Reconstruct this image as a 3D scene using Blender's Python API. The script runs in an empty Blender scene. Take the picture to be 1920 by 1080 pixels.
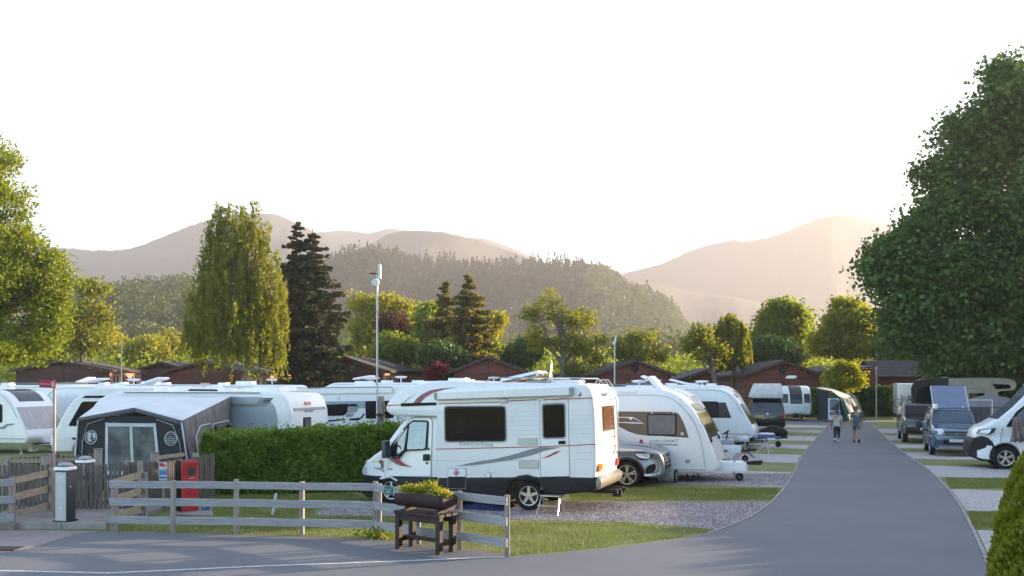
import bpy, math, random
import numpy as np
from mathutils import Vector, Matrix, noise as mnoise
R = math.radians
random.seed(7)
RNG = np.random.default_rng(7)
SC = bpy.context.scene
COL = SC.collection
# ------------------------------------------------------------------ camera
CAMH = 2.9
F = 1800.0            # focal length in pixels of the 1920 px wide photograph
HOR = 715.0           # horizon row
cam_d = bpy.data.cameras.new('camera'); cam = bpy.data.objects.new('camera', cam_d); COL.objects.link(cam)
cam.location = (0, 0, CAMH); cam.rotation_euler = (R(90), 0, 0)
cam_d.sensor_width = 36; cam_d.lens = 36*F/1920; cam_d.shift_y = (HOR-540)/1920
cam_d.clip_start = 0.1; cam_d.clip_end = 20000
cam_d.dof.use_dof = False
SC.camera = cam
# ------------------------------------------------------------------ sky, sun, exposure
SUN_AZ, SUN_EL = 68.0, 10.0         # clockwise from the view axis (+Y), elevation
w = bpy.data.worlds.new('World'); SC.world = w; w.use_nodes = True
nt = w.node_tree; nt.nodes.clear()
sky = nt.nodes.new('ShaderNodeTexSky'); sky.sky_type = 'NISHITA'; sky.sun_disc = False
sky.sun_elevation = R(SUN_EL); sky.sun_rotation = R(SUN_AZ)
sky.air_density = 0.85; sky.dust_density = 0.35; sky.ozone_density = 0.9; sky.altitude = 80
bg = nt.nodes.new('ShaderNodeBackground'); bg.inputs[1].default_value = 0.15
wo = nt.nodes.new('ShaderNodeOutputWorld')
nt.links.new(sky.outputs[0], bg.inputs[0]); nt.links.new(bg.outputs[0], wo.inputs[0])
sun_d = bpy.data.lights.new('sun', 'SUN'); sun_d.energy = 5.0; sun_d.angle = R(0.6); sun_d.color = (1.0, 0.76, 0.52)
sun = bpy.data.objects.new('sun', sun_d); COL.objects.link(sun)
SDIR = Vector((math.sin(R(SUN_AZ))*math.cos(R(SUN_EL)), math.cos(R(SUN_AZ))*math.cos(R(SUN_EL)), math.sin(R(SUN_EL))))
sun.rotation_euler = SDIR.to_track_quat('Z', 'Y').to_euler(); sun.location = (60, 30, 60)
SC.view_settings.view_transform = 'Standard'; SC.view_settings.look = 'None'
SC.view_settings.exposure = 2.0; SC.view_settings.gamma = 1.0; SC.view_settings.use_curve_mapping = False
SC.render.engine = 'CYCLES'
SC.cycles.max_bounces = 6; SC.cycles.diffuse_bounces = 3; SC.cycles.glossy_bounces = 3
SC.cycles.transmission_bounces = 4; SC.cycles.transparent_max_bounces = 8; SC.cycles.volume_bounces = 0
SC.cycles.use_denoising = True
SC.cycles.caustics_reflective = False; SC.cycles.caustics_refractive = False
# ------------------------------------------------------------------ measuring helpers
def G(px, py, z=0.0):                    # ground point seen at a pixel of the photograph
    Y = (CAMH-z)*F/(py-HOR); return Vector(((px-960)/F*Y, Y, z))
def X_(px, Y): return (px-960)/F*Y
def Z_(py, Y): return CAMH-(py-HOR)/F*Y
def W_(px, py, Y): return Vector((X_(px, Y), Y, Z_(py, Y)))
RA = R(19.0)                              # the road runs 19 degrees to the right of the view axis
RD = Vector((math.sin(RA), math.cos(RA), 0)); RP = Vector((-math.cos(RA), math.sin(RA), 0))
RO = Vector((0.49, 0, 0))
def RW(u, v, z=0.0):
    p = RO+RD*u+RP*v; return Vector((p.x, p.y, z))
def RU(p):
    d = Vector((p[0], p[1], 0))-RO; return d.dot(RD), d.dot(RP)
# ------------------------------------------------------------------ materials
def srgb(r, g, b):
    f = lambda c: c/12.92 if c <= .04045 else ((c+.055)/1.055)**2.4
    return (f(r/255), f(g/255), f(b/255))
def _mix(nt, fac, a, b):
    m = nt.nodes.new('ShaderNodeMix'); m.data_type = 'RGBA'; m.clamp_factor = True
    for i, x in ((0, fac), (6, a), (7, b)):
        if hasattr(x, 'is_linked'): nt.links.new(x, m.inputs[i])
        else: m.inputs[i].default_value = x if i == 0 else (*x[:3], 1)
    return m.outputs[2]
def _pos(nt, sc=(1, 1, 1), obj=False):
    if obj: o = nt.nodes.new('ShaderNodeTexCoord').outputs['Object']
    else: o = nt.nodes.new('ShaderNodeNewGeometry').outputs['Position']
    m = nt.nodes.new('ShaderNodeMapping'); m.inputs['Scale'].default_value = sc
    nt.links.new(o, m.inputs[0]); return m.outputs[0]
def _noise(nt, vec, scale, detail=4, rough=.55):
    n = nt.nodes.new('ShaderNodeTexNoise'); n.inputs['Scale'].default_value = scale
    n.inputs['Detail'].default_value = detail; n.inputs['Roughness'].default_value = rough
    nt.links.new(vec, n.inputs['Vector']); return n.outputs['Fac']
def _ramp(nt, fac, stops):
    r = nt.nodes.new('ShaderNodeValToRGB'); e = r.color_ramp.elements
    while len(e) < len(stops): e.new(0.5)
    for i, (p, c) in enumerate(stops):
        e[i].position = p; e[i].color = (*c, 1) if len(c) == 3 else c
    nt.links.new(fac, r.inputs[0]); return r.outputs[0]
def _bump(nt, h, strength, dist=.01):
    b = nt.nodes.new('ShaderNodeBump'); b.inputs['Strength'].default_value = strength; b.inputs['Distance'].default_value = dist
    nt.links.new(h, b.inputs['Height']); return b.outputs[0]
MATS = {}
def mat(name, col, rough=.5, metal=0, col2=None, vs=3.0, var=.12, bump=0, bs=60, bd=.01, coat=0, spec=.5, sc=(1, 1, 1), obj=False, lo=.35, hi=.65, island=0, alpha=1):
    if name in MATS: return MATS[name]
    m = bpy.data.materials.new(name); m.use_nodes = True; nt = m.node_tree
    p = nt.nodes['Principled BSDF']
    c2 = col2 if col2 else tuple(min(1, c*(1+var)) for c in col)
    c1 = col if col2 else tuple(c*(1-var) for c in col)
    v = _pos(nt, sc, obj)
    c = _ramp(nt, _noise(nt, v, vs), [(lo, c1), (hi, c2)])
    if island:
        g = nt.nodes.new('ShaderNodeNewGeometry')
        k = _ramp(nt, g.outputs['Random Per Island'], [(0, (1-island,)*3), (1, (1+island*.6, 1+island*.6, 1+island*.6))])
        mm = nt.nodes.new('ShaderNodeMix'); mm.data_type = 'RGBA'; mm.blend_type = 'MULTIPLY'; mm.inputs[0].default_value = 1
        nt.links.new(c, mm.inputs[6]); nt.links.new(k, mm.inputs[7]); c = mm.outputs[2]
    nt.links.new(c, p.inputs['Base Color'])
    p.inputs['Roughness'].default_value = rough; p.inputs['Metallic'].default_value = metal
    p.inputs['Specular IOR Level'].default_value = spec; p.inputs['Coat Weight'].default_value = coat
    p.inputs['Coat Roughness'].default_value = .08
    p.inputs['Alpha'].default_value = alpha
    if bump: nt.links.new(_bump(nt, _noise(nt, v, bs, 3), bump, bd), p.inputs['Normal'])
    MATS[name] = m; return m
def leafmat(name, cols, tcol, tfac=.35, rough=.6):
    if name in MATS: return MATS[name]
    m = bpy.data.materials.new(name); m.use_nodes = True; nt = m.node_tree; nt.nodes.clear()
    g = nt.nodes.new('ShaderNodeNewGeometry')
    n = len(cols)
    c = _ramp(nt, g.outputs['Random Per Island'], [(i/(n-1), cols[i]) for i in range(n)])
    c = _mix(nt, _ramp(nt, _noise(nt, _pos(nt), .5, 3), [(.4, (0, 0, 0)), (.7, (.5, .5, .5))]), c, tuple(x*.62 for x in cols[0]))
    d = nt.nodes.new('ShaderNodeBsdfDiffuse'); nt.links.new(c, d.inputs[0])
    t = nt.nodes.new('ShaderNodeBsdfTranslucent'); t.inputs[0].default_value = (*tcol, 1)
    ms = nt.nodes.new('ShaderNodeMixShader'); ms.inputs[0].default_value = tfac
    nt.links.new(d.outputs[0], ms.inputs[1]); nt.links.new(t.outputs[0], ms.inputs[2])
    gl = nt.nodes.new('ShaderNodeBsdfGlossy'); gl.inputs['Roughness'].default_value = .45; gl.inputs[0].default_value = (.9, .95, 1, 1)
    m2 = nt.nodes.new('ShaderNodeMixShader'); m2.inputs[0].default_value = .02
    nt.links.new(ms.outputs[0], m2.inputs[1]); nt.links.new(gl.outputs[0], m2.inputs[2])
    o = nt.nodes.new('ShaderNodeOutputMaterial'); nt.links.new(m2.outputs[0], o.inputs[0])
    MATS[name] = m; return m
def glassmat(name, tint=(.75, .85, .9), mixf=.35):
    if name in MATS: return MATS[name]
    m = bpy.data.materials.new(name); m.use_nodes = True; nt = m.node_tree; nt.nodes.clear()
    t = nt.nodes.new('ShaderNodeBsdfTransparent'); t.inputs[0].default_value = (*tint, 1)
    g = nt.nodes.new('ShaderNodeBsdfGlossy'); g.inputs['Roughness'].default_value = .03
    fr = nt.nodes.new('ShaderNodeFresnel'); fr.inputs[0].default_value = 1.5
    ad = nt.nodes.new('ShaderNodeMath'); ad.operation = 'MULTIPLY_ADD'; ad.inputs[1].default_value = 1.0; ad.inputs[2].default_value = mixf*.2
    nt.links.new(fr.outputs[0], ad.inputs[0])
    ms = nt.nodes.new('ShaderNodeMixShader'); nt.links.new(ad.outputs[0], ms.inputs[0])
    nt.links.new(t.outputs[0], ms.inputs[1]); nt.links.new(g.outputs[0], ms.inputs[2])
    o = nt.nodes.new('ShaderNodeOutputMaterial'); nt.links.new(ms.outputs[0], o.inputs[0])
    MATS[name] = m; return m
# ------------------------------------------------------------------ mesh builder
class MB:
    def __init__(s): s.v = []; s.f = []; s.mi = []; s.cur = 0
    def add(s, vs, fs):
        b = len(s.v); s.v += [tuple(v) for v in vs]; s.f += [[i+b for i in f] for f in fs]; s.mi += [s.cur]*len(fs); return s
    def box(s, c, d, rz=0, tilt=None):
        hx, hy, hz = d[0]/2, d[1]/2, d[2]/2
        vs = [Vector((x*hx, y*hy, z*hz)) for z in (-1, 1) for y in (-1, 1) for x in (-1, 1)]
        if tilt is not None: vs = [tilt @ v for v in vs]
        if rz: M = Matrix.Rotation(rz, 3, 'Z'); vs = [M @ v for v in vs]
        c = Vector(c)
        return s.add([v+c for v in vs], [(0, 2, 3, 1), (4, 5, 7, 6), (0, 1, 5, 4), (2, 6, 7, 3), (0, 4, 6, 2), (1, 3, 7, 5)])
    def bevbox(s, c, d, r=.02, rz=0):
        hx, hy = d[0]/2, d[1]/2; pts = []
        for cx, cy, a0 in ((hx-r, hy-r, 0), (-hx+r, hy-r, 90), (-hx+r, -hy+r, 180), (hx-r, -hy+r, 270)):
            for k in (0, 45, 90): pts.append((cx+r*math.cos(R(a0+k)), cy+r*math.sin(R(a0+k))))
        ca, sa = math.cos(rz), math.sin(rz); n = len(pts); vs = []
        for z, k in ((c[2]-d[2]/2, 1), (c[2]+d[2]/2-r, 1), (c[2]+d[2]/2, .93)):
            for x, y in pts: vs.append((c[0]+(x*ca-y*sa)*k, c[1]+(x*sa+y*ca)*k, z))
        fs = [[i, (i+1) % n, n+(i+1) % n, n+i] for i in range(n)]+[[n+i, n+(i+1) % n, 2*n+(i+1) % n, 2*n+i] for i in range(n)]
        fs += [list(range(n))[::-1], [2*n+i for i in range(n)]]
        return s.add(vs, fs)
    def prism(s, poly, y0, y1):           # polygon in x,z pushed along y
        n = len(poly); vs = [(x, y0, z) for x, z in poly]+[(x, y1, z) for x, z in poly]
        return s.add(vs, [list(range(n)), [n+i for i in range(n)][::-1]]+[[i, n+i, n+(i+1) % n, (i+1) % n] for i in range(n)])
    def slab(s, poly, z0, z1):            # polygon in x,y pushed along z
        n = len(poly); vs = [(p[0], p[1], z0) for p in poly]+[(p[0], p[1], z1) for p in poly]
        return s.add(vs, [list(range(n))[::-1], [n+i for i in range(n)]]+[[i, (i+1) % n, n+(i+1) % n, n+i] for i in range(n)])
    def sheet(s, poly, z):
        return s.add([(p[0], p[1], z) for p in poly], [list(range(len(poly)))])
    def quad(s, a, b, c, d): return s.add([a, b, c, d], [(0, 1, 2, 3)])
    def tube(s, pts, rad, n=8, cap=True):
        pts = [Vector(p) for p in pts]; k = len(pts)
        if not hasattr(rad, '__len__'): rad = [rad]*k
        vs = []; up = None
        for i, p in enumerate(pts):
            t = (pts[min(i+1, k-1)]-pts[max(i-1, 0)]).normalized()
            if up is None:
                up = Vector((0, 0, 1)) if abs(t.z) < .9 else Vector((1, 0, 0))
            a = t.cross(up)
            if a.length < 1e-5: a = t.cross(Vector((0, 1, 0)))
            a.normalize(); b = a.cross(t).normalized(); up = b
            for j in range(n):
                an = 2*math.pi*j/n; vs.append(p+(a*math.cos(an)+b*math.sin(an))*rad[i])
        fs = [[i*n+j, i*n+(j+1) % n, (i+1)*n+(j+1) % n, (i+1)*n+j] for i in range(k-1) for j in range(n)]
        if cap: fs += [list(range(n))[::-1], [(k-1)*n+j for j in range(n)]]
        return s.add(vs, fs)
    def lathe(s, prof, c=(0, 0, 0), axis='Z', n=20):   # prof: (radius, height)
        vs = []
        for r, h in prof:
            for j in range(n):
                a = 2*math.pi*j/n; x, y = r*math.cos(a), r*math.sin(a)
                v = (x, y, h) if axis == 'Z' else ((x, h, y) if axis == 'Y' else (h, x, y))
                vs.append((v[0]+c[0], v[1]+c[1], v[2]+c[2]))
        k = len(prof); fs = [[i*n+j, i*n+(j+1) % n, (i+1)*n+(j+1) % n, (i+1)*n+j] for i in range(k-1) for j in range(n)]
        mx = max(p[0] for p in prof)
        if min(prof[0][0], prof[-1][0]) > .1*mx: fs += [[(k-1)*n+j, (k-1)*n+(j+1) % n, (j+1) % n, j] for j in range(n)]
        else: fs += [list(range(n))[::-1], [(k-1)*n+j for j in range(n)]]
        return s.add(vs, fs)
    def build(s, name, m, parent=None, smooth=None, loc=None, kind=None, label=None):
        me = bpy.data.meshes.new(name); me.from_pydata(s.v, [], s.f)
        ms = m if isinstance(m, (list, tuple)) else [m]
        for x in ms: me.materials.append(x)
        if len(ms) > 1: me.polygons.foreach_set('material_index', s.mi)
        if smooth:
            me.polygons.foreach_set('use_smooth', [True]*len(me.polygons)); me.set_sharp_from_angle(angle=R(smooth))
        me.update()
        o = bpy.data.objects.new(name, me); COL.objects.link(o)
        if parent is not None: o.parent = parent
        if loc is not None: o.location = loc
        if kind: o['kind'] = kind
        if label: o['label'] = label
        return o
def empty(name, loc=(0, 0, 0), rz=0):
    o = bpy.data.objects.new(name, None); COL.objects.link(o); o.location = loc; o.rotation_euler = (0, 0, rz)
    o.empty_display_size = .2; return o
def tag(o, label=None, cat=None, group=None, kind=None):
    if label: o['label'] = label
    if cat: o['category'] = cat
    if group: o['group'] = group
    if kind: o['kind'] = kind
    return o
def thing(name, label, cat, loc=(0, 0, 0), rz=0, group=None): return tag(empty(name, loc, rz), label, cat, group)
def copy_tree(o, parent=None):
    c = o.copy(); COL.objects.link(c)
    if parent is not None: c.parent = parent
    for ch in [x for x in KIDS(o)]: copy_tree(ch, c)
    return c
def KIDS(o): return [x for x in COL.objects if x.parent == o]
def text(name, s, size, m, parent, loc, rot, sx=1.0, ext=.003, sp=1.0):
    cu = bpy.data.curves.new(name, 'FONT'); cu.body = s; cu.size = size; cu.extrude = ext; cu.align_x = 'CENTER'; cu.align_y = 'CENTER'
    cu.space_character = sp
    cu.resolution_u = 3; tmp = bpy.data.objects.new('tmp', cu)
    me = bpy.data.meshes.new_from_object(tmp); bpy.data.objects.remove(tmp); me.materials.clear(); me.materials.append(m)
    o = bpy.data.objects.new(name, me); COL.objects.link(o)
    o.parent = parent; o.location = loc; o.rotation_euler = rot; o.scale = (sx, 1, 1); return o
def rpoly(pts, r, seg=3):                 # round the corners of a polygon
    out = []; n = len(pts)
    for i in range(n):
        p = Vector(pts[i]); a = Vector(pts[i-1]); b = Vector(pts[(i+1) % n])
        da = (a-p); db = (b-p); k = min(r, da.length*.45, db.length*.45)
        p0 = p+da.normalized()*k; p1 = p+db.normalized()*k
        for j in range(seg+1):
            t = j/seg; q = p0*(1-t)**2+p*2*t*(1-t)+p1*t*t; out.append((q.x, q.y))
    return out
def smoothline(pts, k=4):                 # Catmull-Rom through an open list of points
    P = [Vector(p) for p in pts]; out = []
    for i in range(len(P)-1):
        p0 = P[max(i-1, 0)]; p1 = P[i]; p2 = P[i+1]; p3 = P[min(i+2, len(P)-1)]
        for j in range(k):
            t = j/k
            q = .5*((2*p1)+(p2-p0)*t+(2*p0-5*p1+4*p2-p3)*t*t+(3*p1-p0-3*p2+p3)*t**3); out.append(tuple(q))
    out.append(tuple(P[-1])); return out
# ------------------------------------------------------------------ leaves
def leaf_obj(name, C, size, m, parent=None, kind=None, up=.0, elong=1.5, droop=0.0, rng=None, dirs=None, sizevar=.35, loc=None):
    """One small folded blade per centre, all in one mesh."""
    rng = rng or RNG; N = len(C); C = np.asarray(C, dtype=np.float32)
    a = rng.normal(size=(N, 3)); a[:, 2] = a[:, 2]*(1-up)-droop*2.0
    if dirs is not None: a = a*.55+np.asarray(dirs)
    a /= np.linalg.norm(a, axis=1)[:, None]+1e-9
    r = rng.normal(size=(N, 3)); b = np.cross(a, r); b /= np.linalg.norm(b, axis=1)[:, None]+1e-9
    n = np.cross(a, b)
    s = (size*(1+sizevar*rng.uniform(-1, 1, N)))[:, None]
    L = a*s*elong*.5; Wd = b*s*.5; nn = n*s*.12
    V = np.empty((N, 4, 3), dtype=np.float32)
    V[:, 0] = C-L; V[:, 1] = C+Wd+nn; V[:, 2] = C+L; V[:, 3] = C-Wd+nn
    me = bpy.data.meshes.new(name); me.vertices.add(N*4); me.vertices.foreach_set('co', V.reshape(-1))
    me.loops.add(N*4); me.loops.foreach_set('vertex_index', np.arange(N*4, dtype=np.int32))
    me.polygons.add(N); me.polygons.foreach_set('loop_start', np.arange(0, N*4, 4, dtype=np.int32))
    me.polygons.foreach_set('loop_total', np.full(N, 4, dtype=np.int32))
    me.materials.append(m); me.update(calc_edges=True)
    o = bpy.data.objects.new(name, me); COL.objects.link(o)
    if parent is not None: o.parent = parent
    if loc is not None: o.location = loc
    if kind: o['kind'] = kind
    return o
def crown_pts(blobs, nclump, nleaf, cr, rng=None, fill=.55, flat=.75, rough=True):
    """Leaf centres: clumps scattered over and inside ellipsoid blobs (cx,cy,cz,rx,ry,rz)."""
    rng = rng or RNG
    B = np.array(blobs, dtype=float)
    if rough:                             # break every blob into a smaller core with lobes on it
        nb = []
        for b in B:
            nb.append(np.concatenate([b[:3], b[3:6]*.82]))
            for _ in range(4):
                v = rng.normal(size=3); v /= np.linalg.norm(v); k = rng.uniform(.3, .5); nb.append(np.concatenate([b[:3]+v*b[3:6]*.78, b[3:6]*k]))
        B = np.array(nb)
    wgt = (B[:, 3]*B[:, 5]); wgt /= wgt.sum()
    idx = rng.choice(len(B), nclump, p=wgt)
    d = rng.normal(size=(nclump, 3)); d /= np.linalg.norm(d, axis=1)[:, None]
    rad = rng.uniform(fill**2, 1.0, nclump)**.5*rng.uniform(.9, 1.06, nclump)
    cc = B[idx, :3]+d*rad[:, None]*B[idx, 3:6]
    crs = cr*rng.uniform(.6, 1.3, nclump)
    o = np.clip(rng.normal(size=(nclump, nleaf, 3))*.5, -.95, .95); o[:, :, 2] *= flat
    P = cc[:, None, :]+o*crs[:, None, None]
    return P.reshape(-1, 3)
def pxblobs(Y, lst, dep=1.0):             # (px, py, rx px, ry px[, depth offset m])
    out = []
    for b in lst:
        dy = b[4] if len(b) > 4 else 0
        Yb = Y+dy
        c = W_(b[0], b[1], Yb); out.append((c.x, c.y, c.z, b[2]/F*Yb, b[2]/F*Yb*dep, b[3]/F*Yb))
    return out
# ================================================================== LAND
M_GRASS = mat('grass_turf', (.135, .175, .045), .85, col2=(.24, .24, .085), vs=.9, bump=.6, bs=60, bd=.02, lo=.3, hi=.72)
M_FIELD = M_GRASS
def ground_mats():
    m = bpy.data.materials.new('asphalt'); m.use_nodes = True; nt = m.node_tree; p = nt.nodes['Principled BSDF']
    v = _pos(nt)
    base = _ramp(nt, _noise(nt, v, .35, 5, .65), [(.3, (.112, .121, .136)), (.7, (.155, .165, .182))])
    grit = _ramp(nt, _noise(nt, v, 60, 2, .7), [(.42, (0, 0, 0)), (.72, (1, 1, 1))])
    c = _mix(nt, _ramp(nt, grit, [(0, (0, 0, 0)), (1, (.5, .5, .5))]), base, (.30, .295, .29))
    st = _ramp(nt, _noise(nt, _pos(nt, (.5, 2.2, 1)), .8, 5, .6), [(.55, (0, 0, 0)), (.75, (.35, .35, .35))])
    c = _mix(nt, st, c, (.15, .142, .135))
    vc = nt.nodes.new('ShaderNodeTexVoronoi'); vc.feature = 'DISTANCE_TO_EDGE'; vc.inputs['Scale'].default_value = .32; vc.inputs['Randomness'].default_value = 1
    wv = nt.nodes.new('ShaderNodeVectorMath'); wv.operation = 'ADD'; nz = nt.nodes.new('ShaderNodeTexNoise'); nz.inputs['Scale'].default_value = 1.4; nz.inputs['Detail'].default_value = 6
    nt.links.new(v, nz.inputs['Vector']); nt.links.new(v, wv.inputs[0]); nt.links.new(nz.outputs['Color'], wv.inputs[1]); nt.links.new(wv.outputs[0], vc.inputs['Vector'])
    crk = _ramp(nt, vc.outputs['Distance'], [(.0, (.10, .10, .10)), (.008, (0, 0, 0))]); c = _mix(nt, crk, c, (.05, .052, .056))
    mp = nt.nodes.new('ShaderNodeMapping'); mp.inputs['Rotation'].default_value = (0, 0, RA); mp.inputs['Scale'].default_value = (1.1, .05, 1); nt.links.new(v, mp.inputs[0])
    trk = _ramp(nt, _noise(nt, mp.outputs[0], 1.0, 2, .4), [(.45, (0, 0, 0)), (.62, (.5, .5, .5))]); c = _mix(nt, trk, c, (.165, .172, .184))
    nt.links.new(c, p.inputs['Base Color']); p.inputs['Roughness'].default_value = .78; p.inputs['Specular IOR Level'].default_value = .35
    nt.links.new(_bump(nt, _noise(nt, v, 90, 3, .7), .55, .006), p.inputs['Normal']); MATS['asphalt'] = m
    m = bpy.data.materials.new('gravel'); m.use_nodes = True; nt = m.node_tree; p = nt.nodes['Principled BSDF']
    v = _pos(nt)
    vo = nt.nodes.new('ShaderNodeTexVoronoi'); vo.inputs['Scale'].default_value = 34; nt.links.new(v, vo.inputs['Vector'])
    sep = nt.nodes.new('ShaderNodeSeparateColor'); nt.links.new(vo.outputs['Color'], sep.inputs[0])
    c = _ramp(nt, sep.outputs[0], [(0, (.38, .35, .35)), (.5, (.60, .57, .57)), (1, (.78, .76, .75))])
    gap = _ramp(nt, vo.outputs['Distance'], [(.35, (0, 0, 0)), (.75, (.7, .7, .7))])
    c = _mix(nt, gap, c, (.24, .215, .215))
    c = _mix(nt, _ramp(nt, _noise(nt, v, 1.1, 4), [(.5, (0, 0, 0)), (.7, (.4, .4, .4))]), c, (.32, .29, .285))
    nt.links.new(c, p.inputs['Base Color']); p.inputs['Roughness'].default_value = .85
    nt.links.new(_bump(nt, vo.outputs['Distance'], .9, .02), p.inputs['Normal']); MATS['gravel'] = m
ground_mats()
M_ASPH = MATS['asphalt']; M_GRAV = MATS['gravel']
M_CONC = mat('concrete', (.24, .21, .20), .85, col2=(.33, .30, .285), vs=2.0, bump=.4, bs=70, bd=.004)
M_KERB = mat('concrete_kerb', (.26, .245, .235), .8, col2=(.38, .36, .345), vs=3.0, bump=.3, bs=60, bd=.003)
M_PAINT = mat('road_paint', (.55, .56, .56), .7, col2=(.75, .76, .76), vs=9, bump=.1)
# ground sheet, finer near the pitches
g = MB(); g.quad((-1500, -120, 0), (1400, -120, 0), (1400, 3200, 0), (-1500, 3200, 0))
g.build('ground', M_FIELD, kind='structure')
# ---- road
LE = [(1552, 797), (1530, 822), (1505, 852), (1490, 880), (1474, 908), (1450, 938), (1410, 967), (1350, 994), (1270, 1012), (1190, 1023), (1075, 1036), (955, 1045)]
FE = [(947, 1042), (865, 1032), (780, 1023), (700, 1013), (566, 1009), (443, 1005), (325, 1002), (210, 998)]
RE = [(1637, 797), (1663, 822), (1700, 852), (1740, 880), (1768, 905), (1793, 935), (1809, 960), (1822, 985), (1837, 1015), (1850, 1045), (1862, 1080)]
LEw = [G(*p) for p in LE]; FEw = [G(*p) for p in FE]; REw = [G(*p) for p in RE]
LEs = [Vector(p) for p in smoothline([(p.x, p.y) for p in LEw], 5)]
REs = [Vector(p) for p in smoothline([(p.x, p.y) for p in REw], 5)]
road = list(LEs)+[Vector((p.x, p.y)) for p in FEw]+[Vector((-10.2, 18.45)), Vector((-30, 18.45)), Vector((-30, -10)), Vector((14, -10)), Vector((7.3, 6))]+list(reversed(REs))
def tri_sheet(name, poly, z, m, kind='structure', parent=None):
    from mathutils.geometry import tessellate_polygon
    P = [Vector((p[0], p[1], 0)) for p in poly]; mb = MB(); mb.v = [(p.x, p.y, z) for p in P]
    for t in tessellate_polygon([P]):
        a, b, c = t
        if (P[b]-P[a]).cross(P[c]-P[a]).z < 0: b, c = c, b
        mb.f.append([a, b, c])
    return mb.build(name, m, parent, kind=kind)
tri_sheet('road', road, .014, M_ASPH)
# cross path at the far end of the road and the lane beyond
tri_sheet('path', [G(1440, 796), G(1640, 796), G(1640, 786.5), G(1440, 787.5)], .010, M_ASPH)
# kerb edging stones
def kerb(line, off, wdt, name='kerb', maxn=90):
    k = tag(empty(name), kind='structure'); P = [Vector((p[0], p[1], 0)) for p in line]
    seg = []; acc = 0; cur = P[0]
    pts = [P[0]]
    for i in range(1, len(P)):
        d = (P[i]-cur).length
        while d > .9:
            cur = cur+(P[i]-cur).normalized()*.9; pts.append(cur); d = (P[i]-cur).length
    for i in range(min(len(pts)-1, maxn)):
        a, b = pts[i], pts[i+1]; t = (b-a).normalized(); n = Vector((-t.y, t.x, 0))*off
        c = (a+b)/2+n*.5
        h = .034+random.uniform(-.004, .004)
        MB().box((0, 0, 0), ((b-a).length-.012, wdt, h+.1)).build('kerb_stone', M_KERB, k).matrix_local = Matrix.Translation((c.x, c.y, h/2-.05)) @ Matrix.Rotation(math.atan2(t.y, t.x)+random.uniform(-.006, .006), 4, 'Z')
    return k
kerb(LEs[:38], .05, .05)
kerb(REs, -.05, .055)
# gravel pitches (rows of the photograph at the road's edge)
def edge_v(u, line, side):
    best = None
    L = [RU(p) for p in line]
    for i in range(len(L)-1):
        (u0, v0), (u1, v1) = L[i], L[i+1]
        if (u0-u)*(u1-u) <= 0 and abs(u1-u0) > 1e-6: return v0+(v1-v0)*(u-u0)/(u1-u0)
    return L[0][1] if abs(L[0][0]-u) < abs(L[-1][0]-u) else L[-1][1]
def strip(yt, yb, side, length, edge_px):
    xt, xb = edge_px
    u1, _ = RU(G(xt, yt)); u0, _ = RU(G(xb, yb)); line = LEs if side > 0 else REs
    pts = []
    N = 8
    for i in range(N+1):
        u = u0+(u1-u0)*i/N; pts.append(RW(u, edge_v(u, line, side)+side*.04))
    jit = [(random.uniform(-.09, .09)) for _ in range(30)]
    for k in range(1, 14): v_ = edge_v(u1, line, side)+side*length*k/14; pts.append(RW(u1+jit[k], v_))
    for i in range(N, -1, -1):
        u = u0+(u1-u0)*i/N; pts.append(RW(u+random.uniform(-.05, .05), edge_v((u0+u1)/2, line, side)+side*(length+random.uniform(-.1, .1))))
    for k in range(13, 0, -1): pts.append(RW(u0+jit[14+k], edge_v(u0, line, side)+side*length*k/14))
    return tri_sheet('gravel_pitch', pts, .005, M_GRAV)
for yt, yb, ex in ((886, 914, (1487, 1470)), (853, 868.5, (1504, 1497)), (834.5, 842, (1519, 1513)), (818.5, 827, (1533, 1526)), (807, 812, (1543, 1539)), (797.5, 802.5, (1551, 1548))):
    strip(yt, yb, 1, 14, ex)
for yt, yb, ex in ((958+36, 1075, (1826, 1858)), (917, 958, (1778, 1808)), (873, 894, (1730, 1757)), (848, 860, (1697, 1712)), (833, 840, (1677, 1686)), (817, 826, (1657, 1668)), (804, 812, (1645, 1652))):
    strip(yt, yb, -1, 10, ex)
# the nearest pitch, under the motorhome
front = [G(1450, 941)]+[Vector((p.x, p.y, 0)) for p in LEs if 941 < HOR+CAMH*F/p.y < 993]+[G(1350, 994), G(1180, 979), G(964, 974.5), G(800, 969), G(592, 965.5), G(600, 957), G(700, 944), G(900, 941), G(1100, 941)]
tri_sheet('gravel_pitch', front, .005, M_GRAV)
# worn grass/dirt edge along the fence
M_DIRT = mat('dry_verge', (.20, .15, .09), .95, col2=(.13, .14, .05), vs=5, bump=.5, bs=80)
dv = [G(213, 993), G(443, 999), G(700, 1007), G(790, 1015), G(951, 1036)]+[Vector((p.x, p.y+.03, 0)) for p in FEw]
tri_sheet('dry_verge', dv, .006, M_DIRT)
# painted line round the bay
def ribbon(name, line, wd, z, m):
    P = [Vector((p[0], p[1], 0)) for p in line]; a = []; b = []
    for i, p in enumerate(P):
        t = (P[min(i+1, len(P)-1)]-P[max(i-1, 0)]).normalized(); n = Vector((-t.y, t.x, 0))*wd/2
        a.append(p+n); b.append(p-n)
    mb = MB()
    for i in range(len(P)-1): mb.quad((*b[i][:2], z), (*b[i+1][:2], z), (*a[i+1][:2], z), (*a[i][:2], z))
    return mb.build(name, m, kind='structure')
ribbon('road_marking', [G(-400, 1066), G(0, 1072), G(205, 1076.5), G(500, 1063), G(750, 1054), G(946, 1045.5)], .07, .019, M_PAINT)
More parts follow.
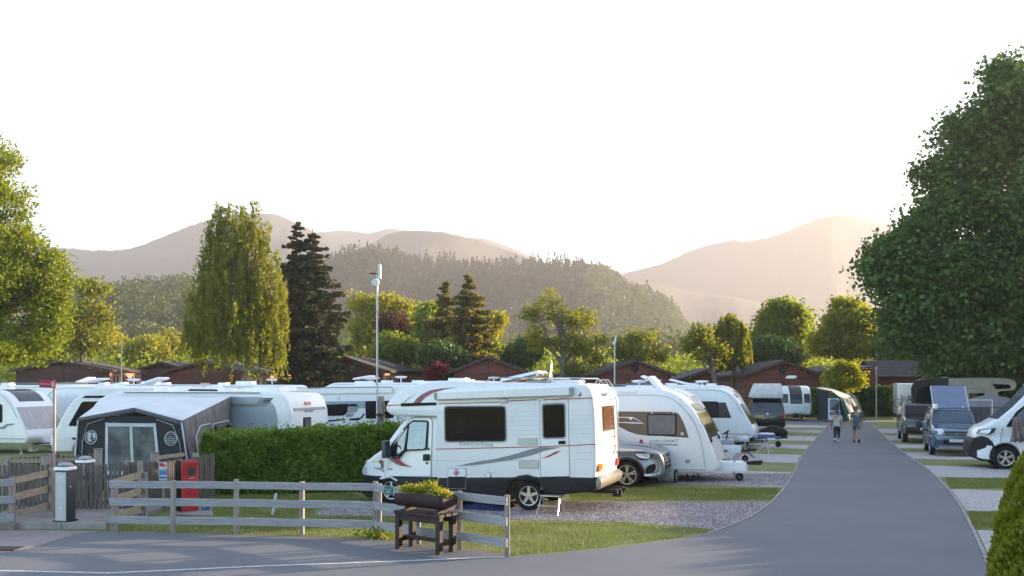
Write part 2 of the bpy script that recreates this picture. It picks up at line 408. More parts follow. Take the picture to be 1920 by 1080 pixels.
# scuffed remains of painted letters across the lane
M_WORN = mat('worn_paint', (.22, .22, .21), .8, col2=(.34, .33, .31), vs=14)
mb = MB()
for x0, x1 in ((1531, 1596), (1640, 1702)):
    for i in range(16):
        a = x0+(x1-x0)*i/16; y = 846.5+random.uniform(-1.2, 1.6); l = random.uniform(1.0, 4.2); h = random.uniform(.25, .8)
        mb.add([(*G(a, y+h)[:2], .019), (*G(a+l, y+h+random.uniform(-.6, .6))[:2], .019), (*G(a+l+1.0, y-h)[:2], .019), (*G(a+.7, y-h)[:2], .019)], [(0, 1, 2, 3)])
mb.build('road_marking', M_WORN, kind='structure')
# raised concrete pad, its kerb, and the paler apron in front
mb = MB(); mb.slab([(-10.6, 19.02), (-7.98, 18.9), (-7.7, 22.0), (-11.2, 22.2)], -.02, .115); mb.build('concrete_pad', M_CONC, kind='structure')
k = tag(empty('kerb'), kind='structure')
xs = [-10.62, -9.72, -8.83, -7.93]
for i in range(3):
    MB().box(((xs[i]+xs[i+1])/2, 18.93-.03*i, .05), (.885, .14, .15), rz=-.04).build('kerb_stone', M_KERB, k)
M_APR = mat('apron_concrete', (.23, .195, .19), .85, col2=(.30, .26, .25), vs=1.2, bump=.4, bs=70, bd=.004)
tri_sheet('concrete_apron', [(-16, 18.82), (-7.95, 18.5), (-8.2, 18.1), G(60, 1029), G(-10, 1042), G(-250, 1068), (-16, 15)], .018, M_APR)
dc = tag(MB().build('drain_cover', M_APR), 'dark metal drain cover set in the pale concrete at the bottom left', 'drain cover')
bpy.data.objects.remove(dc)
M_DKMET = mat('dark_metal', (.03, .03, .032), .5, .6, bump=.3)
dc = thing('drain_cover', 'dark metal drain cover set in the pale concrete at the bottom left corner', 'drain cover', (*G(2, 1031)[:2], .018))
MB().box((0, 0, .004), (.62, .42, .012)).build('frame', M_DKMET, dc)
for i in range(7): MB().box((-.26+.087*i, 0, .013), (.05, .34, .008)).build('bar', M_DKMET, dc)
# slab under the red cabinet
tri_sheet('concrete_slab', [G(318, 966), G(400, 968), G(396, 954), G(330, 951)], .012, M_CONC)
# ------------------------------------------------------------------ hills
def hills(name, pts, D, foot, back, m, amp=.08, step=5, rows=16, seed=0, kind='structure'):
    pp = smoothline(pts, 4); xs = [p[0] for p in pp]; ys = [p[1] for p in pp]
    cols = np.arange(xs[0], xs[-1]+.1, step); cr = np.interp(cols, xs, ys)
    T = list(np.linspace(0, 1, rows))+[1.15, 1.4, 1.8]
    def H(cx, cy, t):
        k = (cx-960)/F
        if t <= 1: d = foot+(D-foot)*t
        else: d = D+(back-D)*(t-1)/.8
        ds = D*(1+.06*mnoise.noise(Vector((cx*.008, seed, 3))))/D
        d *= ds
        top = (HOR-cy)/F*D*ds+CAMH
        if t <= 1:
            f = t**1.15*(1.35-.35*t); z = top*f
            n = mnoise.fractal(Vector((cx*.02+seed, t*3.0, seed*1.7)), .9, 2.1, 5)
            z += n*amp*top*math.sin(math.pi*min(1, t*.97))
            lim = ((HOR-cy)/F*d)*.985+CAMH
            z = min(z, lim) if t < .999 else top
            n2 = mnoise.fractal(Vector((cx*.09+seed, 0, 5.5)), .8, 2.2, 3)
            if t > .999: z += n2*top*.006
        else:
            z = top*max(0, 1-(t-1)/.8)
        return Vector((k*d, d, z-(.5 if t in (0, 1.8) else 0)))
    mb = MB(); n = len(T)
    for i, (cx, cy) in enumerate(zip(cols, cr)):
        for t in T: mb.v.append(tuple(H(cx, cy, t)))
    for i in range(len(cols)-1):
        for j in range(n-1):
            a = i*n+j; mb.f.append([a, a+n, a+n+1, a+1])
    o = mb.build(name, m, smooth=60, kind=kind)
    return (lambda cx, t: H(cx, float(np.interp(cx, cols, cr)), t)), o
M_FELL = mat('fell_grass', (.028, .023, .021), .95, col2=(.042, .044, .028), vs=.011, bump=0, lo=.44, hi=.56)
M_WOODF = mat('wood_floor', (.035, .04, .02), .95, col2=(.055, .06, .03), vs=.05)
hills('hill', [(-260, 440), (-60, 470), (80, 463), (130, 466), (180, 469), (240, 467), (300, 446), (370, 418), (430, 404), (500, 400), (530, 407), (570, 424), (620, 447), (665, 470), (720, 500), (800, 540)], 2050, 1150, 2700, M_FELL, .07, seed=1, rows=26)
hills('hill', [(560, 445), (600, 435), (655, 432), (690, 438), (722, 430), (760, 431), (800, 440), (850, 446), (905, 447), (950, 461), (985, 476), (1060, 510)], 2650, 1900, 2900, M_FELL, .05, seed=2)
hills('hill', [(640, 490), (680, 468), (725, 441), (770, 432), (830, 436), (880, 447), (930, 462), (980, 480), (1040, 498), (1100, 520), (1160, 560)], 1650, 1150, 2200, M_FELL, .06, seed=3, rows=24)
hills('hill', [(1080, 560), (1155, 518), (1240, 494), (1300, 468), (1345, 456), (1375, 450), (1395, 453), (1450, 443), (1500, 424), (1540, 408), (1570, 403), (1605, 406), (1660, 420), (1760, 440), (1900, 470), (2060, 520)], 2250, 1500, 2750, M_FELL, .03, seed=4, rows=26)
hills('hill', [(1120, 545), (1165, 524), (1230, 530), (1300, 547), (1380, 557), (1440, 573), (1500, 590), (1580, 606), (1680, 625)], 1500, 900, 1900, M_FELL, .04, seed=5)
S_RIDGE, _ = hills('hill', [(560, 540), (600, 505), (640, 488), (700, 485), (760, 492), (820, 502), (900, 510), (960, 508), (1040, 506), (1100, 512), (1140, 522), (1180, 553), (1225, 568), (1262, 592), (1285, 630), (1310, 680)], 900, 480, 1150, M_WOODF, .07, seed=6, rows=20)
S_OAK, _ = hills('hill', [(60, 600), (150, 572), (200, 562), (240, 556), (290, 556), (340, 552), (380, 560), (440, 575), (520, 596), (600, 620), (680, 660)], 400, 230, 520, M_WOODF, .06, seed=7, rows=16)
# ------------------------------------------------------------------ haze
hz = MB().box((-50, 1540, 349), (3100, 3500, 700)).build('haze', [], kind='stuff') if False else None
def haze():
    mb = MB(); mb.box((-50, 1560, 324), (3100, 3500, 650))
    me = bpy.data.meshes.new('haze'); me.from_pydata(mb.v, [], mb.f); o = bpy.data.objects.new('haze', me); COL.objects.link(o); o['kind'] = 'stuff'
    m = bpy.data.materials.new('haze_air'); m.use_nodes = True; nt = m.node_tree; nt.nodes.clear()
    v = nt.nodes.new('ShaderNodeVolumePrincipled'); v.inputs['Color'].default_value = (.95, .91, .93, 1)
    v.inputs['Density'].default_value = .00033; v.inputs['Anisotropy'].default_value = .2
    out = nt.nodes.new('ShaderNodeOutputMaterial'); nt.links.new(v.outputs[0], out.inputs['Volume']); me.materials.append(m)
haze()
# ------------------------------------------------------------------ woods that read as one mass
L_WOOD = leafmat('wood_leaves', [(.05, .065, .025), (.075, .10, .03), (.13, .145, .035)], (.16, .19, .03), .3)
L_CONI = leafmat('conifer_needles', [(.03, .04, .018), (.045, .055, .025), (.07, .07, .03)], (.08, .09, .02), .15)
def wood(name, fn, n, x0, x1, t0, t1, kind_fn, m, hmin, hmax, per, leaf, seed, keep=None):
    rng = np.random.default_rng(seed); pts = []
    for _ in range(n):
        cx = rng.uniform(x0, x1); t = t0+(t1-t0)*rng.uniform(0, 1)**.8
        if keep and not keep(cx, t): continue
        p = fn(cx, t); h = rng.uniform(hmin, hmax)
        if kind_fn(cx, t, rng):     # conifer
            h *= rng.uniform(.8, 1.45); u = rng.uniform(0, 1, per); zz = u**.8; rr = (1-zz)*h*.2*rng.uniform(.6, 1.1, per)+.15
            a = rng.uniform(0, 2*math.pi, per); q = np.stack([p.x+rr*np.cos(a), p.y+rr*np.sin(a), p.z+h*(.08+.95*zz)], 1)
        else:
            d = rng.normal(size=(per, 3)); d /= np.linalg.norm(d, axis=1)[:, None]; d *= rng.uniform(.75, 1.05, per)[:, None]
            rx = h*.42; q = np.array([p.x, p.y, p.z+h*.5])+d*np.array([rx, rx, h*.46])
        pts.append(q)
    return leaf_obj(name, np.concatenate(pts), leaf, m, kind='stuff', rng=rng, elong=1.2)
wood('conifer_wood', S_RIDGE, 2400, 585, 1250, .2, 1.0, lambda cx, t, r: r.random() < .35+.6*(math.sin(cx*.031)+math.sin(cx*.017+t*5) > -.5), L_CONI, 7, 13.5, 60, 1.3, 11)
wood('deciduous_wood', S_RIDGE, 900, 1090, 1292, .12, 1.0, lambda cx, t, r: r.random() < .1, L_WOOD, 10, 15, 110, 1.25, 12)
wood('oak_wood', S_OAK, 520, 120, 620, .1, 1.0, lambda cx, t, r: False, L_WOOD, 7, 10.5, 130, .85, 13)
# ================================================================== TREES AND PLANTS
M_BARK = mat('bark', (.07, .055, .042), .9, col2=(.13, .105, .08), vs=6, bump=.8, bs=25, bd=.03)
M_BARKG = mat('bark_grey', (.11, .10, .085), .9, col2=(.2, .185, .16), vs=5, bump=.8, bs=25, bd=.03)
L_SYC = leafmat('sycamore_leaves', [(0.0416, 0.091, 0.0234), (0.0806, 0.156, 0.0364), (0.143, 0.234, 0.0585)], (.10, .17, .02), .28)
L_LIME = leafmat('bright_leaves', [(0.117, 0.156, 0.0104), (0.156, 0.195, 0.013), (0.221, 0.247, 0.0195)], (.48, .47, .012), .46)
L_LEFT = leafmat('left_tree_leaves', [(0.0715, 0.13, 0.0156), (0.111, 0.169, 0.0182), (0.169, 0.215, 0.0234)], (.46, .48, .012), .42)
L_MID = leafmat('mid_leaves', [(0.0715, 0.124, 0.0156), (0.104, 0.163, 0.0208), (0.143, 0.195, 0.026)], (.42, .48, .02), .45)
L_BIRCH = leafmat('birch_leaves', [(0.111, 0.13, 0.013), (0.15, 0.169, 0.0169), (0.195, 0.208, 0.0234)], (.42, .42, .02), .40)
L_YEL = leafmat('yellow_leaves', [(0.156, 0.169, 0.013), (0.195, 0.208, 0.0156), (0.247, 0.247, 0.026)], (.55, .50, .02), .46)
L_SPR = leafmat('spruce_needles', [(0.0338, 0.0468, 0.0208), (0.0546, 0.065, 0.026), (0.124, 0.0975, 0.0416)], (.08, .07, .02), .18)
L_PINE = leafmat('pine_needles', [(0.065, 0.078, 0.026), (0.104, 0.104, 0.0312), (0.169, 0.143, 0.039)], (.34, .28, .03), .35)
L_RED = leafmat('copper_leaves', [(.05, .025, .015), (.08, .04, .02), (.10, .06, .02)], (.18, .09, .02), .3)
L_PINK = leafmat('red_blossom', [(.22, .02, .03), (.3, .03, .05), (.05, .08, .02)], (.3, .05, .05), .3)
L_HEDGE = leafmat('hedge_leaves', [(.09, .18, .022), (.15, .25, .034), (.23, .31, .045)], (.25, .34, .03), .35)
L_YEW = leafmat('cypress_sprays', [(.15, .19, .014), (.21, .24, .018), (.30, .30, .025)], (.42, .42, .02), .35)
def limbs(mb, base, targets, r0, hfork=.35, rng=None, n=6, twig=0, jit=.05):
    rng = rng or RNG; base = Vector(base)
    top = max(t.z for t in targets); cx = sum(t.x for t in targets)/len(targets); cy = sum(t.y for t in targets)/len(targets)
    crest = Vector((base.x*.5+cx*.5, base.y*.5+cy*.5, base.z+(top-base.z)*.93))
    H = crest.z-base.z
    def trunk(t):
        return base.lerp(crest, t)+Vector((math.sin(t*5+base.x)*.012*H, math.cos(t*4+base.y)*.012*H, 0))
    mb.tube([trunk(t) for t in (0, .03, .12, .25, .4, .55, .7, .85, 1)], [r0*1.35, r0*1.08, r0, r0*.85, r0*.68, r0*.5, r0*.33, r0*.2, r0*.06], n=8)
    for tg in targets:
        t0 = hfork+(min(.85, max(.02, (tg.z-base.z)/H))-hfork)*rng.uniform(.35, .7) if (tg.z-base.z)/H > hfork else hfork*rng.uniform(.8, 1.05)
        a = trunk(max(.12, t0)); d = tg-a; rr = r0*(1-t0)*.45+.01
        m1 = a+d*.35+Vector((0, 0, -abs(d.length)*.06)); m2 = a+d*.7+Vector(rng.normal(size=3))*d.length*jit
        mb.tube([a, m1, m2, tg], [rr, rr*.7, rr*.42, rr*.12], n=5)
        for k in range(twig):
            s = rng.uniform(.35, .95); p = a.lerp(tg, s); q = p+Vector(rng.uniform(-1, 1, 3))*min(d.length*.25, 1.2)+Vector((0, 0, d.length*.06))
            mb.tube([p, p.lerp(q, .5)+Vector(rng.normal(size=3))*.05, q], [rr*.45*(1-s*.5), rr*.28, rr*.1], n=4, cap=False)
def tree(name, label, base, Y, blobs, nclump, nleaf, cr, leaf, lm, r0, seed, group=None, bark=None, hfork=.3, twig=2, dep=1.0, fill=.5, cat='tree', elong=1.5, droop=0, up=0):
    """base: (px of the trunk, z of the ground)."""
    rng = np.random.default_rng(seed); bl = pxblobs(Y, blobs, dep)
    bx = X_(base, Y); t = thing(name, label, cat, (bx, Y, 0), group=group)
    org = Vector((bx, Y, 0))
    P = crown_pts(bl, nclump, nleaf, cr, rng, fill)-np.array([bx, Y, 0])
    leaf_obj('crown', P[P[:, 2] > .3], leaf, lm, t, rng=rng, elong=elong, droop=droop, up=up)
    mb = MB(); tg = [Vector(b[:3])-org+Vector((rng.uniform(-.4, .4)*b[3], rng.uniform(-.4, .4)*b[4], rng.uniform(-.2, .5)*b[5])) for b in bl for _ in range(2)]
    limbs(mb, (0, 0, -.05), tg, r0, hfork, rng, twig=twig)
    mb.build('trunk', bark or M_BARK, t, smooth=60)
    return t
# --- the great sycamore on the right
tree('sycamore_tree', 'huge dark green sycamore filling the right edge of the picture', 1985, 60,
     [(1985, 250, 150, 120), (1900, 210, 70, 90), (1850, 250, 75, 70), (1810, 330, 80, 75), (1900, 380, 130, 110), (1760, 430, 75, 70), (1700, 470, 62, 65), (1668, 525, 52, 55), (1760, 560, 110, 80), (1880, 540, 140, 110), (1715, 610, 70, 60), (1840, 650, 120, 60), (1950, 640, 130, 80), (2060, 400, 160, 200), (2080, 600, 130, 100), (1640, 505, 25, 35), (1790, 690, 70, 30), (1775, 255, 25, 22), (1880, 140, 35, 30), (1735, 315, 22, 20)],
     2700, 60, 1.1, .225, L_SYC, .55, 21, hfork=.18, fill=.42, elong=1.25)
# --- left broadleaf
tree('lime_tree', 'tall yellow green broadleaf tree at the left edge, lit gold low down', -25, 55,
     [(-60, 330, 90, 70), (5, 390, 50, 42), (-10, 460, 80, 60), (50, 500, 62, 42), (92, 530, 38, 38), (20, 560, 100, 60), (92, 600, 42, 46), (30, 640, 95, 48), (-60, 560, 90, 160), (20, 360, 30, 16), (0, 275, 10, 14), (50, 455, 28, 20), (88, 488, 20, 18)],
     800, 84, .74, .125, L_LEFT, .42, 22, fill=.4)
tree('ash_tree', 'thin golden green tree just right of the tall tree at the left edge', 150, 85,
     [(165, 545, 32, 32), (140, 600, 45, 45), (184, 585, 24, 26), (168, 635, 44, 32), (105, 640, 50, 40)], 170, 40, .95, .22, L_BIRCH, .25, 23, fill=.3)
# --- yellow bushes behind the left chalets
yb = [(135, 655, 34, 26), (185, 645, 36, 30), (232, 655, 34, 24), (275, 650, 36, 24), (318, 655, 34, 24), (352, 662, 28, 20), (110, 672, 40, 20), (215, 670, 50, 20), (290, 672, 50, 18)]
for i, b in enumerate(yb[:6]):
    Yi = 125+(i % 3)*7
    tree('hawthorn_bush', ['golden bush farthest left behind the dark gabled chalet', 'golden bush above the ridge of the leftmost chalet', 'golden bush right of the thin ash tree', 'golden bush behind the aerial pole on the left', 'golden bush between the aerial pole and the birch', 'golden bush touching the left side of the weeping birch'][i], b[0], Yi,
         [b, (b[0]-12, b[1]+12, 26, 20), (b[0]+14, b[1]+10, 24, 20)], 120, 56, 1.2, .27, L_YEL, .14, 30+i, group='sunlit bushes behind the left chalets', cat='bush', hfork=.1, twig=0)
# --- weeping birch
def birch(label, base, Y, blobs, nst, lm, r0, seed, leaf=.16, hang=(1.2, 3.2), den=16, core=220):
    rng = np.random.default_rng(seed); bl = np.array(pxblobs(Y, blobs, .9)); bx = X_(base, Y)
    t = thing('birch_tree', label, 'tree', (bx, Y, 0))
    w_ = bl[:, 3]*bl[:, 5]; idx = rng.choice(len(bl), nst, p=w_/w_.sum()); d = rng.normal(size=(nst, 3)); d /= np.linalg.norm(d, axis=1)[:, None]
    top = bl[idx, :3]+d*bl[idx, 3:6]*rng.uniform(.5, 1.0, nst)[:, None]
    L = rng.uniform(*hang, nst); pts = []; dirs = []
    for i in range(nst):
        n = int(den*L[i]/hang[1]*2.2); u = np.sort(rng.uniform(0, 1, n)); sw = rng.normal(size=2)*.12
        p = top[i]+np.stack([sw[0]*u*L[i]+rng.normal(size=n)*.07, sw[1]*u*L[i]+rng.normal(size=n)*.07, -u*L[i]], 1); pts.append(p)
    P = np.concatenate(pts)-np.array([bx, Y, 0]); P = P[P[:, 2] > 1.2]
    leaf_obj('crown', P, leaf, lm, t, rng=rng, droop=.7, elong=1.9)
    mb = MB(); org = Vector((bx, Y, 0))
    tg = [Vector(b[:3])-org+Vector((rng.uniform(-.5, .5)*b[3], rng.uniform(-.5, .5)*b[4], rng.uniform(-.2, .7)*b[5])) for b in bl for _ in range(3)]
    limbs(mb, (0, 0, -.05), tg, r0, .25, rng, twig=3); mb.build('trunk', M_BARKG, t, smooth=60)
    return t
birch('tall weeping birch standing left of the dark spruce, gold on its right side', 461, 68,
      [(440, 400, 42, 26), (400, 430, 22, 24), (470, 430, 42, 34), (425, 460, 48, 36), (395, 500, 34, 30), (485, 490, 48, 40), (440, 520, 62, 40), (505, 530, 40, 40), (385, 555, 38, 34), (450, 580, 75, 40), (505, 590, 38, 44), (365, 600, 24, 26), (400, 615, 46, 30), (470, 625, 66, 30), (510, 635, 30, 24), (415, 388, 16, 12), (478, 385, 14, 10)],
      1250, L_BIRCH, .2, 41, leaf=.115, hang=(.7, 3.0), den=26)
# --- conifers
def spruce(label, base, Y, tops, halfw, lm, seed, dens=1.0, levels=34, leaf=.3, name='spruce_tree', droopy=.28, zlow=.08, bark=None, group=None, asym=0, ex=.78):
    """tops: list of (px, py) leaders."""
    rng = np.random.default_rng(seed); bx = X_(base, Y); t = thing(name, label, 'tree', (bx, Y, 0), group=group)
    mb = MB(); P = []; 
    for ti, (tx, ty) in enumerate(tops):
        H = Z_(ty, Y); ox = X_(tx, Y)-bx; W = halfw/F*Y
        zs = 0 if ti == 0 else H*.35
        def ax(z): return Vector((ox*min(1, (z/H)*1.3), 0, z))
        mb.tube([ax(zs), ax(zs+(H-zs)*.3), ax(zs+(H-zs)*.6), ax(H)], [.03*H*.6, .022*H*.6, .012*H*.6, .02], n=7)
        z = H*max(zlow, zs/H)
        while z < H*.99:
            u = z/H; ln = W*(1-u)**ex*(1.0 if u > .2 else .75+u)*rng.uniform(.78, 1.12)*(1 if u < .9 else .75)+.07
            nb = 9 if u < .8 else 6; a0 = rng.uniform(0, 6.28)
            for k in range(nb):
                a = a0+6.28*k/nb+rng.uniform(-.25, .25); l = ln*rng.uniform(.45, 1.2)*(1+asym*math.cos(a)); z_ = z+rng.uniform(-.75, .75)*H/levels
                dx, dy = math.cos(a), math.sin(a); s0 = ax(z_)
                p1 = s0+Vector((dx*l*.5, dy*l*.5, -droopy*l*.35)); p2 = s0+Vector((dx*l, dy*l, -droopy*l*.45+l*.04))
                mb.tube([s0, p1, p2], [.05*(1-u)+.02, .03, .01], n=4, cap=False)
                n = max(5, int(l*26*dens)); s = rng.uniform(.12, 1.05, n); q = np.where(s[:, None] < .5, np.array(s0)+(np.array(p1)-np.array(s0))*(s[:, None]*2), np.array(p1)+(np.array(p2)-np.array(p1))*(s[:, None]*2-1))
                wd = .16*l*np.sin(np.clip(s, 0, 1)*2.6)+.08
                side = np.array([-dy, dx, 0]); q = q+side*(rng.uniform(-1, 1, n)*wd)[:, None]+np.array([0, 0, -1])*(rng.uniform(-.25, 1, n)*.34*min(1, l*.5))[:, None]
                P.append(q)
            z += H/levels*rng.uniform(.8, 1.2)
    P = np.concatenate(P); leaf_obj('crown', P, leaf, lm, t, rng=rng, elong=1.7, up=.4)
    mb.build('trunk', bark or M_BARK, t, smooth=60); return t
spruce('tall dark spruce with a split top beside the weeping birch', 578, 76, [(586, 425), (556, 414)], 88, L_SPR, 51, dens=2.1, leaf=.19, asym=.12, levels=34, ex=.6)
spruce('brown green conifer at centre, taller of the pair', 877, 92, [(879, 517)], 64, L_PINE, 52, leaf=.27, levels=32, asym=.1, dens=1.7, ex=.52)
spruce('brown green conifer at centre, left and lower of the pair', 838, 96, [(836, 532)], 60, L_PINE, 53, leaf=.27, levels=30, dens=1.6, ex=.52)
# --- middle row
OPEN = ('walnut_tree', 'pear_tree', 'willow_tree')
TR = [
 ('poplar_tree', 'airy golden tree between the aerial mast and the dark spruce', 700, 118, [(700, 585, 36, 30), (735, 575, 30, 24), (680, 620, 28, 34), (715, 620, 44, 34), (745, 600, 22, 28), (690, 655, 34, 22)], 360, 49, 1.2, 0.24, L_YEL, .3, .3),
 ('copper_beech_tree', 'reddish brown tree half hidden right of the aerial mast', 742, 108, [(740, 618, 28, 24), (730, 645, 26, 24), (760, 635, 16, 22)], 200, 59, 1.1, 0.24, L_RED, .22, .5),
 ('maple_tree', 'small bright green tree right of the aerial mast above the brown chalet', 752, 92, [(745, 650, 32, 22), (765, 660, 24, 18), (728, 662, 18, 14)], 210, 56, 0.85, 0.2, L_MID, .16, .5),
 ('oak_tree', 'deep green broad tree behind the left of the two conifers', 815, 104, [(806, 590, 24, 26), (795, 620, 22, 30), (820, 635, 26, 30), (905, 660, 34, 18)], 220, 59, 1.1, 0.24, L_MID, .26, .5),
 ('apple_tree', 'round green tree low in front of the two conifers', 835, 86, [(826, 662, 30, 20), (805, 672, 18, 14), (852, 672, 20, 14)], 210, 56, 0.8, 0.18, L_SYC, .16, .5),
 ('rowan_tree', 'yellow green sapling right of the pair of conifers', 925, 104, [(925, 620, 12, 30), (935, 600, 10, 14), (915, 660, 20, 22)], 90, 46, 0.95, 0.22, L_YEL, .1, .3),
 ('holly_tree', 'dark low evergreen between the conifers and the sparse tree', 975, 90, [(970, 665, 24, 24), (990, 655, 20, 24), (955, 680, 16, 16)], 190, 59, 0.85, 0.19, L_SYC, .14, .6),
 ('walnut_tree', 'wide thin leaved tree with visible dark limbs above the motorhome', 1053, 84, [(1030, 570, 34, 22), (1000, 590, 26, 26), (1060, 590, 40, 30), (1095, 600, 26, 26), (1010, 630, 34, 28), (1100, 640, 34, 34), (1055, 640, 40, 26), (1035, 552, 16, 10), (1078, 690, 34, 18), (1115, 670, 20, 24)], 270, 30, 0.6, 0.15, L_BIRCH, .42, .05),
 ('pear_tree', 'grey green spreading tree right of the far slim mast', 1195, 84, [(1175, 640, 26, 18), (1205, 635, 30, 20), (1235, 660, 26, 18), (1190, 665, 34, 18), (1160, 660, 18, 16)], 150, 26, 0.7, 0.15, L_BIRCH, .3, .05),
 ('willow_tree', 'grey limbed half of the pair of trees above the caravans, leafless twigs at its crown', 1345, 82, [(1320, 640, 26, 24), (1295, 650, 20, 22), (1335, 665, 34, 22), (1310, 620, 18, 16)], 130, 26, 0.7, 0.15, L_BIRCH, .32, .05),
 ('sycamore_tree', 'rounded dark green tree behind the chalet ending the lane, gold at right', 1470, 100, [(1468, 585, 28, 22), (1450, 610, 32, 28), (1485, 615, 32, 30), (1430, 640, 26, 24), (1475, 650, 44, 26), (1512, 650, 14, 26)], 460, 66, 1.1, 0.24, L_MID, .3, .5),
 ('cherry_tree', 'dull green low tree in front of the rounded dark tree', 1455, 88, [(1455, 655, 34, 22), (1430, 668, 20, 14), (1485, 668, 20, 14)], 190, 49, 0.85, 0.19, L_SYC, .16, .4),
 ('lime_tree', 'yellow green tree beside the huge sycamore, bright against the fell', 1590, 94, [(1590, 580, 26, 20), (1570, 605, 32, 24), (1610, 605, 30, 26), (1555, 640, 26, 26), (1600, 645, 42, 26), (1635, 640, 22, 30)], 420, 56, 1, 0.23, L_LIME, .26, .35),
 ('maple_tree', 'small golden green bush tree over the hedge at the end of the lane', 1580, 74, [(1590, 690, 18, 12), (1565, 706, 20, 12), (1600, 706, 16, 12), (1580, 720, 32, 12)], 170, 49, 0.57, 0.14, L_LIME, .1, .5),
 ('yew_tree', 'shadowy tree mass low under the sycamore, right of the slate roofed chalet', 1760, 92, [(1690, 655, 40, 30), (1750, 665, 50, 40), (1820, 680, 60, 40), (1900, 690, 60, 40), (1960, 700, 60, 40)], 520, 59, 1.2, 0.26, L_SYC, .3, .5),
 ('hazel_tree', 'dark shrub tree behind the overcab motorhome at the right edge', 1900, 70, [(1870, 730, 40, 26), (1920, 720, 40, 40), (1850, 700, 30, 20)], 260, 56, 0.85, 0.2, L_SYC, .15, .5),
 ('rhododendron_bush', 'small crimson bush beside the brown chalet left of centre', 822, 84, [(820, 692, 15, 9), (810, 700, 14, 8)], 70, 49, 0.47, 0.14, L_PINK, .05, .6),
]
for i, (nm, lb, bx, Y, bl, nc, nl, cr, lf, lm, r0, fill) in enumerate(TR):
    tree(nm, lb, bx, Y, bl, nc, nl, cr, lf, lm, r0, 60+i, fill=fill, twig=9 if nm in OPEN else 2, hfork=.16 if nm in OPEN else .2, cat='bush' if 'bush' in nm else 'tree', bark=M_BARKG if nm in OPEN else M_BARK)
birch('drooping rounded birch, golden half of the pair above the caravans', 1372, 84,
      [(1366, 600, 18, 14), (1355, 620, 20, 20), (1385, 618, 20, 18), (1370, 645, 36, 22), (1392, 640, 16, 22)], 420, L_BIRCH, .18, 91, leaf=.2, hang=(.7, 1.9), den=16)
# undergrowth line that closes the gaps behind the chalets
rng = np.random.default_rng(5); uc = []
for _ in range(900):
    px = rng.uniform(-80, 2000); Yq = rng.uniform(112, 150); c = W_(px, rng.uniform(672, 712), Yq); uc.append([c.x, c.y, max(.4, c.z)])
uc = np.array(uc); P = (uc[:, None, :]+rng.normal(size=(len(uc), 48, 3))*np.array([1.2, 1.0, .8])).reshape(-1, 3)
leaf_obj('undergrowth', P[P[:, 2] > 0], .33, L_MID, kind='stuff', rng=rng)
# second farther mass of trees at the foot of the fells
uc = []
for _ in range(900):
    px = rng.uniform(560, 2050); Yq = rng.uniform(230, 330); c = W_(px, rng.uniform(640, 705), Yq); uc.append([c.x, c.y, max(.4, c.z)])
uc = np.array(uc); P = (uc[:, None, :]+rng.normal(size=(len(uc), 30, 3))*np.array([3.0, 2.0, 2.0])).reshape(-1, 3)
leaf_obj('distant_wood', P[P[:, 2] > 0], 1.0, L_WOOD, kind='stuff', rng=rng)
# --- clipped hedge in front of the silver caravan
def hedge(name, label, a, b, depth, h0, h1, n, leaf, seed, lm=L_HEDGE):
    rng = np.random.default_rng(seed); a = Vector((*a, 0)); b = Vector((*b, 0)); t = (b-a).normalized(); nn = Vector((-t.y, t.x, 0)); L = (b-a).length
    r = thing(name, label, 'hedge', a, math.atan2(t.y, t.x))
    core = MB()
    for i in range(12):
        x0, x1 = L*i/12+.1, L*(i+1)/12+.0; hh = h0+(h1-h0)*(i+.5)/12-.14
        core.box(((x0+x1)/2, depth/2, hh/2), (x1-x0, depth-.24, hh))
    M_HC = mat('hedge_twigs', (.018, .022, .010), .95, bump=.5)
    core.build('branches', M_HC, r)
    pts = []; area = [L*h1, L*depth, depth*h1, depth*h1, L*h1*.3]; tot = sum(area)
    for k, ar in enumerate(area):
        m = int(n*ar/tot); u = rng.uniform(0, 1, m); v = rng.uniform(0, 1, m); w_ = np.abs(rng.normal(size=m))*.09
        lump = lambda x, z: .07*np.sin(x*3.1+seed)*np.cos(z*4.3)+.05*np.sin(x*7.7+z*5)
        if k == 0: x = u*L; z = v*(h0+(h1-h0)*u); y = 0+w_-.02-lump(x, z)*.8
        elif k == 1: x = u*L; y = v*depth; z = (h0+(h1-h0)*u)-w_+lump(x, y)*.9+rng.exponential(.045, m)
        elif k == 2: x = w_-.02+0*u; y = u*depth; z = v*h0; x = x-lump(y, z)*.6
        elif k == 3: x = L-w_; y = u*depth; z = v*h1
        else: x = u*L; y = depth-w_; z = v*h1
        rr = .22                                         # rounded shoulders
        e = np.maximum(0, z-(h0+(h1-h0)*x/L-rr)); 
        if k == 0: y = y+e*e/rr*.55
        if k == 2: x = x+e*e/rr*.55
        pts.append(np.stack([x, y, z], 1))
    leaf_obj('foliage', np.concatenate(pts), leaf, lm, r, rng=rng, elong=1.5); return r
hedge('clipped_hedge', 'long clipped green hedge between the silver caravan and the post and rail fence', (-7.85, 24.25), (-2.6, 25.5), 1.0, 1.42, 1.66, 62000, .06, 71)
hedge('clipped_hedge', 'tall dark hedge across the end of the lane beside the green awning', (24.2, 77), (32.2, 79), 1.4, 2.25, 2.35, 9000, .2, 72, L_SYC)
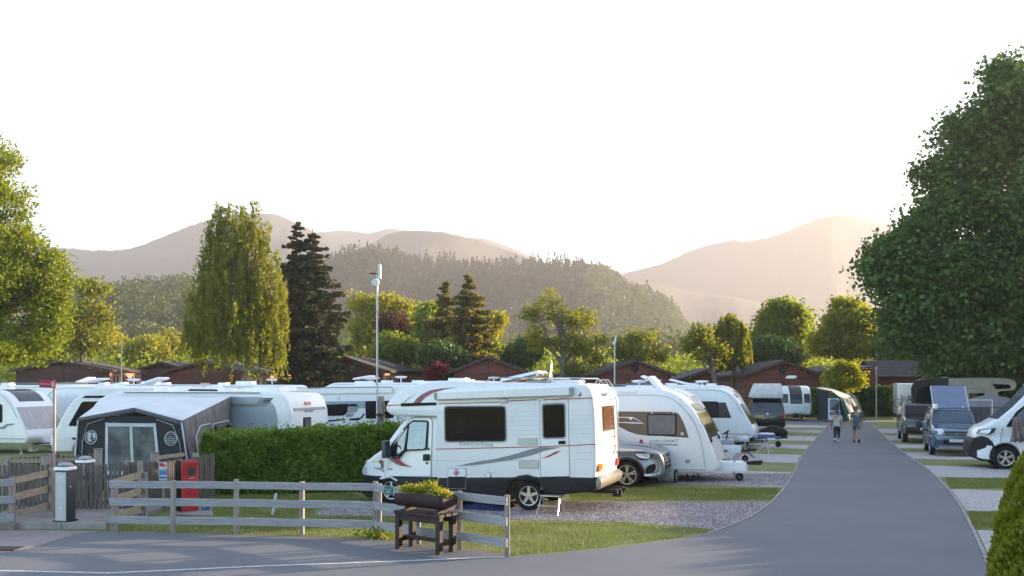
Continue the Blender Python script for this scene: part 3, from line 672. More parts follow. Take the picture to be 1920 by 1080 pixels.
# --- golden cypress in the bottom right corner
def cypress():
    rng = np.random.default_rng(81); c = Vector((6.42, 11.0, 0)); H = 2.55; N = 72000
    t = thing('golden_cypress', 'dense golden green conical cypress at the bottom right corner', 'shrub', c)
    u = rng.uniform(0, 1, N)**.8; z = u*H; th = rng.uniform(0, 6.28, N)
    lump = .045*np.sin(th*7+z*5)+.04*np.sin(th*13-z*9)+.03*np.sin(z*14+th*3)
    r = .93*np.sqrt(np.clip(1-u**1.5, 0, 1))*(1+lump)*np.clip(.74+.9*u, 0, 1)-np.abs(rng.normal(size=N))*.07
    P = np.stack([r*np.cos(th), r*np.sin(th), z], 1); d = np.stack([np.cos(th)*.5, np.sin(th)*.5, np.ones(N)*1.1], 1)
    leaf_obj('foliage', P, .032, L_YEW, t, rng=rng, elong=2.1, dirs=d)
    core = MB(); core.lathe([(.55, .02), (.7, .5), (.66, 1.1), (.48, 1.7), (.2, 2.2), (.02, 2.35)], n=14)
    core.build('branches', mat('cypress_core', (.03, .032, .012), .95), t, smooth=60)
cypress()
# --- grass blades and stones close to the camera
def inpoly(x, y, poly):
    r = np.zeros(len(x), bool); n = len(poly); j = n-1
    for i in range(n):
        xi, yi = poly[i][0], poly[i][1]; xj, yj = poly[j][0], poly[j][1]
        c = ((yi > y) != (yj > y)) & (x < (xj-xi)*(y-yi)/(yj-yi+1e-12)+xi); r ^= c; j = i
    return r
def blades(name, poly, n, h, m, seed, wd=.012):
    rng = np.random.default_rng(seed); xs = [p[0] for p in poly]; ys = [p[1] for p in poly]
    x = rng.uniform(min(xs), max(xs), n); y = rng.uniform(min(ys), max(ys), n); k = inpoly(x, y, poly); x = x[k]; y = y[k]; N = len(x)
    keep = np.sin(x*2.3+y*1.1)*np.sin(y*3.1-x*.7)+rng.normal(size=N)*.8 > -.6; x = x[keep]; y = y[keep]; N = len(x)
    a = rng.uniform(0, 6.28, N); hh = h*rng.uniform(.4, 1.3, N); lean = rng.normal(size=(N, 2))*.35*hh[:, None]
    V = np.empty((N, 3, 3), dtype=np.float32); dx = np.cos(a)*wd/2; dy = np.sin(a)*wd/2
    V[:, 0] = np.stack([x-dx, y-dy, np.zeros(N)], 1); V[:, 1] = np.stack([x+dx, y+dy, np.zeros(N)], 1); V[:, 2] = np.stack([x+lean[:, 0], y+lean[:, 1], hh], 1)
    me = bpy.data.meshes.new(name); me.vertices.add(N*3); me.vertices.foreach_set('co', V.reshape(-1)); me.loops.add(N*3); me.loops.foreach_set('vertex_index', np.arange(N*3, dtype=np.int32))
    me.polygons.add(N); me.polygons.foreach_set('loop_start', np.arange(0, N*3, 3, dtype=np.int32)); me.polygons.foreach_set('loop_total', np.full(N, 3, dtype=np.int32)); me.materials.append(m); me.update(calc_edges=True)
    o = bpy.data.objects.new(name, me); COL.objects.link(o); o['kind'] = 'stuff'; return o
L_GR = leafmat('grass_blades', [(.19, .24, .055), (.26, .30, .075), (.38, .36, .14)], (.24, .28, .06), .3)
verge = [G(215, 985)]+[G(443, 990), G(700, 985), G(860, 978), G(960, 978), G(1180, 981), G(1345, 995), G(1262, 1010), G(1188, 1020), G(1075, 1033), G(958, 1043), G(945, 1038), G(865, 1027), G(780, 1018), G(700, 1010), G(566, 1006), G(443, 1002), G(325, 999), G(215, 995)]
blades('grass', verge, 60000, .05, L_GR, 1)
blades('grass', [G(230, 970), G(590, 968), G(760, 970), G(960, 975), G(860, 980), G(700, 987), G(443, 992), G(230, 986)], 20000, .05, L_GR, 2)
blades('grass', [G(400, 930), G(660, 926), G(690, 938), G(590, 957), G(590, 966), G(400, 968)], 30000, .05, L_GR, 3)
blades('grass', [G(1065, 914), G(1465, 916), G(1448, 938), G(1070, 939)], 34000, .05, L_GR, 4)
blades('grass', [G(1772, 896.5), G(2040, 897), G(2060, 916), G(1782, 916)], 30000, .05, L_GR, 5)
blades('grass', [G(1815, 960), G(2040, 960), G(2060, 992), G(1828, 992)], 26000, .05, L_GR, 6)
def stones(name, poly, n, seed):
    rng = np.random.default_rng(seed); xs = [p[0] for p in poly]; ys = [p[1] for p in poly]
    x = rng.uniform(min(xs), max(xs), n); y = rng.uniform(min(ys), max(ys), n); k = inpoly(x, y, poly); x = x[k]; y = y[k]; N = len(x); s = rng.uniform(.008, .022, N)
    base = np.array([[1, 0, 0], [-.5, .87, 0], [-.5, -.87, 0], [0, 0, 1.0]]); rot = rng.uniform(0, 6.28, N)
    c, q = np.cos(rot), np.sin(rot); V = np.empty((N, 4, 3), dtype=np.float32)
    for i, b in enumerate(base):
        V[:, i, 0] = x+s*(b[0]*c-b[1]*q); V[:, i, 1] = y+s*(b[0]*q+b[1]*c); V[:, i, 2] = .006+s*b[2]*.8
    idx = (np.arange(N)[:, None, None]*4+np.array([[0, 1, 3], [1, 2, 3], [2, 0, 3]])[None]).reshape(-1).astype(np.int32)
    me = bpy.data.meshes.new(name); me.vertices.add(N*4); me.vertices.foreach_set('co', V.reshape(-1)); me.loops.add(N*9); me.loops.foreach_set('vertex_index', idx)
    me.polygons.add(N*3); me.polygons.foreach_set('loop_start', np.arange(0, N*9, 3, dtype=np.int32)); me.polygons.foreach_set('loop_total', np.full(N*3, 3, dtype=np.int32))
    me.materials.append(mat('pebble', (.30, .26, .26), .8, island=.45)); me.update(calc_edges=True)
    o = bpy.data.objects.new(name, me); COL.objects.link(o); o['kind'] = 'stuff'
stones('gravel', front, 42000, 1)
stones('gravel', [G(1240, 888), G(1485, 888), G(1470, 912), G(1240, 908)], 12000, 2)
# --- unseen trees: at right shading the pitches, behind the camera added for dark reflections
SHADE = [(22, 4.0, 10, 4.0), (25, 15.5, 11, 3.8), (32.5, 44, 12, 4.0), (42, 52, 15, 5.0), (21, -8, 11, 4.6), (60, 74, 17, 6.5), (48, 66, 15, 4.5), (-26, -22, 8, 4.5), (-8, -26, 9, 4.5), (9, -26, 8, 4.5)]
rng = np.random.default_rng(99)
base_t = None
for i, (x, y, h, r) in enumerate(SHADE):
    if base_t is None:
        base_t = thing('unseen_broadleaf_tree', 'unseen leafy tree outside the picture, placed for shade and reflections', 'tree', (x, y, 0), group='unseen trees for shade and reflections')
        bl = [(0, 0, .68, .32, .32, .26), (.14, .1, .5, .3, .3, .2), (-.16, -.05, .48, .3, .3, .2), (.05, -.17, .4, .28, .28, .18), (-.05, .14, .84, .2, .2, .14)]
        leaf_obj('crown', crown_pts(bl, 700, 34, .11, rng), .034, L_SYC, base_t, rng=rng)
        mb = MB(); limbs(mb, (0, 0, 0), [Vector(b[:3]) for b in bl], .03, .2, rng, twig=1); mb.build('trunk', M_BARK, base_t, smooth=60)
        base_t.scale = (r*3.1, r*3.1, h); base_t['src'] = 1; del base_t['src']
    else:
        c = copy_tree(base_t); c.location = (x, y, 0); c.scale = (r*3.1, r*3.1, h); c.rotation_euler = (0, 0, i*1.3)

hedge('unseen_shade_hedge', 'unseen rough hedge added outside the picture to shade the road', (22.5, -14), (23.5, 37), 1.2, 3.3, 3.5, 9000, .3, 73, L_SYC)  # unseen hedge added to keep the low sun off the road
# ================================================================== CHALETS
def timber(name, c1, c2, pitch=.15):
    m = bpy.data.materials.new(name); m.use_nodes = True; nt = m.node_tree; p = nt.nodes['Principled BSDF']
    c = _ramp(nt, _noise(nt, _pos(nt, (.6, .6, 9)), 1.5, 4), [(.3, c1), (.7, c2)])
    g = nt.nodes.new('ShaderNodeNewGeometry'); k = _ramp(nt, g.outputs['Random Per Island'], [(0, (.75,)*3), (1, (1.2,)*3)])
    mm = nt.nodes.new('ShaderNodeMix'); mm.data_type = 'RGBA'; mm.blend_type = 'MULTIPLY'; mm.inputs[0].default_value = 1
    nt.links.new(c, mm.inputs[6]); nt.links.new(k, mm.inputs[7]); nt.links.new(mm.outputs[2], p.inputs['Base Color'])
    p.inputs['Roughness'].default_value = .75; return m
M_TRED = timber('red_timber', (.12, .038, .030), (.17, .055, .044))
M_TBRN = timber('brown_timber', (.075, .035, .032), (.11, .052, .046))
M_TPALELIT = timber('pale_sunlit_timber', (.38, .20, .14), (.48, .27, .19))  # sunlight painted into chalet side walls as paler timber; lodge doors share it
M_TILE = mat('roof_tile', (.026, .03, .040), .7, col2=(.045, .05, .062), vs=2.5, island=.25)
M_TILEB = mat('roof_tile_brown', (.035, .032, .036), .75, col2=(.07, .058, .056), vs=2.5, island=.25)
M_FASC = mat('fascia_brown', (.06, .03, .022), .6)
M_GLD = mat('dark_window', (.012, .014, .018), .06, spec=.6)
M_CURT = mat('curtain', (.42, .40, .36), .9, sc=(8, 8, .3), vs=4, col2=(.26, .25, .24))
M_WFR = mat('white_frame', (.62, .62, .60), .5)
M_BFR = mat('brown_frame', (.16, .09, .05), .6)
def chalet(label, px, peak, eave, Y, hw_px, t=0, length=11, wall=None, tile=None, group='timber chalets behind the pitches', back=0, wins=(), lamp=False, sidewins=0, sidewall=None):
    """Gable towards the camera; ridge running back. peak/eave are rows of the photograph."""
    wall = wall or M_TRED; tile = tile or M_TILE
    W = hw_px/F*Y; zp = Z_(peak, Y); ze = Z_(eave, Y); hw = W-.35
    r = thing('timber_chalet', label, 'chalet', (X_(px, Y), Y, 0), -R(t), group)
    sl = (zp-ze)/W; th = .12
    def roofz(x): return zp-th-abs(x)*sl
    # clapboards on the gable and the two long sides
    mb = MB(); z = 0; p = .19
    while z < zp:
        zt = z+p; lim = hw if zt < roofz(hw) else max(0, (zp-th-zt)/sl)
        if lim > .05: mb.prism([(-lim, z), (lim, z), (min(lim, hw), zt-.012), (-min(lim, hw), zt-.012)], 0, .05) if False else mb.add(
            [(-lim, -.03, z), (lim, -.03, z), (lim, 0, zt), (-lim, 0, zt), (-lim, .06, z), (lim, .06, z), (lim, .06, zt), (-lim, .06, zt)], [(0, 1, 2, 3), (0, 3, 7, 4), (1, 5, 6, 2), (0, 4, 5, 1), (3, 2, 6, 7)])
        z = zt
    mb.build('wall', wall, r)
    mb = MB(); zs = roofz(hw)
    for s in (-1, 1):
        z = 0
        while z < zs-.02:
            zt = min(z+p, zs); x0 = s*hw; xo = s*(hw+.03)
            f = [(0, 1, 2, 3), (0, 4, 5, 1)] if s > 0 else [(3, 2, 1, 0), (1, 5, 4, 0)]
            mb.add([(xo, .1, z), (xo, length, z), (x0, length, zt), (x0, .1, zt), (x0-s*.05, .1, z), (x0-s*.05, length, z)], f); z = zt
    mb.box((0, length, zs/2), (2*hw, .1, zs)); mb.build('wall', sidewall or wall, r)
    MB().box((0, length/2, .1), (2*hw-.1, length-.3, .2)).build('base', M_CONC, r)
    # tiled slopes, one stepped course after another, laid in two halves
    rf = None
    for s in (-1, 1):
        mb = MB(); n = max(6, int(W/.32)); nx = 10
        for k in range(n):
            a, b = W*k/n, W*(k+1)/n+.03
            for q in range(nx):
                y0 = -.45+(length+.75)*q/nx; y1 = -.45+(length+.75)*(q+1)/nx-.02; j = random.uniform(0, .012)
                mb.add([(s*a, y0, zp-a*sl+.01+j), (s*a, y1, zp-a*sl+.01+j), (s*b, y1, zp-b*sl+.05+j), (s*b, y0, zp-b*sl+.05+j), (s*b, y0, zp-b*sl-.01), (s*b, y1, zp-b*sl-.01), (s*a, y0, zp-a*sl-.03), (s*a, y1, zp-a*sl-.03)],
                       [(0, 1, 2, 3), (3, 2, 5, 4), (0, 3, 4, 6), (1, 7, 5, 2), (6, 4, 5, 7)])
        rf = mb.build('roof', tile, r)
    MB().prism([(-.13, zp-.02), (0, zp+.07), (.13, zp-.02)], -.46, length+.31).build('ridge', tile, r)
    for s in (-1, 1):
        MB().prism([(0, zp-.01), (0, zp-.2), (s*W, ze-.2), (s*W, ze-.01)] if s > 0 else [(0, zp-.01), (s*W, ze-.01), (s*W, ze-.2), (0, zp-.2)], -.5, -.455).build('bargeboard', M_FASC, r)
        MB().box((s*(W+.04), length/2, ze-.1), (.1, length+.7, .09)).build('gutter', M_FASC, r)
    MB().box((0, -.055, zp*.35), (.1, .04, zp*1.1)).build('trim', M_FASC, r)
    for (wx, wz, ww, wh, cur) in wins:
        f = MB().box((wx, -.06, wz), (ww+.14, .07, wh+.14)).build('window', M_WFR, r)
        MB().box((wx, -.1, wz), (ww, .02, wh)).build('pane', M_GLD, f)
        if cur: MB().box((wx+ww*.2, -.115, wz), (ww*.35, .01, wh)).build('curtain', M_CURT, f)
    for i in range(sidewins):
        yy = 1.6+i*2.6
        f = MB().box((hw+.05, yy, ze-1.1), (.07, 1.15, 1.25)).build('window', M_BFR, r)
        MB().box((hw+.09, yy, ze-1.1), (.02, 1.0, 1.1)).build('pane', M_GLD, f)
        MB().box((hw+.105, yy-.2, ze-1.1), (.01, .3, 1.1)).build('curtain', M_CURT, f)
    if lamp: MB().lathe([(.02, 0), (.22, .02), (.3, .16), (.28, .2)], (0, -.28, zp-.75), 'Y', 12).build('vent', M_DKMET, r, smooth=40)
    return r
# far ones first
chalet('dark gabled chalet farthest left, its pinkish side wall catching the sun', 118, 675, 694, 82, 92, t=-5, length=9, wall=M_TBRN, tile=M_TILEB, sidewins=3, sidewall=M_TPALELIT)
chalet('slate roofed chalet second from the left, partly behind the weeping birch', 382, 676, 697, 84, 78, t=3, length=11, sidewins=3, sidewall=M_TPALELIT)
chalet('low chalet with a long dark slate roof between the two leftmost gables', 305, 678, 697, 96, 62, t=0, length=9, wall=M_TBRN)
chalet('chalet with sunlit side showing between birch trunk and dark spruce', 468, 682, 698, 98, 52, t=6, length=9, wall=M_TPALELIT, tile=M_TILEB, sidewins=2)
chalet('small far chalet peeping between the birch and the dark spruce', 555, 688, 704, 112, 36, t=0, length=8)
chalet('brown chalet right of the dark spruce with a sunlit windowed side', 650, 669, 695, 80, 78, t=10, length=12, wall=M_TBRN, tile=M_TILEB, sidewins=4, sidewall=M_TPALELIT)
chalet('low brown roof behind the sunlit side of the brown chalet', 770, 684, 700, 104, 60, t=8, length=9, wall=M_TBRN, tile=M_TILEB)
chalet('dark red chalet in front of the two centre conifers', 916, 668, 696, 80, 73, t=2, length=12, wall=M_TRED)
chalet('far slate roof just left of the chalet by the centre conifers', 880, 674, 697, 92, 52, t=0, length=9)
chalet('small low chalet behind the motorhome dish', 1080, 692, 706, 105, 48, t=0, length=8)
chalet('red chalet with a round wall vent behind the slim far mast', 1190, 674, 702, 80, 76, t=-1, length=12, lamp=True)
chalet('far chalet roof showing left of the vented red chalet', 1152, 680, 702, 96, 50, length=8)
chalet('low dark chalet with a skylight behind the pair of grey limbed trees', 1335, 690, 710, 96, 62, length=9, wins=((-1.8, 1.7, .5, 1.2, 0),))
chalet('red chalet with a round wall vent at the end of the lane', 1467, 676, 703, 80, 77, t=0, length=12, lamp=True)
chalet('far slate roof behind the left slope of the lane end chalet', 1425, 681, 703, 95, 50, length=8)
chalet('far chalet roof between the lane end chalet and the golden bush tree', 1575, 686, 704, 100, 66, length=9)
# the long slate roofed block at right: ridge across the view
r = thing('timber_lodge', 'long low lodge with slate roof and red walls beneath the huge sycamore', 'chalet', (X_(1730, 84), 84, 0))
L = 16.0; zr, ze = Z_(675, 84), Z_(706, 82)
mb = MB(); z = 0
while z < ze-.05:
    mb.add([(-3.8, -.03, z), (L-3.8, -.03, z), (L-3.8, 0, z+.19), (-3.8, 0, z+.19), (-3.8, .08, z), (L-3.8, .08, z), (L-3.8, .08, z+.19), (-3.8, .08, z+.19)], [(0, 1, 2, 3), (0, 4, 5, 1), (0, 3, 7, 4)]); z += .19
mb.box((-3.76, 3, ze/2), (.08, 5.9, ze)); mb.box((L-3.84, 3, ze/2), (.08, 5.9, ze)); mb.box((L/2-3.8, 6, ze/2), (L, .1, ze))
mb.add([(-3.8, 0, ze), (-3.8, 6, ze), (-3.8, 3, zr-.1)], [(0, 1, 2)]); mb.build('wall', M_TRED, r)
for sgn in (-1, 1):
    mb = MB(); n = 11
    for k in range(n):
        a, b = 3.5*k/n, 3.5*(k+1)/n+.03; sl = (zr-ze)/3.5
        for q in range(16):
            x0 = -4.1+q*(L+.6)/16; x1 = x0+(L+.6)/16-.02; j = random.uniform(0, .012); yc = 3
            f = [(0, 3, 2, 1), (3, 4, 5, 2), (0, 1, 6), (0, 1, 2, 3)]
            A = (x0, yc+sgn*a, zr-a*sl+j); B = (x1, yc+sgn*a, zr-a*sl+j); C_ = (x1, yc+sgn*b, zr-b*sl+.05+j); D = (x0, yc+sgn*b, zr-b*sl+.05+j); E = (x0, yc+sgn*b, zr-b*sl); G_ = (x1, yc+sgn*b, zr-b*sl)
            mb.add([A, B, C_, D, E, G_], [(0, 1, 2, 3) if sgn > 0 else (0, 3, 2, 1), (3, 2, 5, 4)])
    mb.build('roof', M_TILE, r)
MB().box((L/2-3.8, -.42, ze-.04), (L+.6, .1, .12)).build('gutter', M_FASC, r)
for wx, ww, mt in ((-2.6, .9, M_TPALELIT), (.6, 1.3, None), (3.4, .9, M_TPALELIT), (6.2, 1.3, None)):
    if mt: MB().box((wx, -.06, 1.55), (ww, .06, 2.1)).build('door', mt, r)
    else:
        f = MB().box((wx, -.06, 1.9), (ww+.14, .06, 1.2)).build('window', M_WFR, r); MB().box((wx, -.1, 1.9), (ww, .02, 1.06)).build('pane', M_GLD, f)
r = thing('timber_chalet', 'red gabled end wall with a door window beside the slate roofed lodge', 'chalet', (X_(1627, 78), 80, 0), 0)
MB().prism([(-1.3, 0), (1.3, 0), (1.3, Z_(688, 80)-.1), (-1.3, Z_(697, 80))], 0, 5).build('wall', M_TRED, r)
MB().prism([(-2.0, Z_(701, 80)), (1.35, Z_(686, 80)), (1.35, Z_(684, 80)), (-2.0, Z_(699, 80))], -.4, 5.3).build('roof', M_TILE, r)
f = MB().box((.1, -.04, 1.7), (.8, .06, 1.7)).build('window', M_FASC, r); MB().box((.1, -.08, 1.7), (.66, .02, 1.5)).build('pane', M_GLD, f)
# ================================================================== VEHICLE TOOLS
M_WHITE = mat('gelcoat_white', (.74, .75, .765), .3, col2=(.82, .83, .845), vs=2.2, sc=(2.2, 2.2, .5), lo=.2, hi=.45, coat=.3)
M_WHITE2 = mat('gelcoat_cream', (.70, .69, .64), .35, var=.04, coat=.2)
M_SILV = mat('silver_panel', (.36, .40, .44), .32, var=.04, coat=.3)
M_TRIM = mat('grey_trim', (.30, .31, .32), .4)
M_BLK = mat('black_plastic', (.006, .006, .007), .55, bump=.1, spec=.3)
M_DKG = mat('dark_skirt', (.012, .0135, .017), .5, var=.1, spec=.3)
M_TYRE = mat('tyre', (.007, .007, .0075), .85, bump=.4, bs=80)
M_ALLOY = mat('alloy', (.55, .56, .58), .3, .85)
M_STEEL = mat('steel', (.42, .43, .45), .35, .85)
M_GALV = mat('galvanised', (.36, .38, .40), .45, .6, col2=(.48, .50, .52), vs=12)
M_WIN = mat('tinted_window', (.005, .005, .006), .05, spec=.5)
M_WING = mat('grey_window', (.05, .062, .075), .08, spec=.5)
M_WINBL = mat('blue_grey_window', (.05, .075, .11), .15, spec=.5, col2=(.07, .10, .14), vs=4)
M_BRNW = mat('brown_band', (.045, .038, .036), .25, coat=.2)
M_RED = mat('red_stripe', (.36, .03, .05), .35)
M_REDL = mat('red_lens', (.45, .02, .015), .2, coat=.6)
M_ORL = mat('orange_lens', (.55, .17, .02), .25, coat=.5)
M_CLR = mat('clear_lens', (.62, .66, .70), .12, coat=.8, metal=.2)
M_GREYD = mat('grey_decal', (.20, .22, .25), .35)
M_BLUED = mat('blue_decal', (.03, .05, .20), .3)
M_PLATEY = mat('yellow_plate', (.62, .42, .06), .5)
M_PLATEW = mat('white_plate', (.6, .63, .66), .5)
class Frame:
    """A vehicle's own frame: x forward, y left, z up. contact is a ground point on the visible side plane."""
    def __init__(s, contact, heading, hw, side, cx=0.0):
        s.h = R(heading); s.d = Vector((math.cos(s.h), math.sin(s.h), 0)); s.n = Vector((-math.sin(s.h), math.cos(s.h), 0))
        s.hw = hw; s.side = side; s.O = Vector((contact[0], contact[1], 0))-s.n*side*hw-s.d*cx
    def L(s, px, py, off=0.0):
        kx, ky = (px-960)/F, 1.0
        Yd = (s.side*(s.hw+off)+s.O.dot(s.n))/(kx*s.n.x+ky*s.n.y)
        return ((Vector((kx*Yd, Yd, 0))-s.O).dot(s.d), CAMH-(py-HOR)/F*Yd)
    def P(s, pts, tf=None, off=0.0):
        return [s.L(*(tf(*p) if tf else p), off) for p in pts]
def area2(p): return sum(p[i][0]*p[(i+1) % len(p)][1]-p[(i+1) % len(p)][0]*p[i][1] for i in range(len(p)))
def body(name, poly, hw, m, parent, r=.05, warp=None, smooth=40, y0=None):
    """Side profile swept across the width with softened edges."""
    P = [Vector(p) for p in poly]
    if area2(poly) < 0: P = P[::-1]
    n = len(P)
    def inset(d):
        out = []
        for i in range(n):
            a, b, c = P[i-1], P[i], P[(i+1) % n]; e1 = (b-a).normalized() if (b-a).length > 1e-6 else Vector((1, 0)); e2 = (c-b).normalized() if (c-b).length > 1e-6 else e1
            nn = Vector((-e1.y-e2.y, e1.x+e2.x)); 
            if nn.length < .2: nn = Vector((-e1.y, e1.x))
            out.append(b+nn.normalized()*d)
        return out
    rings = [(-hw, r), (-hw+r*.12, r*.5), (-hw+r*.45, r*.14), (-hw+r, 0), (0, 0), (hw-r, 0), (hw-r*.45, r*.14), (hw-r*.12, r*.5), (hw, r)]
    vs = []; wf = warp or (lambda x, z: 1.0)
    for y, d in rings:
        for q, q0 in zip(inset(d), P): vs.append((q.x, y*wf(q0.x, q0.y), q.y))
    fs = [[k*n+i, (k+1)*n+i, (k+1)*n+(i+1) % n, k*n+(i+1) % n] for k in range(len(rings)-1) for i in range(n)]
    from mathutils.geometry import tessellate_polygon
    tri = tessellate_polygon([[Vector((q.x, q.y, 0)) for q in inset(r)]]); o_ = (len(rings)-1)*n
    fs += [list(t) for t in tri]+[[o_+i for i in t][::-1] for t in tri]
    mb = MB(); mb.add(vs, fs); o = mb.build(name, m, parent, smooth=None)
    me = o.data; import bmesh
    bm = bmesh.new(); bm.from_mesh(me); bmesh.ops.recalc_face_normals(bm, faces=bm.faces)
    bm.to_mesh(me); bm.free()
    me.polygons.foreach_set('use_smooth', [True]*len(me.polygons)); me.set_sharp_from_angle(angle=R(smooth)); return o
def side(name, poly, hw, sgn, m, parent, off=.006, th=.012, warp=None, smooth=None, sink=.03):
    """A panel lying on one side of the vehicle, standing `off` proud of it."""
    wf = warp or (lambda x, z: 1.0); P = list(poly) if area2(poly) > 0 else list(poly)[::-1]; n = len(P)
    vs = [(x, sgn*(hw*wf(x, z)+off), z) for x, z in P]+[(x, sgn*(hw*wf(x, z)+off-th-sink), z) for x, z in P]
    f1 = list(range(n)); f2 = [n+i for i in range(n)]
    fs = [f1[::-1] if sgn > 0 else f1, f2 if sgn > 0 else f2[::-1]]+[[i, (i+1) % n, n+(i+1) % n, n+i] if sgn > 0 else [i, n+i, n+(i+1) % n, (i+1) % n] for i in range(n)]
    return MB().add(vs, fs).build(name, m, parent, smooth=smooth)
def sline(pts, wd):                       # thin line on the side: offset polyline into a polygon
    P = [Vector(p) for p in pts]; a = []; b = []
    for i, p in enumerate(P):
        t = (P[min(i+1, len(P)-1)]-P[max(i-1, 0)]).normalized(); nn = Vector((-t.y, t.x))*wd/2; a.append(tuple(p+nn)); b.append(tuple(p-nn))
    return a+b[::-1]
def band(name, prof, pa, pb, y0, y1, off, m, parent, th=.01, warp=None, hw=1.0, ny=4, shrink=(0, 0)):
    """A patch that follows the outline between two of its points (the nose, the roof, the back)."""
    P0 = [Vector(p) for p in prof]; P = []
    if area2(prof) < 0: P0 = P0[::-1]
    for i, a in enumerate(P0):
        b = P0[(i+1) % len(P0)]; k = max(1, int((b-a).length/.05)); P += [a.lerp(b, j/k) for j in range(k)]
    n = len(P); near = lambda q: min(range(n), key=lambda i: (P[i]-Vector(q)).length)
    i, j = near(pa), near(pb); j = (i+1) % n if i == j else j; f = []; k = i
    while k != j: f.append(k); k = (k+1) % n
    f.append(j); g = []; k = i
    while k != j: g.append(k); k = (k-1) % n
    g.append(j); ln = lambda s: sum((P[s[q+1]]-P[s[q]]).length for q in range(len(s)-1)); S = f if ln(f) <= ln(g) else g
    pts = []
    for q in S:
        a, b, c = P[q-1], P[q], P[(q+1) % n]; e = (c-a).normalized(); nn = Vector((e.y, -e.x)); pts.append((b, nn))
    wf = warp or (lambda x, z: 1.0); vs = []; m_ = len(pts)
    for lay in (off, off-th-.02):
        for qi, (b, nn) in enumerate(pts):
            s = qi/(m_-1); ya = y0+shrink[0]*s; yb = y1-shrink[1]*s
            for u in range(ny+1):
                y = ya+(yb-ya)*u/ny; q = b+nn*lay; vs.append((q.x, y*wf(b.x, b.y), q.y))
    w_ = ny+1; fs = []
    for qi in range(m_-1):
        for u in range(ny):
            a = qi*w_+u; fs.append([a, a+1, a+w_+1, a+w_]); o = m_*w_; fs.append([o+a, o+a+w_, o+a+w_+1, o+a+1])
    o = m_*w_
    for u in range(ny): fs += [[u, o+u, o+u+1, u+1], [(m_-1)*w_+u, (m_-1)*w_+u+1, o+(m_-1)*w_+u+1, o+(m_-1)*w_+u]]
    for qi in range(m_-1): a = qi*w_; fs += [[a, a+w_, o+a+w_, o+a], [a+ny, o+a+ny, o+a+w_+ny, a+w_+ny]]
    ob = MB().add(vs, fs).build(name, m, parent); import bmesh
    bm = bmesh.new(); bm.from_mesh(ob.data); bmesh.ops.recalc_face_normals(bm, faces=bm.faces); bm.to_mesh(ob.data); bm.free()
    ob.data.polygons.foreach_set('use_smooth', [True]*len(ob.data.polygons)); ob.data.set_sharp_from_angle(angle=R(40)); return ob
def well(parent, cx, r, zc, hw): MB().prism(arch(cx, r, zc=zc), -(hw-.27), hw-.27).build('wheel_well', M_BLK, parent)
WC = {}
def wheel(parent, x, y, rad, w=.2, spokes=5, sgn=1, rimr=.66, m=None, dark=None, twin=False):
    """Tyre with a rim, hub and spokes as sub-parts; sgn tells which side faces out."""
    key = (round(rad, 2), w, spokes, sgn, rimr, twin)
    if key not in WC:
        rr = rad*rimr
        t = MB().lathe([(rr, -w*.5), (rad*.9, -w*.5), (rad*.98, -w*.38), (rad, -w*.2), (rad, w*.2), (rad*.98, w*.38), (rad*.9, w*.5), (rr, w*.5), (rr*.97, w*.3), (rr*.97, -w*.3)], axis='Y', n=28)
        rim = MB(); rim.lathe([(rr*1.0, sgn*w*.5), (rr*.93, sgn*w*.49), (rr*.9, sgn*w*.36), (rr*.9, sgn*w*.3), (rr*1.0, sgn*w*.3)], axis='Y', n=28)
        rim.lathe([(.0, sgn*w*.46), (rr*.2, sgn*w*.45), (rr*.24, sgn*w*.38), (rr*.24, sgn*w*.2)], axis='Y', n=12)
        for k in range(spokes):
            a = 2*math.pi*k/spokes+.3
            for off in ((-.16, .16) if twin else (0,)):
                ca, sa = math.cos(a+off), math.sin(a+off); c0, s0 = math.cos(a), math.sin(a); wd = rr*(.08 if twin else .17)
                p = [(c0*rr*.18-s0*wd, s0*rr*.18+c0*wd), (c0*rr*.18+s0*wd, s0*rr*.18-c0*wd), (ca*rr*.92+sa*wd*.8, sa*rr*.92-ca*wd*.8), (ca*rr*.92-sa*wd*.8, sa*rr*.92+ca*wd*.8)]
                rim.prism(p, sgn*w*.44, sgn*w*.34)
        back = MB().lathe([(0, sgn*w*.18), (rr*.95, sgn*w*.18), (rr*.95, sgn*w*.1), (0, sgn*w*.1)], axis='Y', n=20)
        WC[key] = (t, rim, back)
    t, rim, back = WC[key]
    o = t.build('wheel', M_TYRE, parent, smooth=35, loc=(x, y, rad))
    rim.build('rim', m or M_ALLOY, o, smooth=30); back.build('brake_disc', dark or M_DKMET, o, smooth=30)
    return o
def arch(cx, r, z0=None, n=9, zc=None):   # points of a wheel arch from front to back, for bottoms drawn back to front
    zc = r*.8 if zc is None else zc; out = []
    for i in range(n+1):
        a = math.pi*i/n; out.append((cx-r*math.cos(a), zc+r*math.sin(a)))
    return out
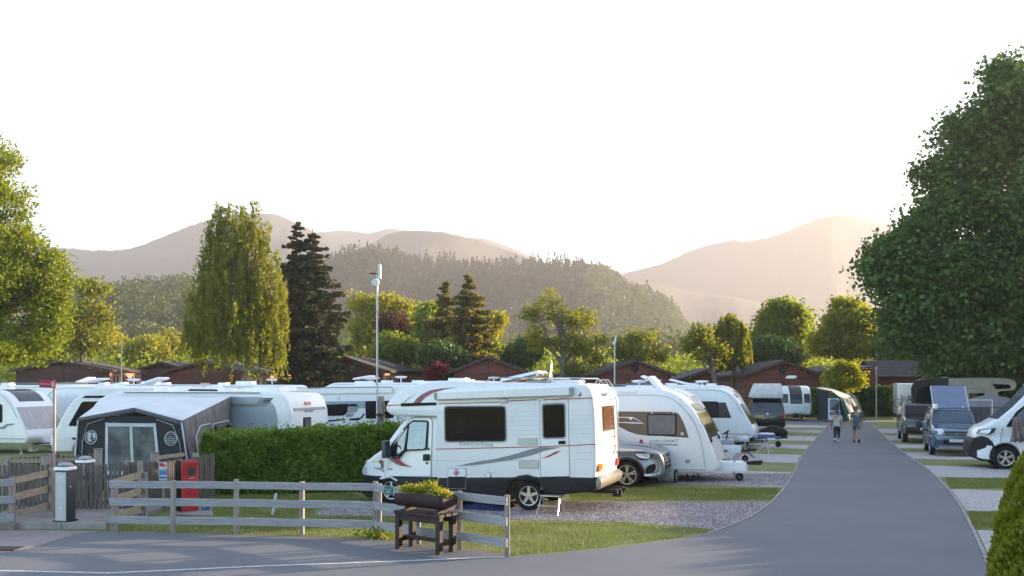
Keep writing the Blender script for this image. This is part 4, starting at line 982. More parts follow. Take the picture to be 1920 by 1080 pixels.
# ---- caravans of the ordinary kind
def caravan(label, nose, heading, L=6.0, H=2.62, hw=1.14, hitch=True, cside=1, wins=(), front=True, bandc=None, roof=(), wall=None, zb=.42, twin=False, group=None, sky=False, name='caravan', cat='caravan', gold=None, rear_round=.35, legs=True, barrel=False, fw=M_WING, bodyr=.07):
    """nose: world (x,y) of the middle of the front panel at the ground."""
    h = R(heading); d = Vector((math.cos(h), math.sin(h), 0)); O = Vector((nose[0], nose[1], 0))-d*L
    r = thing(name, label, cat, O, h, group)
    nosep = [(L-1.95, H), (L-1.5, H-.03), (L-1.1, H-.2), (L-.75, H-.55), (L-.42, H-1.1), (L-.14, H-1.6), (L-.02, H-1.85), (L-.03, zb+.18), (L-.16, zb)]
    rr = rear_round
    rearp = [(.06, zb), (.0, zb+.3), (.0, H-.75), (.05, H-.35), (.05+rr*.4, H-.08), (.1+rr, H)]
    P = smoothline(rearp, 3)+smoothline(nosep, 4)
    wx = L*.42
    if twin: ar = arch(wx+.45, .38, zc=zb)[::-1] + [(p[0], p[1]) for p in arch(wx-.45, .38, zc=zb)[::-1]]
    else: ar = arch(wx, .4, zc=zb)[::-1]
    ar = [p for p in ar]
    ar = sorted(ar, key=lambda p: -p[0]) if not twin else ar
    prof = P+[p for p in ar]
    b = body('body', prof, hw, wall or M_WHITE, r, r=bodyr)
    for s in (-1, 1):
        for k in ((-.45, .45) if twin else (0,)): wheel(r, wx+k, s*(hw-.14), .32, .18, 5, s)
    # rail where the side meets the roof, panel joints
    for s in (-1, 1):
        side('rail', sline([(.32, H-.1), (L*.5, H-.1), (L-1.9, H-.1), (L-1.45, H-.15), (L-1.1, H-.32), (L-.8, H-.66), (L-.5, H-1.14)], .02), hw, s, M_TRIM, r, .012)
        side('lower_trim', [(.1, zb+.17), (L-.14, zb+.17), (L-.14, zb+.2), (.1, zb+.2)], hw, s, M_TRIM, r, .008)
    if bandc: side('side_band', bandc[0], hw, cside, bandc[1], r, .006)
    for (x0, x1, z0, z1) in wins:
        f = side('window', rpoly([(x0-.04, z0-.04), (x1+.04, z0-.04), (x1+.04, z1+.04), (x0-.04, z1+.04)], .1), hw, cside, M_BLK, r, .018)
        side('pane', rpoly([(x0, z0), (x1, z0), (x1, z1), (x0, z1)], .08), hw, cside, fw if fw is not M_WING else M_WIN, f, .026)
    if front:
        za, zc_ = H-.72, H-1.62
        for y0, y1 in ((-.92, -.40), (-.36, .36), (.40, .92)):
            f = band('front_window', prof, (L-.66, za), (L-.16, zc_), y0*hw, y1*hw, .012, gold or fw, r)
        if sky: band('skylight', prof, (L-1.6, H-.02), (L-.78, H-.5), -.62*hw, .62*hw, .012, M_WING, r)
        else: band('skylight', prof, (L-1.02, H-.25), (L-.82, H-.46), -.5*hw, .5*hw, .01, M_BRNW, r)
    if hitch:
        MB().bevbox((L+.33, 0, zb+.03), (.9, .62, .24), .06).build('hitch_cover', wall or M_WHITE, r, smooth=40)
        hb = MB(); hb.tube([(L-.3, .5, zb-.02), (L+1.1, .03, zb-.02)], .03, 6); hb.tube([(L-.3, -.5, zb-.02), (L+1.1, -.03, zb-.02)], .03, 6); hb.box((L+1.15, 0, zb+.02), (.3, .1, .1)); hb.build('drawbar', M_DKMET, r)
        jw = MB(); jw.tube([(L+.9, .16, zb+.3), (L+.9, .16, .12)], .025, 8); jw.build('jockey_post', M_STEEL, r, smooth=40)
        w_ = MB().lathe([(.02, -.035), (.1, -.035), (.115, -.02), (.115, .02), (.1, .035), (.02, .035)], (L+.9, .16, .115), 'Y', 14).build('jockey_wheel', M_TYRE, r, smooth=35)
    if legs:
        for sx in (L-.75, .6):
            for s in (-1, 1):
                MB().tube([(sx, s*(hw-.32), zb+.02), (sx+.22 if sx > 1 else sx-.22, s*(hw-.28), .03)], .022, 6).box((sx+.22 if sx > 1 else sx-.22, s*(hw-.28), .015), (.16, .12, .03)).build('corner_leg', M_STEEL, r)
    for it in roof:
        k, x, y = it[:3]
        if k == 'dome': MB().bevbox((x, y, H+.04), (.55, .5, .14), .12).build('roof_vent', M_WHITE, r, smooth=50)
        elif k == 'hatch':
            t = Matrix.Rotation(R(it[3]), 3, 'Y'); o = MB().bevbox((0, 0, 0), (.95, .75, .07), .06).build('roof_hatch', M_WHITE, r, smooth=50); o.location = (x, y, H+.25); o.rotation_euler = (0, R(it[3]), 0)
        elif k == 'dish':
            MB().tube([(x, y, H-.02), (x, y, H+.22)], .03, 8).build('dish_post', M_WHITE, r, smooth=40)
            MB().lathe([(.02, H+.2), (.22, H+.22), (.3, H+.27), (.3, H+.3), (.1, H+.32), (.02, H+.32)], (x, y, 0), 'Z', 16).build('aerial', M_WHITE, r, smooth=50)
        elif k == 'rack':
            MB().bevbox((x, y, H+.07), (1.5, .9, .1), .05).build('solar_panel', M_DKMET, r)
        elif k == 'rail':
            MB().tube([(.5, y, H+.09), (L-2.2, y, H+.09)], .015, 6).build('roof_rail', M_STEEL, r, smooth=40)
        elif k == 'air':
            MB().bevbox((x, y, H+.09), (1.0, .7, .2), .15).build('air_unit', M_WHITE, r, smooth=60)
    return r
# ================================================================== THE MOTORHOME
def z3(X, Y): return 660+X/3.692, 700+Y/3.692
MH = Frame((.358, 21.48), 161, 1.08, 1)
mh = thing('motorhome', 'white motorhome with red stripes and overcab bed, lettered EXECUTIVE, parked behind the planter', 'motorhome', MH.O, MH.h)
q3 = lambda pts: MH.P(pts, z3)
HW = 1.08
arch_r = [(1062, 893), (1068, 845), (1085, 790), (1115, 748), (1160, 724), (1215, 716), (1270, 735), (1308, 775), (1328, 820), (1336, 850)]
coach = q3([(580, 893)]+arch_r+[(1500, 833), (1655, 818), (1680, 790), (1692, 640), (1690, 480), (1684, 300), (1676, 200), (1664, 140), (1645, 100), (1612, 78), (1500, 70), (1300, 68), (1100, 64), (900, 60), (760, 54), (660, 50), (560, 57), (450, 76), (375, 100), (315, 128), (270, 165), (240, 205), (228, 238), (234, 264), (262, 287), (320, 299), (580, 301)])
cw = lambda x, z: 1.0-.10*max(0.0, min(1, (x-4.15)/1.1))**2
body('coach_body', coach, HW, M_WHITE, mh, r=.09, warp=cw)
skirt = q3([(578, 896)]+arch_r+[(1500, 836), (1658, 822), (1692, 800), (1698, 720), (1330, 710), (1300, 714), (1000, 714), (800, 716), (578, 719)])
body('skirt', skirt, HW+.012, M_DKG, mh, r=.05)
# cab
caw = lambda x, z: (1.0-.32*max(0.0, min(1, (x-CX1)/(CX2-CX1)))**2)*(1-.13*max(0, z-1.1)/1.2)
cabpoly = [(640, 303), (640, 890), (345, 884), (332, 822), (300, 768), (245, 738), (190, 752), (150, 795), (128, 868), (62, 866), (22, 838), (12, 770), (24, 706), (34, 660), (62, 612), (118, 572), (188, 530), (204, 512), (252, 440), (315, 352), (345, 318), (400, 302)]
cab = q3(cabpoly); CX1 = MH.L(*z3(330, 600))[0]; CX2 = MH.L(*z3(12, 700))[0]
body('cab_body', cab, 1.0, M_WHITE, mh, r=.07, warp=caw)
cabl = q3([(642, 893), (345, 887), (332, 822), (300, 768), (245, 738), (190, 752), (150, 795), (128, 868), (60, 870), (16, 842), (2, 772), (10, 728), (28, 712), (150, 716), (400, 720), (642, 720)])
body('bumper_and_sills', cabl, 1.012, M_DKG, mh, r=.05, warp=caw)
cs = lambda n, pts, m, off=.006, par=None, rd=0, **k: side(n, rpoly(q3(pts), rd) if rd else q3(pts), 1.0, 1, m, par or mh, off, warp=caw, **k)
ms = lambda n, pts, m, off=.006, par=None, rd=0, **k: side(n, rpoly(q3(pts), rd) if rd else q3(pts), HW, 1, m, par or mh, off, warp=cw, **k)
# cab door, its windows, curtain and wheel inside
dr = cs('cab_door', [(204, 583), (204, 716), (536, 716), (538, 330), (520, 306), (415, 306), (372, 326), (300, 440), (236, 545)], M_TRIM, .004)
cs('door_skin', [(208, 586), (208, 714), (533, 714), (534, 333), (518, 310), (416, 310), (375, 330), (304, 442), (240, 548)], M_WHITE, .009, dr)
M_CABIN = mat('cab_interior', (.05, .06, .07), .8)
wi = cs('cab_window', [(228, 575), (252, 500), (368, 350), (400, 326), (500, 328), (513, 340), (508, 520), (498, 534), (360, 540), (320, 575), (250, 580)], M_BLK, .013, rd=.04)
cs('quarter_interior', [(255, 568), (276, 500), (368, 372), (350, 535), (310, 568)], M_CABIN, .017, wi)
cs('door_interior', [(368, 530), (380, 350), (404, 336), (496, 337), (503, 345), (498, 518), (490, 526)], M_CABIN, .017, wi, rd=.03)
M_CUR2 = mat('pleated_curtain', (.50, .56, .58), .9, sc=(14, 14, .4), vs=3, col2=(.30, .36, .38))
cs('curtain', [(425, 528), (415, 470), (440, 420), (432, 360), (440, 338), (494, 338), (500, 345), (496, 520)], M_CUR2, .024, wi)
MB().lathe([(.15, -.012), (.17, 0), (.15, .012), (.135, 0)], (*(lambda p: (p[0], 1.02*caw(*p)*1.0+.0, p[1]))(MH.L(*z3(296, 545))),), 'Y', 14).build('steering_wheel', M_BLK, wi, smooth=50)
G_CAB = glassmat('cab_glass', (.62, .74, .78), .5)
cs('pane', [(262, 566), (282, 500), (366, 378), (348, 533), (308, 566)], G_CAB, .032, wi, sink=-.008)
cs('pane', [(370, 528), (382, 352), (406, 338), (494, 339), (501, 347), (496, 516), (488, 524)], G_CAB, .032, wi, rd=.03, sink=-.008)
cs('door_handle', [(483, 562), (527, 562), (527, 607), (483, 607)], M_BLK, .02, dr, rd=.02)
cs('lock', [(503, 618), (514, 618), (514, 630), (503, 630)], M_BLK, .014, dr)
cs('hinge', [(512, 518), (522, 518), (522, 534), (512, 534)], M_BLK, .014, dr)
cs('swoosh', [(272, 584), (305, 585), (322, 608), (350, 630), (400, 649), (345, 642), (312, 626), (288, 606)], M_RED, .014)
cs('swoosh', [(232, 583), (268, 585), (284, 606), (306, 626), (345, 645), (300, 633), (262, 610)], M_GREYD, .014)
cs('fuel_flap', [(118, 615), (182, 612), (184, 660), (120, 662)], M_TRIM, .004, rd=.02)
cs('fuel_flap', [(121, 618), (179, 615), (181, 657), (123, 659)], M_WHITE, .007, rd=.02)
cs('badge', [(232, 660), (262, 660), (262, 668), (232, 668)], M_GREYD, .012)
cs('bonnet_line', q3 and [(206, 700), (206, 560), (209, 560), (209, 700)], M_TRIM, .006)
p = MH.L(*z3(176, 614)); MB().lathe([(.002, .05), (.03, .045), (.045, .02), (.045, -.02)], (p[0], 1.0*caw(*p), p[1]), 'Y', 10).build('indicator', M_ORL, mh, smooth=50)
# mirror, lamp, windscreen
p = MH.L(*z3(216, 528), .2)
m_ = MB(); m_.bevbox((p[0]-.02, 1.18, p[1]), (.14, .24, .40), .05); m_.tube([(p[0]-.05, .93, p[1]-.12), (p[0]-.03, 1.1, p[1]-.1)], .025, 6); m_.build('mirror', mat('navy_plastic', (.02, .035, .07), .35), mh, smooth=50)
band('windscreen', cab, MH.L(*z3(215, 500)), MH.L(*z3(335, 328)), -.86, .86, .012, M_WIN, mh, warp=caw)
for s in (-1, 1): band('headlamp', cab, MH.L(*z3(26, 700)), MH.L(*z3(58, 618)), s*.98, s*.62, .02, M_CLR, mh, warp=caw)
cs('headlamp', [(28, 706), (20, 680), (36, 655), (48, 660), (48, 704)], M_CLR, .012)
band('grille', cab, MH.L(*z3(24, 706)), MH.L(*z3(40, 650)), -.55, .55, .015, M_BLK, mh, warp=caw)
# coach side
M_MHW = mat('dark_window_warm_reflection', (.010, .005, .003), .05, spec=.45, col2=(.035, .016, .008), vs=2.2, lo=.5, hi=.8)  # brown patches paint warm reflections into the dark glass
w1 = ms('window', [(636, 224), (1068, 222), (1073, 477), (640, 479)], M_TRIM, .012, rd=.09)
ms('rubber_seal', [(644, 232), (1060, 230), (1065, 469), (648, 471)], M_BLK, .02, w1, rd=.08)
ms('pane', [(654, 246), (1050, 243), (1054, 458), (658, 461)], M_MHW, .026, w1, rd=.06)
for xx in (724, 866, 1000):
    ms('catch', [(xx, 452), (xx+10, 452), (xx+10, 460), (xx, 460)], M_BLK, .03, w1)
hd = ms('habitation_door', [(1298, 186), (1498, 168), (1512, 800), (1306, 806)], M_GREYD, .004)
ms('door_skin', [(1302, 190), (1494, 172), (1508, 796), (1310, 802)], M_WHITE, .009, hd)
ms('door_lower', [(1307, 716), (1506, 712), (1508, 796), (1310, 802)], M_DKG, .017, hd)
ms('window_frame', [(1312, 208), (1480, 202), (1484, 452), (1318, 456)], M_TRIM, .014, hd, rd=.07)
w2 = ms('window_seal', [(1322, 218), (1471, 213), (1475, 442), (1328, 446)], M_BLK, .02, hd, rd=.06)
ms('pane', [(1330, 228), (1464, 224), (1467, 434), (1335, 437)], M_MHW, .026, mh, rd=.05)
ms('handle', [(1430, 468), (1478, 466), (1479, 489), (1431, 491)], M_BLK, .02, hd)
ms('light_switch', [(1284, 174), (1334, 172), (1334, 190), (1284, 192)], M_WHITE2, .03)
for k, (x0, x1, y0, y1) in enumerate(((1147, 1284, 451, 498), (1156, 1294, 606, 660))):
    v = ms('vent', [(x0, y0), (x1, y0-2), (x1+1, y1-2), (x0+1, y1)], M_TRIM, .006)
    for i in range(7):
        yy = y0+3+(y1-y0-6)*i/7; ms('louvre', [(x0+4, yy), (x1-3, yy-2), (x1-3, yy+2.2), (x0+4, yy+4.2)], M_WHITE2, .016, v)
ms('stripe', [(600, 208), (1045, 196), (1045, 202), (600, 214)], M_RED, .006)
ms('stripe', [(1090, 188), (1298, 179), (1298, 185), (1090, 194)], M_RED, .006)
ms('stripe', [(1335, 180), (1500, 174), (1668, 166), (1668, 172), (1500, 180), (1335, 186)], M_RED, .013)
ms('stripe', [(230, 219), (342, 216), (342, 222), (228, 226)], M_RED, .006)
ms('stripe', [(577, 522), (1000, 512), (1300, 505), (1300, 511), (1000, 518), (577, 528)], M_RED, .006)
ms('stripe', [(1300, 505), (1502, 497), (1502, 503), (1300, 511)], M_RED, .015)
ms('stripe', [(1502, 497), (1684, 488), (1684, 494), (1502, 503)], M_RED, .006)
ms('swoosh', [(425, 205), (445, 178), (480, 148), (540, 118), (620, 104), (730, 98), (640, 112), (565, 134), (510, 165), (472, 205)], mat('plum_decal', (.28, .09, .14), .35), .006)
ms('swoosh', [(352, 203), (400, 165), (450, 140), (404, 168), (362, 203)], M_TRIM, .006)
ms('swoosh', [(720, 642), (830, 618), (1000, 590), (1120, 562), (1220, 530), (1300, 512), (1450, 512), (1340, 535), (1240, 568), (1100, 600), (960, 620), (840, 636)], M_GREYD, .010)
ms('swoosh', [(1310, 590), (1365, 566), (1410, 542), (1448, 535), (1415, 556), (1360, 580)], M_RED, .016)
ms('swoosh', [(1560, 158), (1576, 148), (1584, 124), (1590, 150), (1580, 160)], mat('plum_decal', (.28, .09, .14), .35), .007)
ms('black_vent', [(340, 207), (583, 201), (583, 221), (341, 229)], M_BLK, .02)
for yy in (268, 300, 332, 364, 396, 428, 560, 606): 
    ms('plank_line', [(1080, yy), (1294, yy-5), (1294, yy-4), (1080, yy+1)], M_TRIM, .003); ms('plank_line', [(1516, yy-8), (1674, yy-12), (1674, yy-11), (1516, yy-7)], M_TRIM, .003)
ms('panel_line', [(578, 604), (1294, 598), (1294, 599.5), (578, 605.5)], M_TRIM, .003)
lk = ms('gas_locker', [(664, 658), (790, 658), (790, 800), (664, 800)], M_TRIM, .016)
ms('locker_skin', [(667, 661), (787, 661), (787, 714), (667, 714)], M_WHITE, .02, lk); ms('locker_skin', [(667, 716), (787, 716), (787, 797), (667, 797)], M_DKG, .02, lk)
hzd = ms('hazard_label', [(725, 662), (749, 687), (725, 712), (701, 687)], M_RED, .026); ms('label_face', [(725, 668), (743, 687), (725, 706), (707, 687)], M_PLATEW, .03, hzd)
ms('flame_mark', [(717, 698), (716, 688), (722, 682), (724, 673), (730, 682), (734, 690), (732, 698)], M_RED, .034, hzd)
c = MH.L(*z3(945, 703)); MB().lathe([(.002, .03), (.05, .03), (.062, .02), (.064, -.01)], (c[0], HW, c[1]), 'Y', 18).build('filler_cap', M_WHITE, mh, smooth=40)
MB().lathe([(.066, .018), (.072, .012), (.072, -.01)], (c[0], HW, c[1]), 'Y', 18).build('cap_ring', M_GREYD, mh, smooth=40)
c = MH.L(*z3(1050, 190)); o = MB().lathe([(.002, .05), (.07, .045), (.12, .02), (.13, -.01)], (0, 0, 0), 'Y', 18).build('awning_light', M_WHITE2, mh, smooth=50); o.location = (c[0], HW, c[1]); o.scale = (1, 1, .55)
# lettering on the side
c = MH.L(*z3(860, 493)); text('lettering', 'EXECUTIVE', .088, M_GREYD, mh, (c[0], HW+.006, c[1]), (R(90), R(.6), R(180)), 1.55, sp=1.25)
# roof: awning cassette, rails, dish, hatch, boxes
aw = q3([(583, 138), (640, 132), (1528, 94), (1534, 100), (1536, 148), (1528, 154), (600, 184), (586, 172)])
o = side('awning_cassette', rpoly(aw, .03), HW, 1, M_WHITE, mh, .12, th=.12, smooth=40)
side('awning_lip', q3([(600, 178), (1528, 148), (1528, 154), (600, 184)]), HW, 1, M_TRIM, mh, .126, th=.1)
for a, b in ((583, 604), (1512, 1536)):
    side('awning_end', q3([(a, 136 if a < 900 else 98), (b, 135 if a < 900 else 97), (b, 182 if a < 900 else 154), (a, 182 if a < 900 else 154)]), HW, 1, M_TRIM, mh, .128, th=.14)
zr = MH.L(*z3(1300, 68))[1]
xa, xb = MH.L(*z3(900, 60))[0], MH.L(*z3(1640, 60))[0]
for s in (-1, 1):
    rr_ = MB(); rr_.tube([(xa, s*.85, zr+.03), (xa-.15, s*.85, zr+.12), (xb+.3, s*.85, zr+.12), (xb+.12, s*.85, zr-.02)], .014, 6)
    for t in (.3, .6): x = xa+(xb-xa)*t; rr_.tube([(x, s*.85, zr-.02), (x, s*.85, zr+.12)], .012, 5)
    rr_.build('roof_rail', M_STEEL, mh, smooth=40)
cb = MB(); 
for t in (.35, .62, .9): x = xa+(xb-xa)*t; cb.tube([(x, -.85, zr+.1), (x, .85, zr+.1)], .012, 6)
cb.build('roof_bar', M_STEEL, mh, smooth=40)
x0 = MH.L(*z3(960, 80))[0]; x1 = MH.L(*z3(1230, 30))[0]
o = MB().bevbox((0, 0, 0), (1.0, .75, .07), .06).build('roof_hatch', M_WHITE, mh, smooth=50); o.location = ((x0+x1)/2, .1, zr+.16); o.rotation_euler = (0, R(12), 0)
MB().box((0, 0, -.05), (.8, .55, .03)).build('hatch_liner', M_TRIM, o)
MB().bevbox((MH.L(*z3(620, 48))[0], 0, zr+.04), (.5, .5, .16), .12).build('roof_vent', M_WHITE, mh, smooth=50)
MB().bevbox((MH.L(*z3(1420, 60))[0], .2, zr+.04), (.7, .5, .07), .03).build('roof_box', M_WHITE, mh, smooth=50)
MB().bevbox((MH.L(*z3(1240, 80))[0], .35, zr+.03), (.55, .5, .05), .03).build('solar_panel', M_TRIM, mh)
o = MB().lathe([(.005, -.03), (.1, -.02), (.17, .0), (.2, .03), (.19, .035), (.1, .0), (.005, -.01)], (0, 0, 0), 'X', 20).build('satellite_dish', M_WHITE, mh, smooth=50)
o.location = (MH.L(*z3(1275, 10))[0], -.1, zr+.28); o.rotation_euler = (0, R(-8), R(12)); o.scale = (.6, .8, 1.1)
MB().tube([(o.location.x, -.1, zr-.02), (o.location.x, -.1, zr+.2)], .02, 8).build('dish_post', M_STEEL, mh)
# back: window, ladder, lamps, bumper, tow bar
zc1, zc2 = 2.36, 1.78
xr = min(p[0] for p in coach)
for s in (0,):
    band('rear_window', coach, (xr+.02, zc1), (xr+.0, zc2), -.62*HW, .42*HW, .014, M_BLK, mh, warp=cw, ny=2)
    band('rear_pane', coach, (xr+.02, zc1-.04), (xr, zc2+.04), -.57*HW, .37*HW, .026, mat('bronze_window', (.16, .075, .03), .1, spec=.7, coat=.3), mh, warp=cw, ny=2)
lad = MB(); 
for yy in (-.78, -.42):
    lad.tube([(xr+.42, yy, zr-.06), (xr+.36, yy, zr+.07), (xr+.18, yy, zr+.08), (xr+.06, yy, zr-.08), (xr-.04, yy, zr-.4), (xr-.075, yy, 1.3), (xr-.02, yy, 1.2)], .014, 7)
lad.build('ladder_rail', M_STEEL, mh, smooth=50)
for i in range(6): MB().tube([(xr-.07+.004*i, -.78, 1.4+.22*i), (xr-.07+.004*i, -.42, 1.4+.22*i)], .014, 6).build('ladder_rung', M_STEEL, mh)
for s in (1, -1):
    MB().bevbox((xr-.012, s*.86, 1.0), (.05, .16, .17), .01).build('tail_lamp', M_REDL if s < 0 else M_ORL, mh)
    MB().bevbox((xr-.012, s*.98, .99), (.05, .03, .14), .01).build('reflector', M_ORL, mh)
MB().bevbox((xr-.012, .5, 1.0), (.04, .3, .13), .01).build('number_plate', M_PLATEY, mh)
MB().bevbox((xr-.02, 0, 2.62), (.04, .5, .07), .01).build('high_lamp', M_TRIM, mh)
M_CHAMP = mat('rear_bumper', (.33, .29, .24), .35, .3, coat=.4)
rb = [(xr+.25, .54), (xr-.02, .52), (xr-.09, .57), (xr-.12, .66), (xr-.11, .75), (xr-.04, .81), (xr+.25, .81)]
body('rear_bumper', rb, HW-.0, M_CHAMP, mh, r=.10)
tb = MB(); tb.box((xr-.05, 0, .42), (.5, .08, .08)); tb.tube([(xr-.25, 0, .42), (xr-.36, 0, .40), (xr-.4, 0, .48)], .03, 8); tb.box((xr-.25, .12, .36), (.2, .05, .16)); tb.build('tow_bar', M_DKMET, mh)
MB().box((xr+.5, .3, .42), (1.6, .08, .09)).box((xr+.9, -.3, .42), (2.4, .08, .09)).build('chassis_rail', M_DKMET, mh)
rwx = 0.0; fwx = MH.L(*z3(255, 822))[0]
for s in (1, -1):
    wheel(mh, rwx, s*.93, .335, .22, 5, s); wheel(mh, fwx, s*.86, .325, .2, 5, s)
# --- things by the motorhome
ss = MH.L(1040, 958, -.05)
sc_ = MH.O+MH.d*(ss[0])+MH.n*(HW+.28)
st = thing('step_stool', 'small folding aluminium step on the gravel below the motorhome door', 'step stool', (*sc_[:2], .006), MH.h)
for x in (-.24, .24):
    for (ya, yb, nm) in ((-.02, .26, 'front_leg'), (-.1, -.3, 'back_leg')):
        MB().tube([(x*.85, ya, .38), (x, yb, .0)], .014, 6).build('leg', M_ALLOY, st)
MB().box((0, -.06, .385), (.46, .2, .03)).build('top_tread', M_ALLOY, st); MB().box((0, .14, .19), (.46, .14, .025)).build('lower_tread', M_ALLOY, st)
MB().tube([(-.23, -.24, .12), (.23, -.24, .12)], .01, 6).build('stretcher', M_ALLOY, st)
M_BLUET = mat('blue_tarp', (.008, .02, .07), .55, bump=.8, bs=6, bd=.05)
bt = tag(MB().add([(-.6, -.45, 0), (.65, -.45, 0), (.7, .45, 0), (-.55, .5, 0), (-.5, -.35, .07), (.0, -.36, .11), (.6, -.3, .05), (.6, .36, .06), (0, .4, .1), (-.45, .4, .06), (.1, 0, .13)],
    [(0, 1, 6, 5, 4), (1, 2, 7, 6), (2, 3, 9, 8, 7), (3, 0, 4, 9), (4, 5, 10, 9), (5, 6, 10), (6, 7, 10), (7, 8, 10), (8, 9, 10)]).build('groundsheet', M_BLUET, None, smooth=60, loc=(*(MH.O+MH.d*1.05+MH.n*.9)[:2], .007)), 'folded dark blue groundsheet on the gravel under the motorhome, in front of its rear wheel', 'groundsheet')
bt.rotation_euler = (0, 0, MH.h)
# ================================================================== SILVER CAR beside the motorhome
CF = Frame(G(1175, 915), -19, .93, -1)
def zs(X, Y): return 1140+X/8.308, 800+Y/8.308
qs = lambda pts: CF.P(pts, zs)
car = thing('parked_car', 'silver off road car with black arch trims, nose showing behind the motorhome', 'car', CF.O, CF.h)
ax = 0.0; R_ = .36
front = [(.46, .30), (.50, .45), (.62, .33), (.9, .33)]
ar = [(x, z) for x, z in arch(0, .43, zc=.33)]
ar2 = [(x-2.87, z) for x, z in ar]
prof = [(-3.7, .35)]+ar2+ar+[(.55, .30), (.78, .29), (.93, .36), (.96, .55), (.93, .80), (.84, .96), (.66, 1.05), (.30, 1.12), (-.2, 1.17), (-.62, 1.20), (-1.25, 1.60), (-1.45, 1.65), (-2.6, 1.66), (-3.3, 1.55), (-3.72, 1.15), (-3.8, .7)]
cwf = lambda x, z: (1-.30*max(0, min(1, (x-.35)/.65))**2)*(1-.22*max(0, z-1.0)/.65)
M_CARS = mat('silver_paint', (.34, .36, .40), .28, .55, var=.03, coat=.6)
body('body', smoothline(prof, 2)[:-1], .93, M_CARS, car, r=.10, warp=cwf)
S = lambda n, pts, m, off=.008, par=None, hw=.93, **k: side(n, pts, hw, -1, m, par or car, off, warp=cwf, **k)
archp = [(x, z) for x, z in arch(0, .43, zc=.33)]+[(x, z) for x, z in arch(0, .50, zc=.33)[::-1]]
S('arch_trim', archp, M_BLK, .012); S('arch_trim', [(x-2.87, z) for x, z in archp], M_BLK, .012)
S('sill', [(-2.3, .28), (-.45, .28), (-.45, .40), (-2.3, .40)], M_BLK, .012)
S('headlamp', qs([(415, 412), (470, 404), (640, 410), (668, 440), (660, 505), (600, 512), (480, 500), (430, 448)]), M_DKMET, .01)
S('headlamp_lens', qs([(425, 420), (480, 415), (630, 418), (655, 445), (648, 495), (600, 500), (490, 485), (440, 445)]), M_CLR, .018)
S('intake', qs([(570, 735), (590, 655), (640, 600), (720, 580), (735, 640), (700, 715), (640, 742)]), M_BLK, .012)
S('bumper_trim', qs([(560, 745), (700, 735), (745, 700), (770, 650), (780, 660), (765, 720), (720, 765), (640, 775), (565, 770)]), M_ALLOY, .02)
S('side_window', [(-.75, 1.2), (-1.3, 1.55), (-2.5, 1.58), (-3.1, 1.45), (-3.2, 1.2)], M_WIN, .008)
band('grille', smoothline(prof, 2)[:-1], (.95, .5), (.90, .88), -.55, .55, .02, M_BLK, car, warp=cwf)
for z in (.62, .72, .80): MB().box((.97, 0, z), (.03, .8, .02)).build('grille_bar', M_ALLOY, car)
band('windscreen', smoothline(prof, 2)[:-1], (-.70, 1.24), (-1.22, 1.57), -.72, .72, .01, M_WIN, car, warp=cwf)
well(car, 0, .425, .33, .93); well(car, -2.87, .425, .33, .93)
for s in (-1, 1): wheel(car, 0, s*.80, R_, .22, 5, s, rimr=.74, twin=True, m=M_ALLOY, dark=M_BLK); wheel(car, -2.87, s*.80, R_, .22, 5, s, rimr=.74, twin=True, dark=M_BLK)
# ================================================================== BIG CARAVAN WITH BROWN BAND
def zd(X, Y): return 1100+X/3.857, 680+Y/3.857
DF = Frame((5.06, 27.45), -19, 1.14, -1)
qd = lambda pts: DF.P(pts, zd)
dc = thing('caravan', 'white caravan with brown window band, lettered DIPLOMAT, its nose pointing at the lane', 'caravan', DF.O, DF.h)
nose = [(200, 186), (400, 184), (500, 190), (570, 204), (620, 222), (670, 250), (725, 294), (780, 355), (830, 436), (870, 520), (903, 610), (928, 690), (938, 740), (932, 780), (912, 800)]
rest = [(640, 803), (200, 803), (-560, 803), (-600, 600), (-600, 320), (-560, 220), (-480, 190)]
dp = smoothline(qd(nose), 3)+qd(rest)
body('body', dp, 1.14, M_WHITE, dc, r=.10)
D = lambda n, pts, m, off=.006, par=None, rd=0, **k: side(n, rpoly(qd(pts), rd) if rd else qd(pts), 1.14, -1, m, par or dc, off, **k)
D('side_band', [(-560, 352), (210, 352), (622, 355), (655, 362), (672, 378), (700, 432), (720, 485), (737, 542), (640, 538), (540, 529), (440, 528), (360, 518), (300, 496), (250, 470), (200, 452), (-560, 440)], M_BRNW, .006)
w_ = D('window', [(436, 368), (650, 371), (650, 530), (440, 528)], M_BLK, .02, rd=.07)
D('pane', [(446, 378), (640, 380), (641, 519), (450, 517)], M_WINBL, .028, w_, rd=.05)
for x in (466, 622): D('hinge', [(x, 340), (x+6, 340), (x+10, 370), (x+4, 370)], M_WHITE, .02)
D('chrome_flash', [(215, 392), (330, 393), (372, 412), (415, 443), (215, 434), (215, 428), (340, 430), (300, 400), (215, 399)], M_STEEL, .014)
D('blue_flash', [(330, 400), (366, 414), (396, 434), (318, 430)], M_BLUED, .016)
c = qd([(692, 515)])[0]; MB().lathe([(.002, -.02), (.045, -.02), (.05, .01)], (c[0], -1.15, c[1]), 'Y', 14).build('badge', M_PLATEW, dc, smooth=40)
c = qd([(395, 568)])[0]; MB().lathe([(.002, -.014), (.05, -.014), (.055, .01)], (c[0], -1.145, c[1]), 'Y', 14).build('emblem', M_RED, dc, smooth=40)
c = qd([(560, 569)])[0]; text('lettering', 'DIPLOMAT', .125, M_GREYD, dc, (c[0], -1.147, c[1]), (R(90), R(-2), 0), 1.35, sp=1.05)
D('name_line', [(414, 584), (500, 586), (660, 592), (660, 600), (500, 594), (420, 592)], M_GREYD, .008)
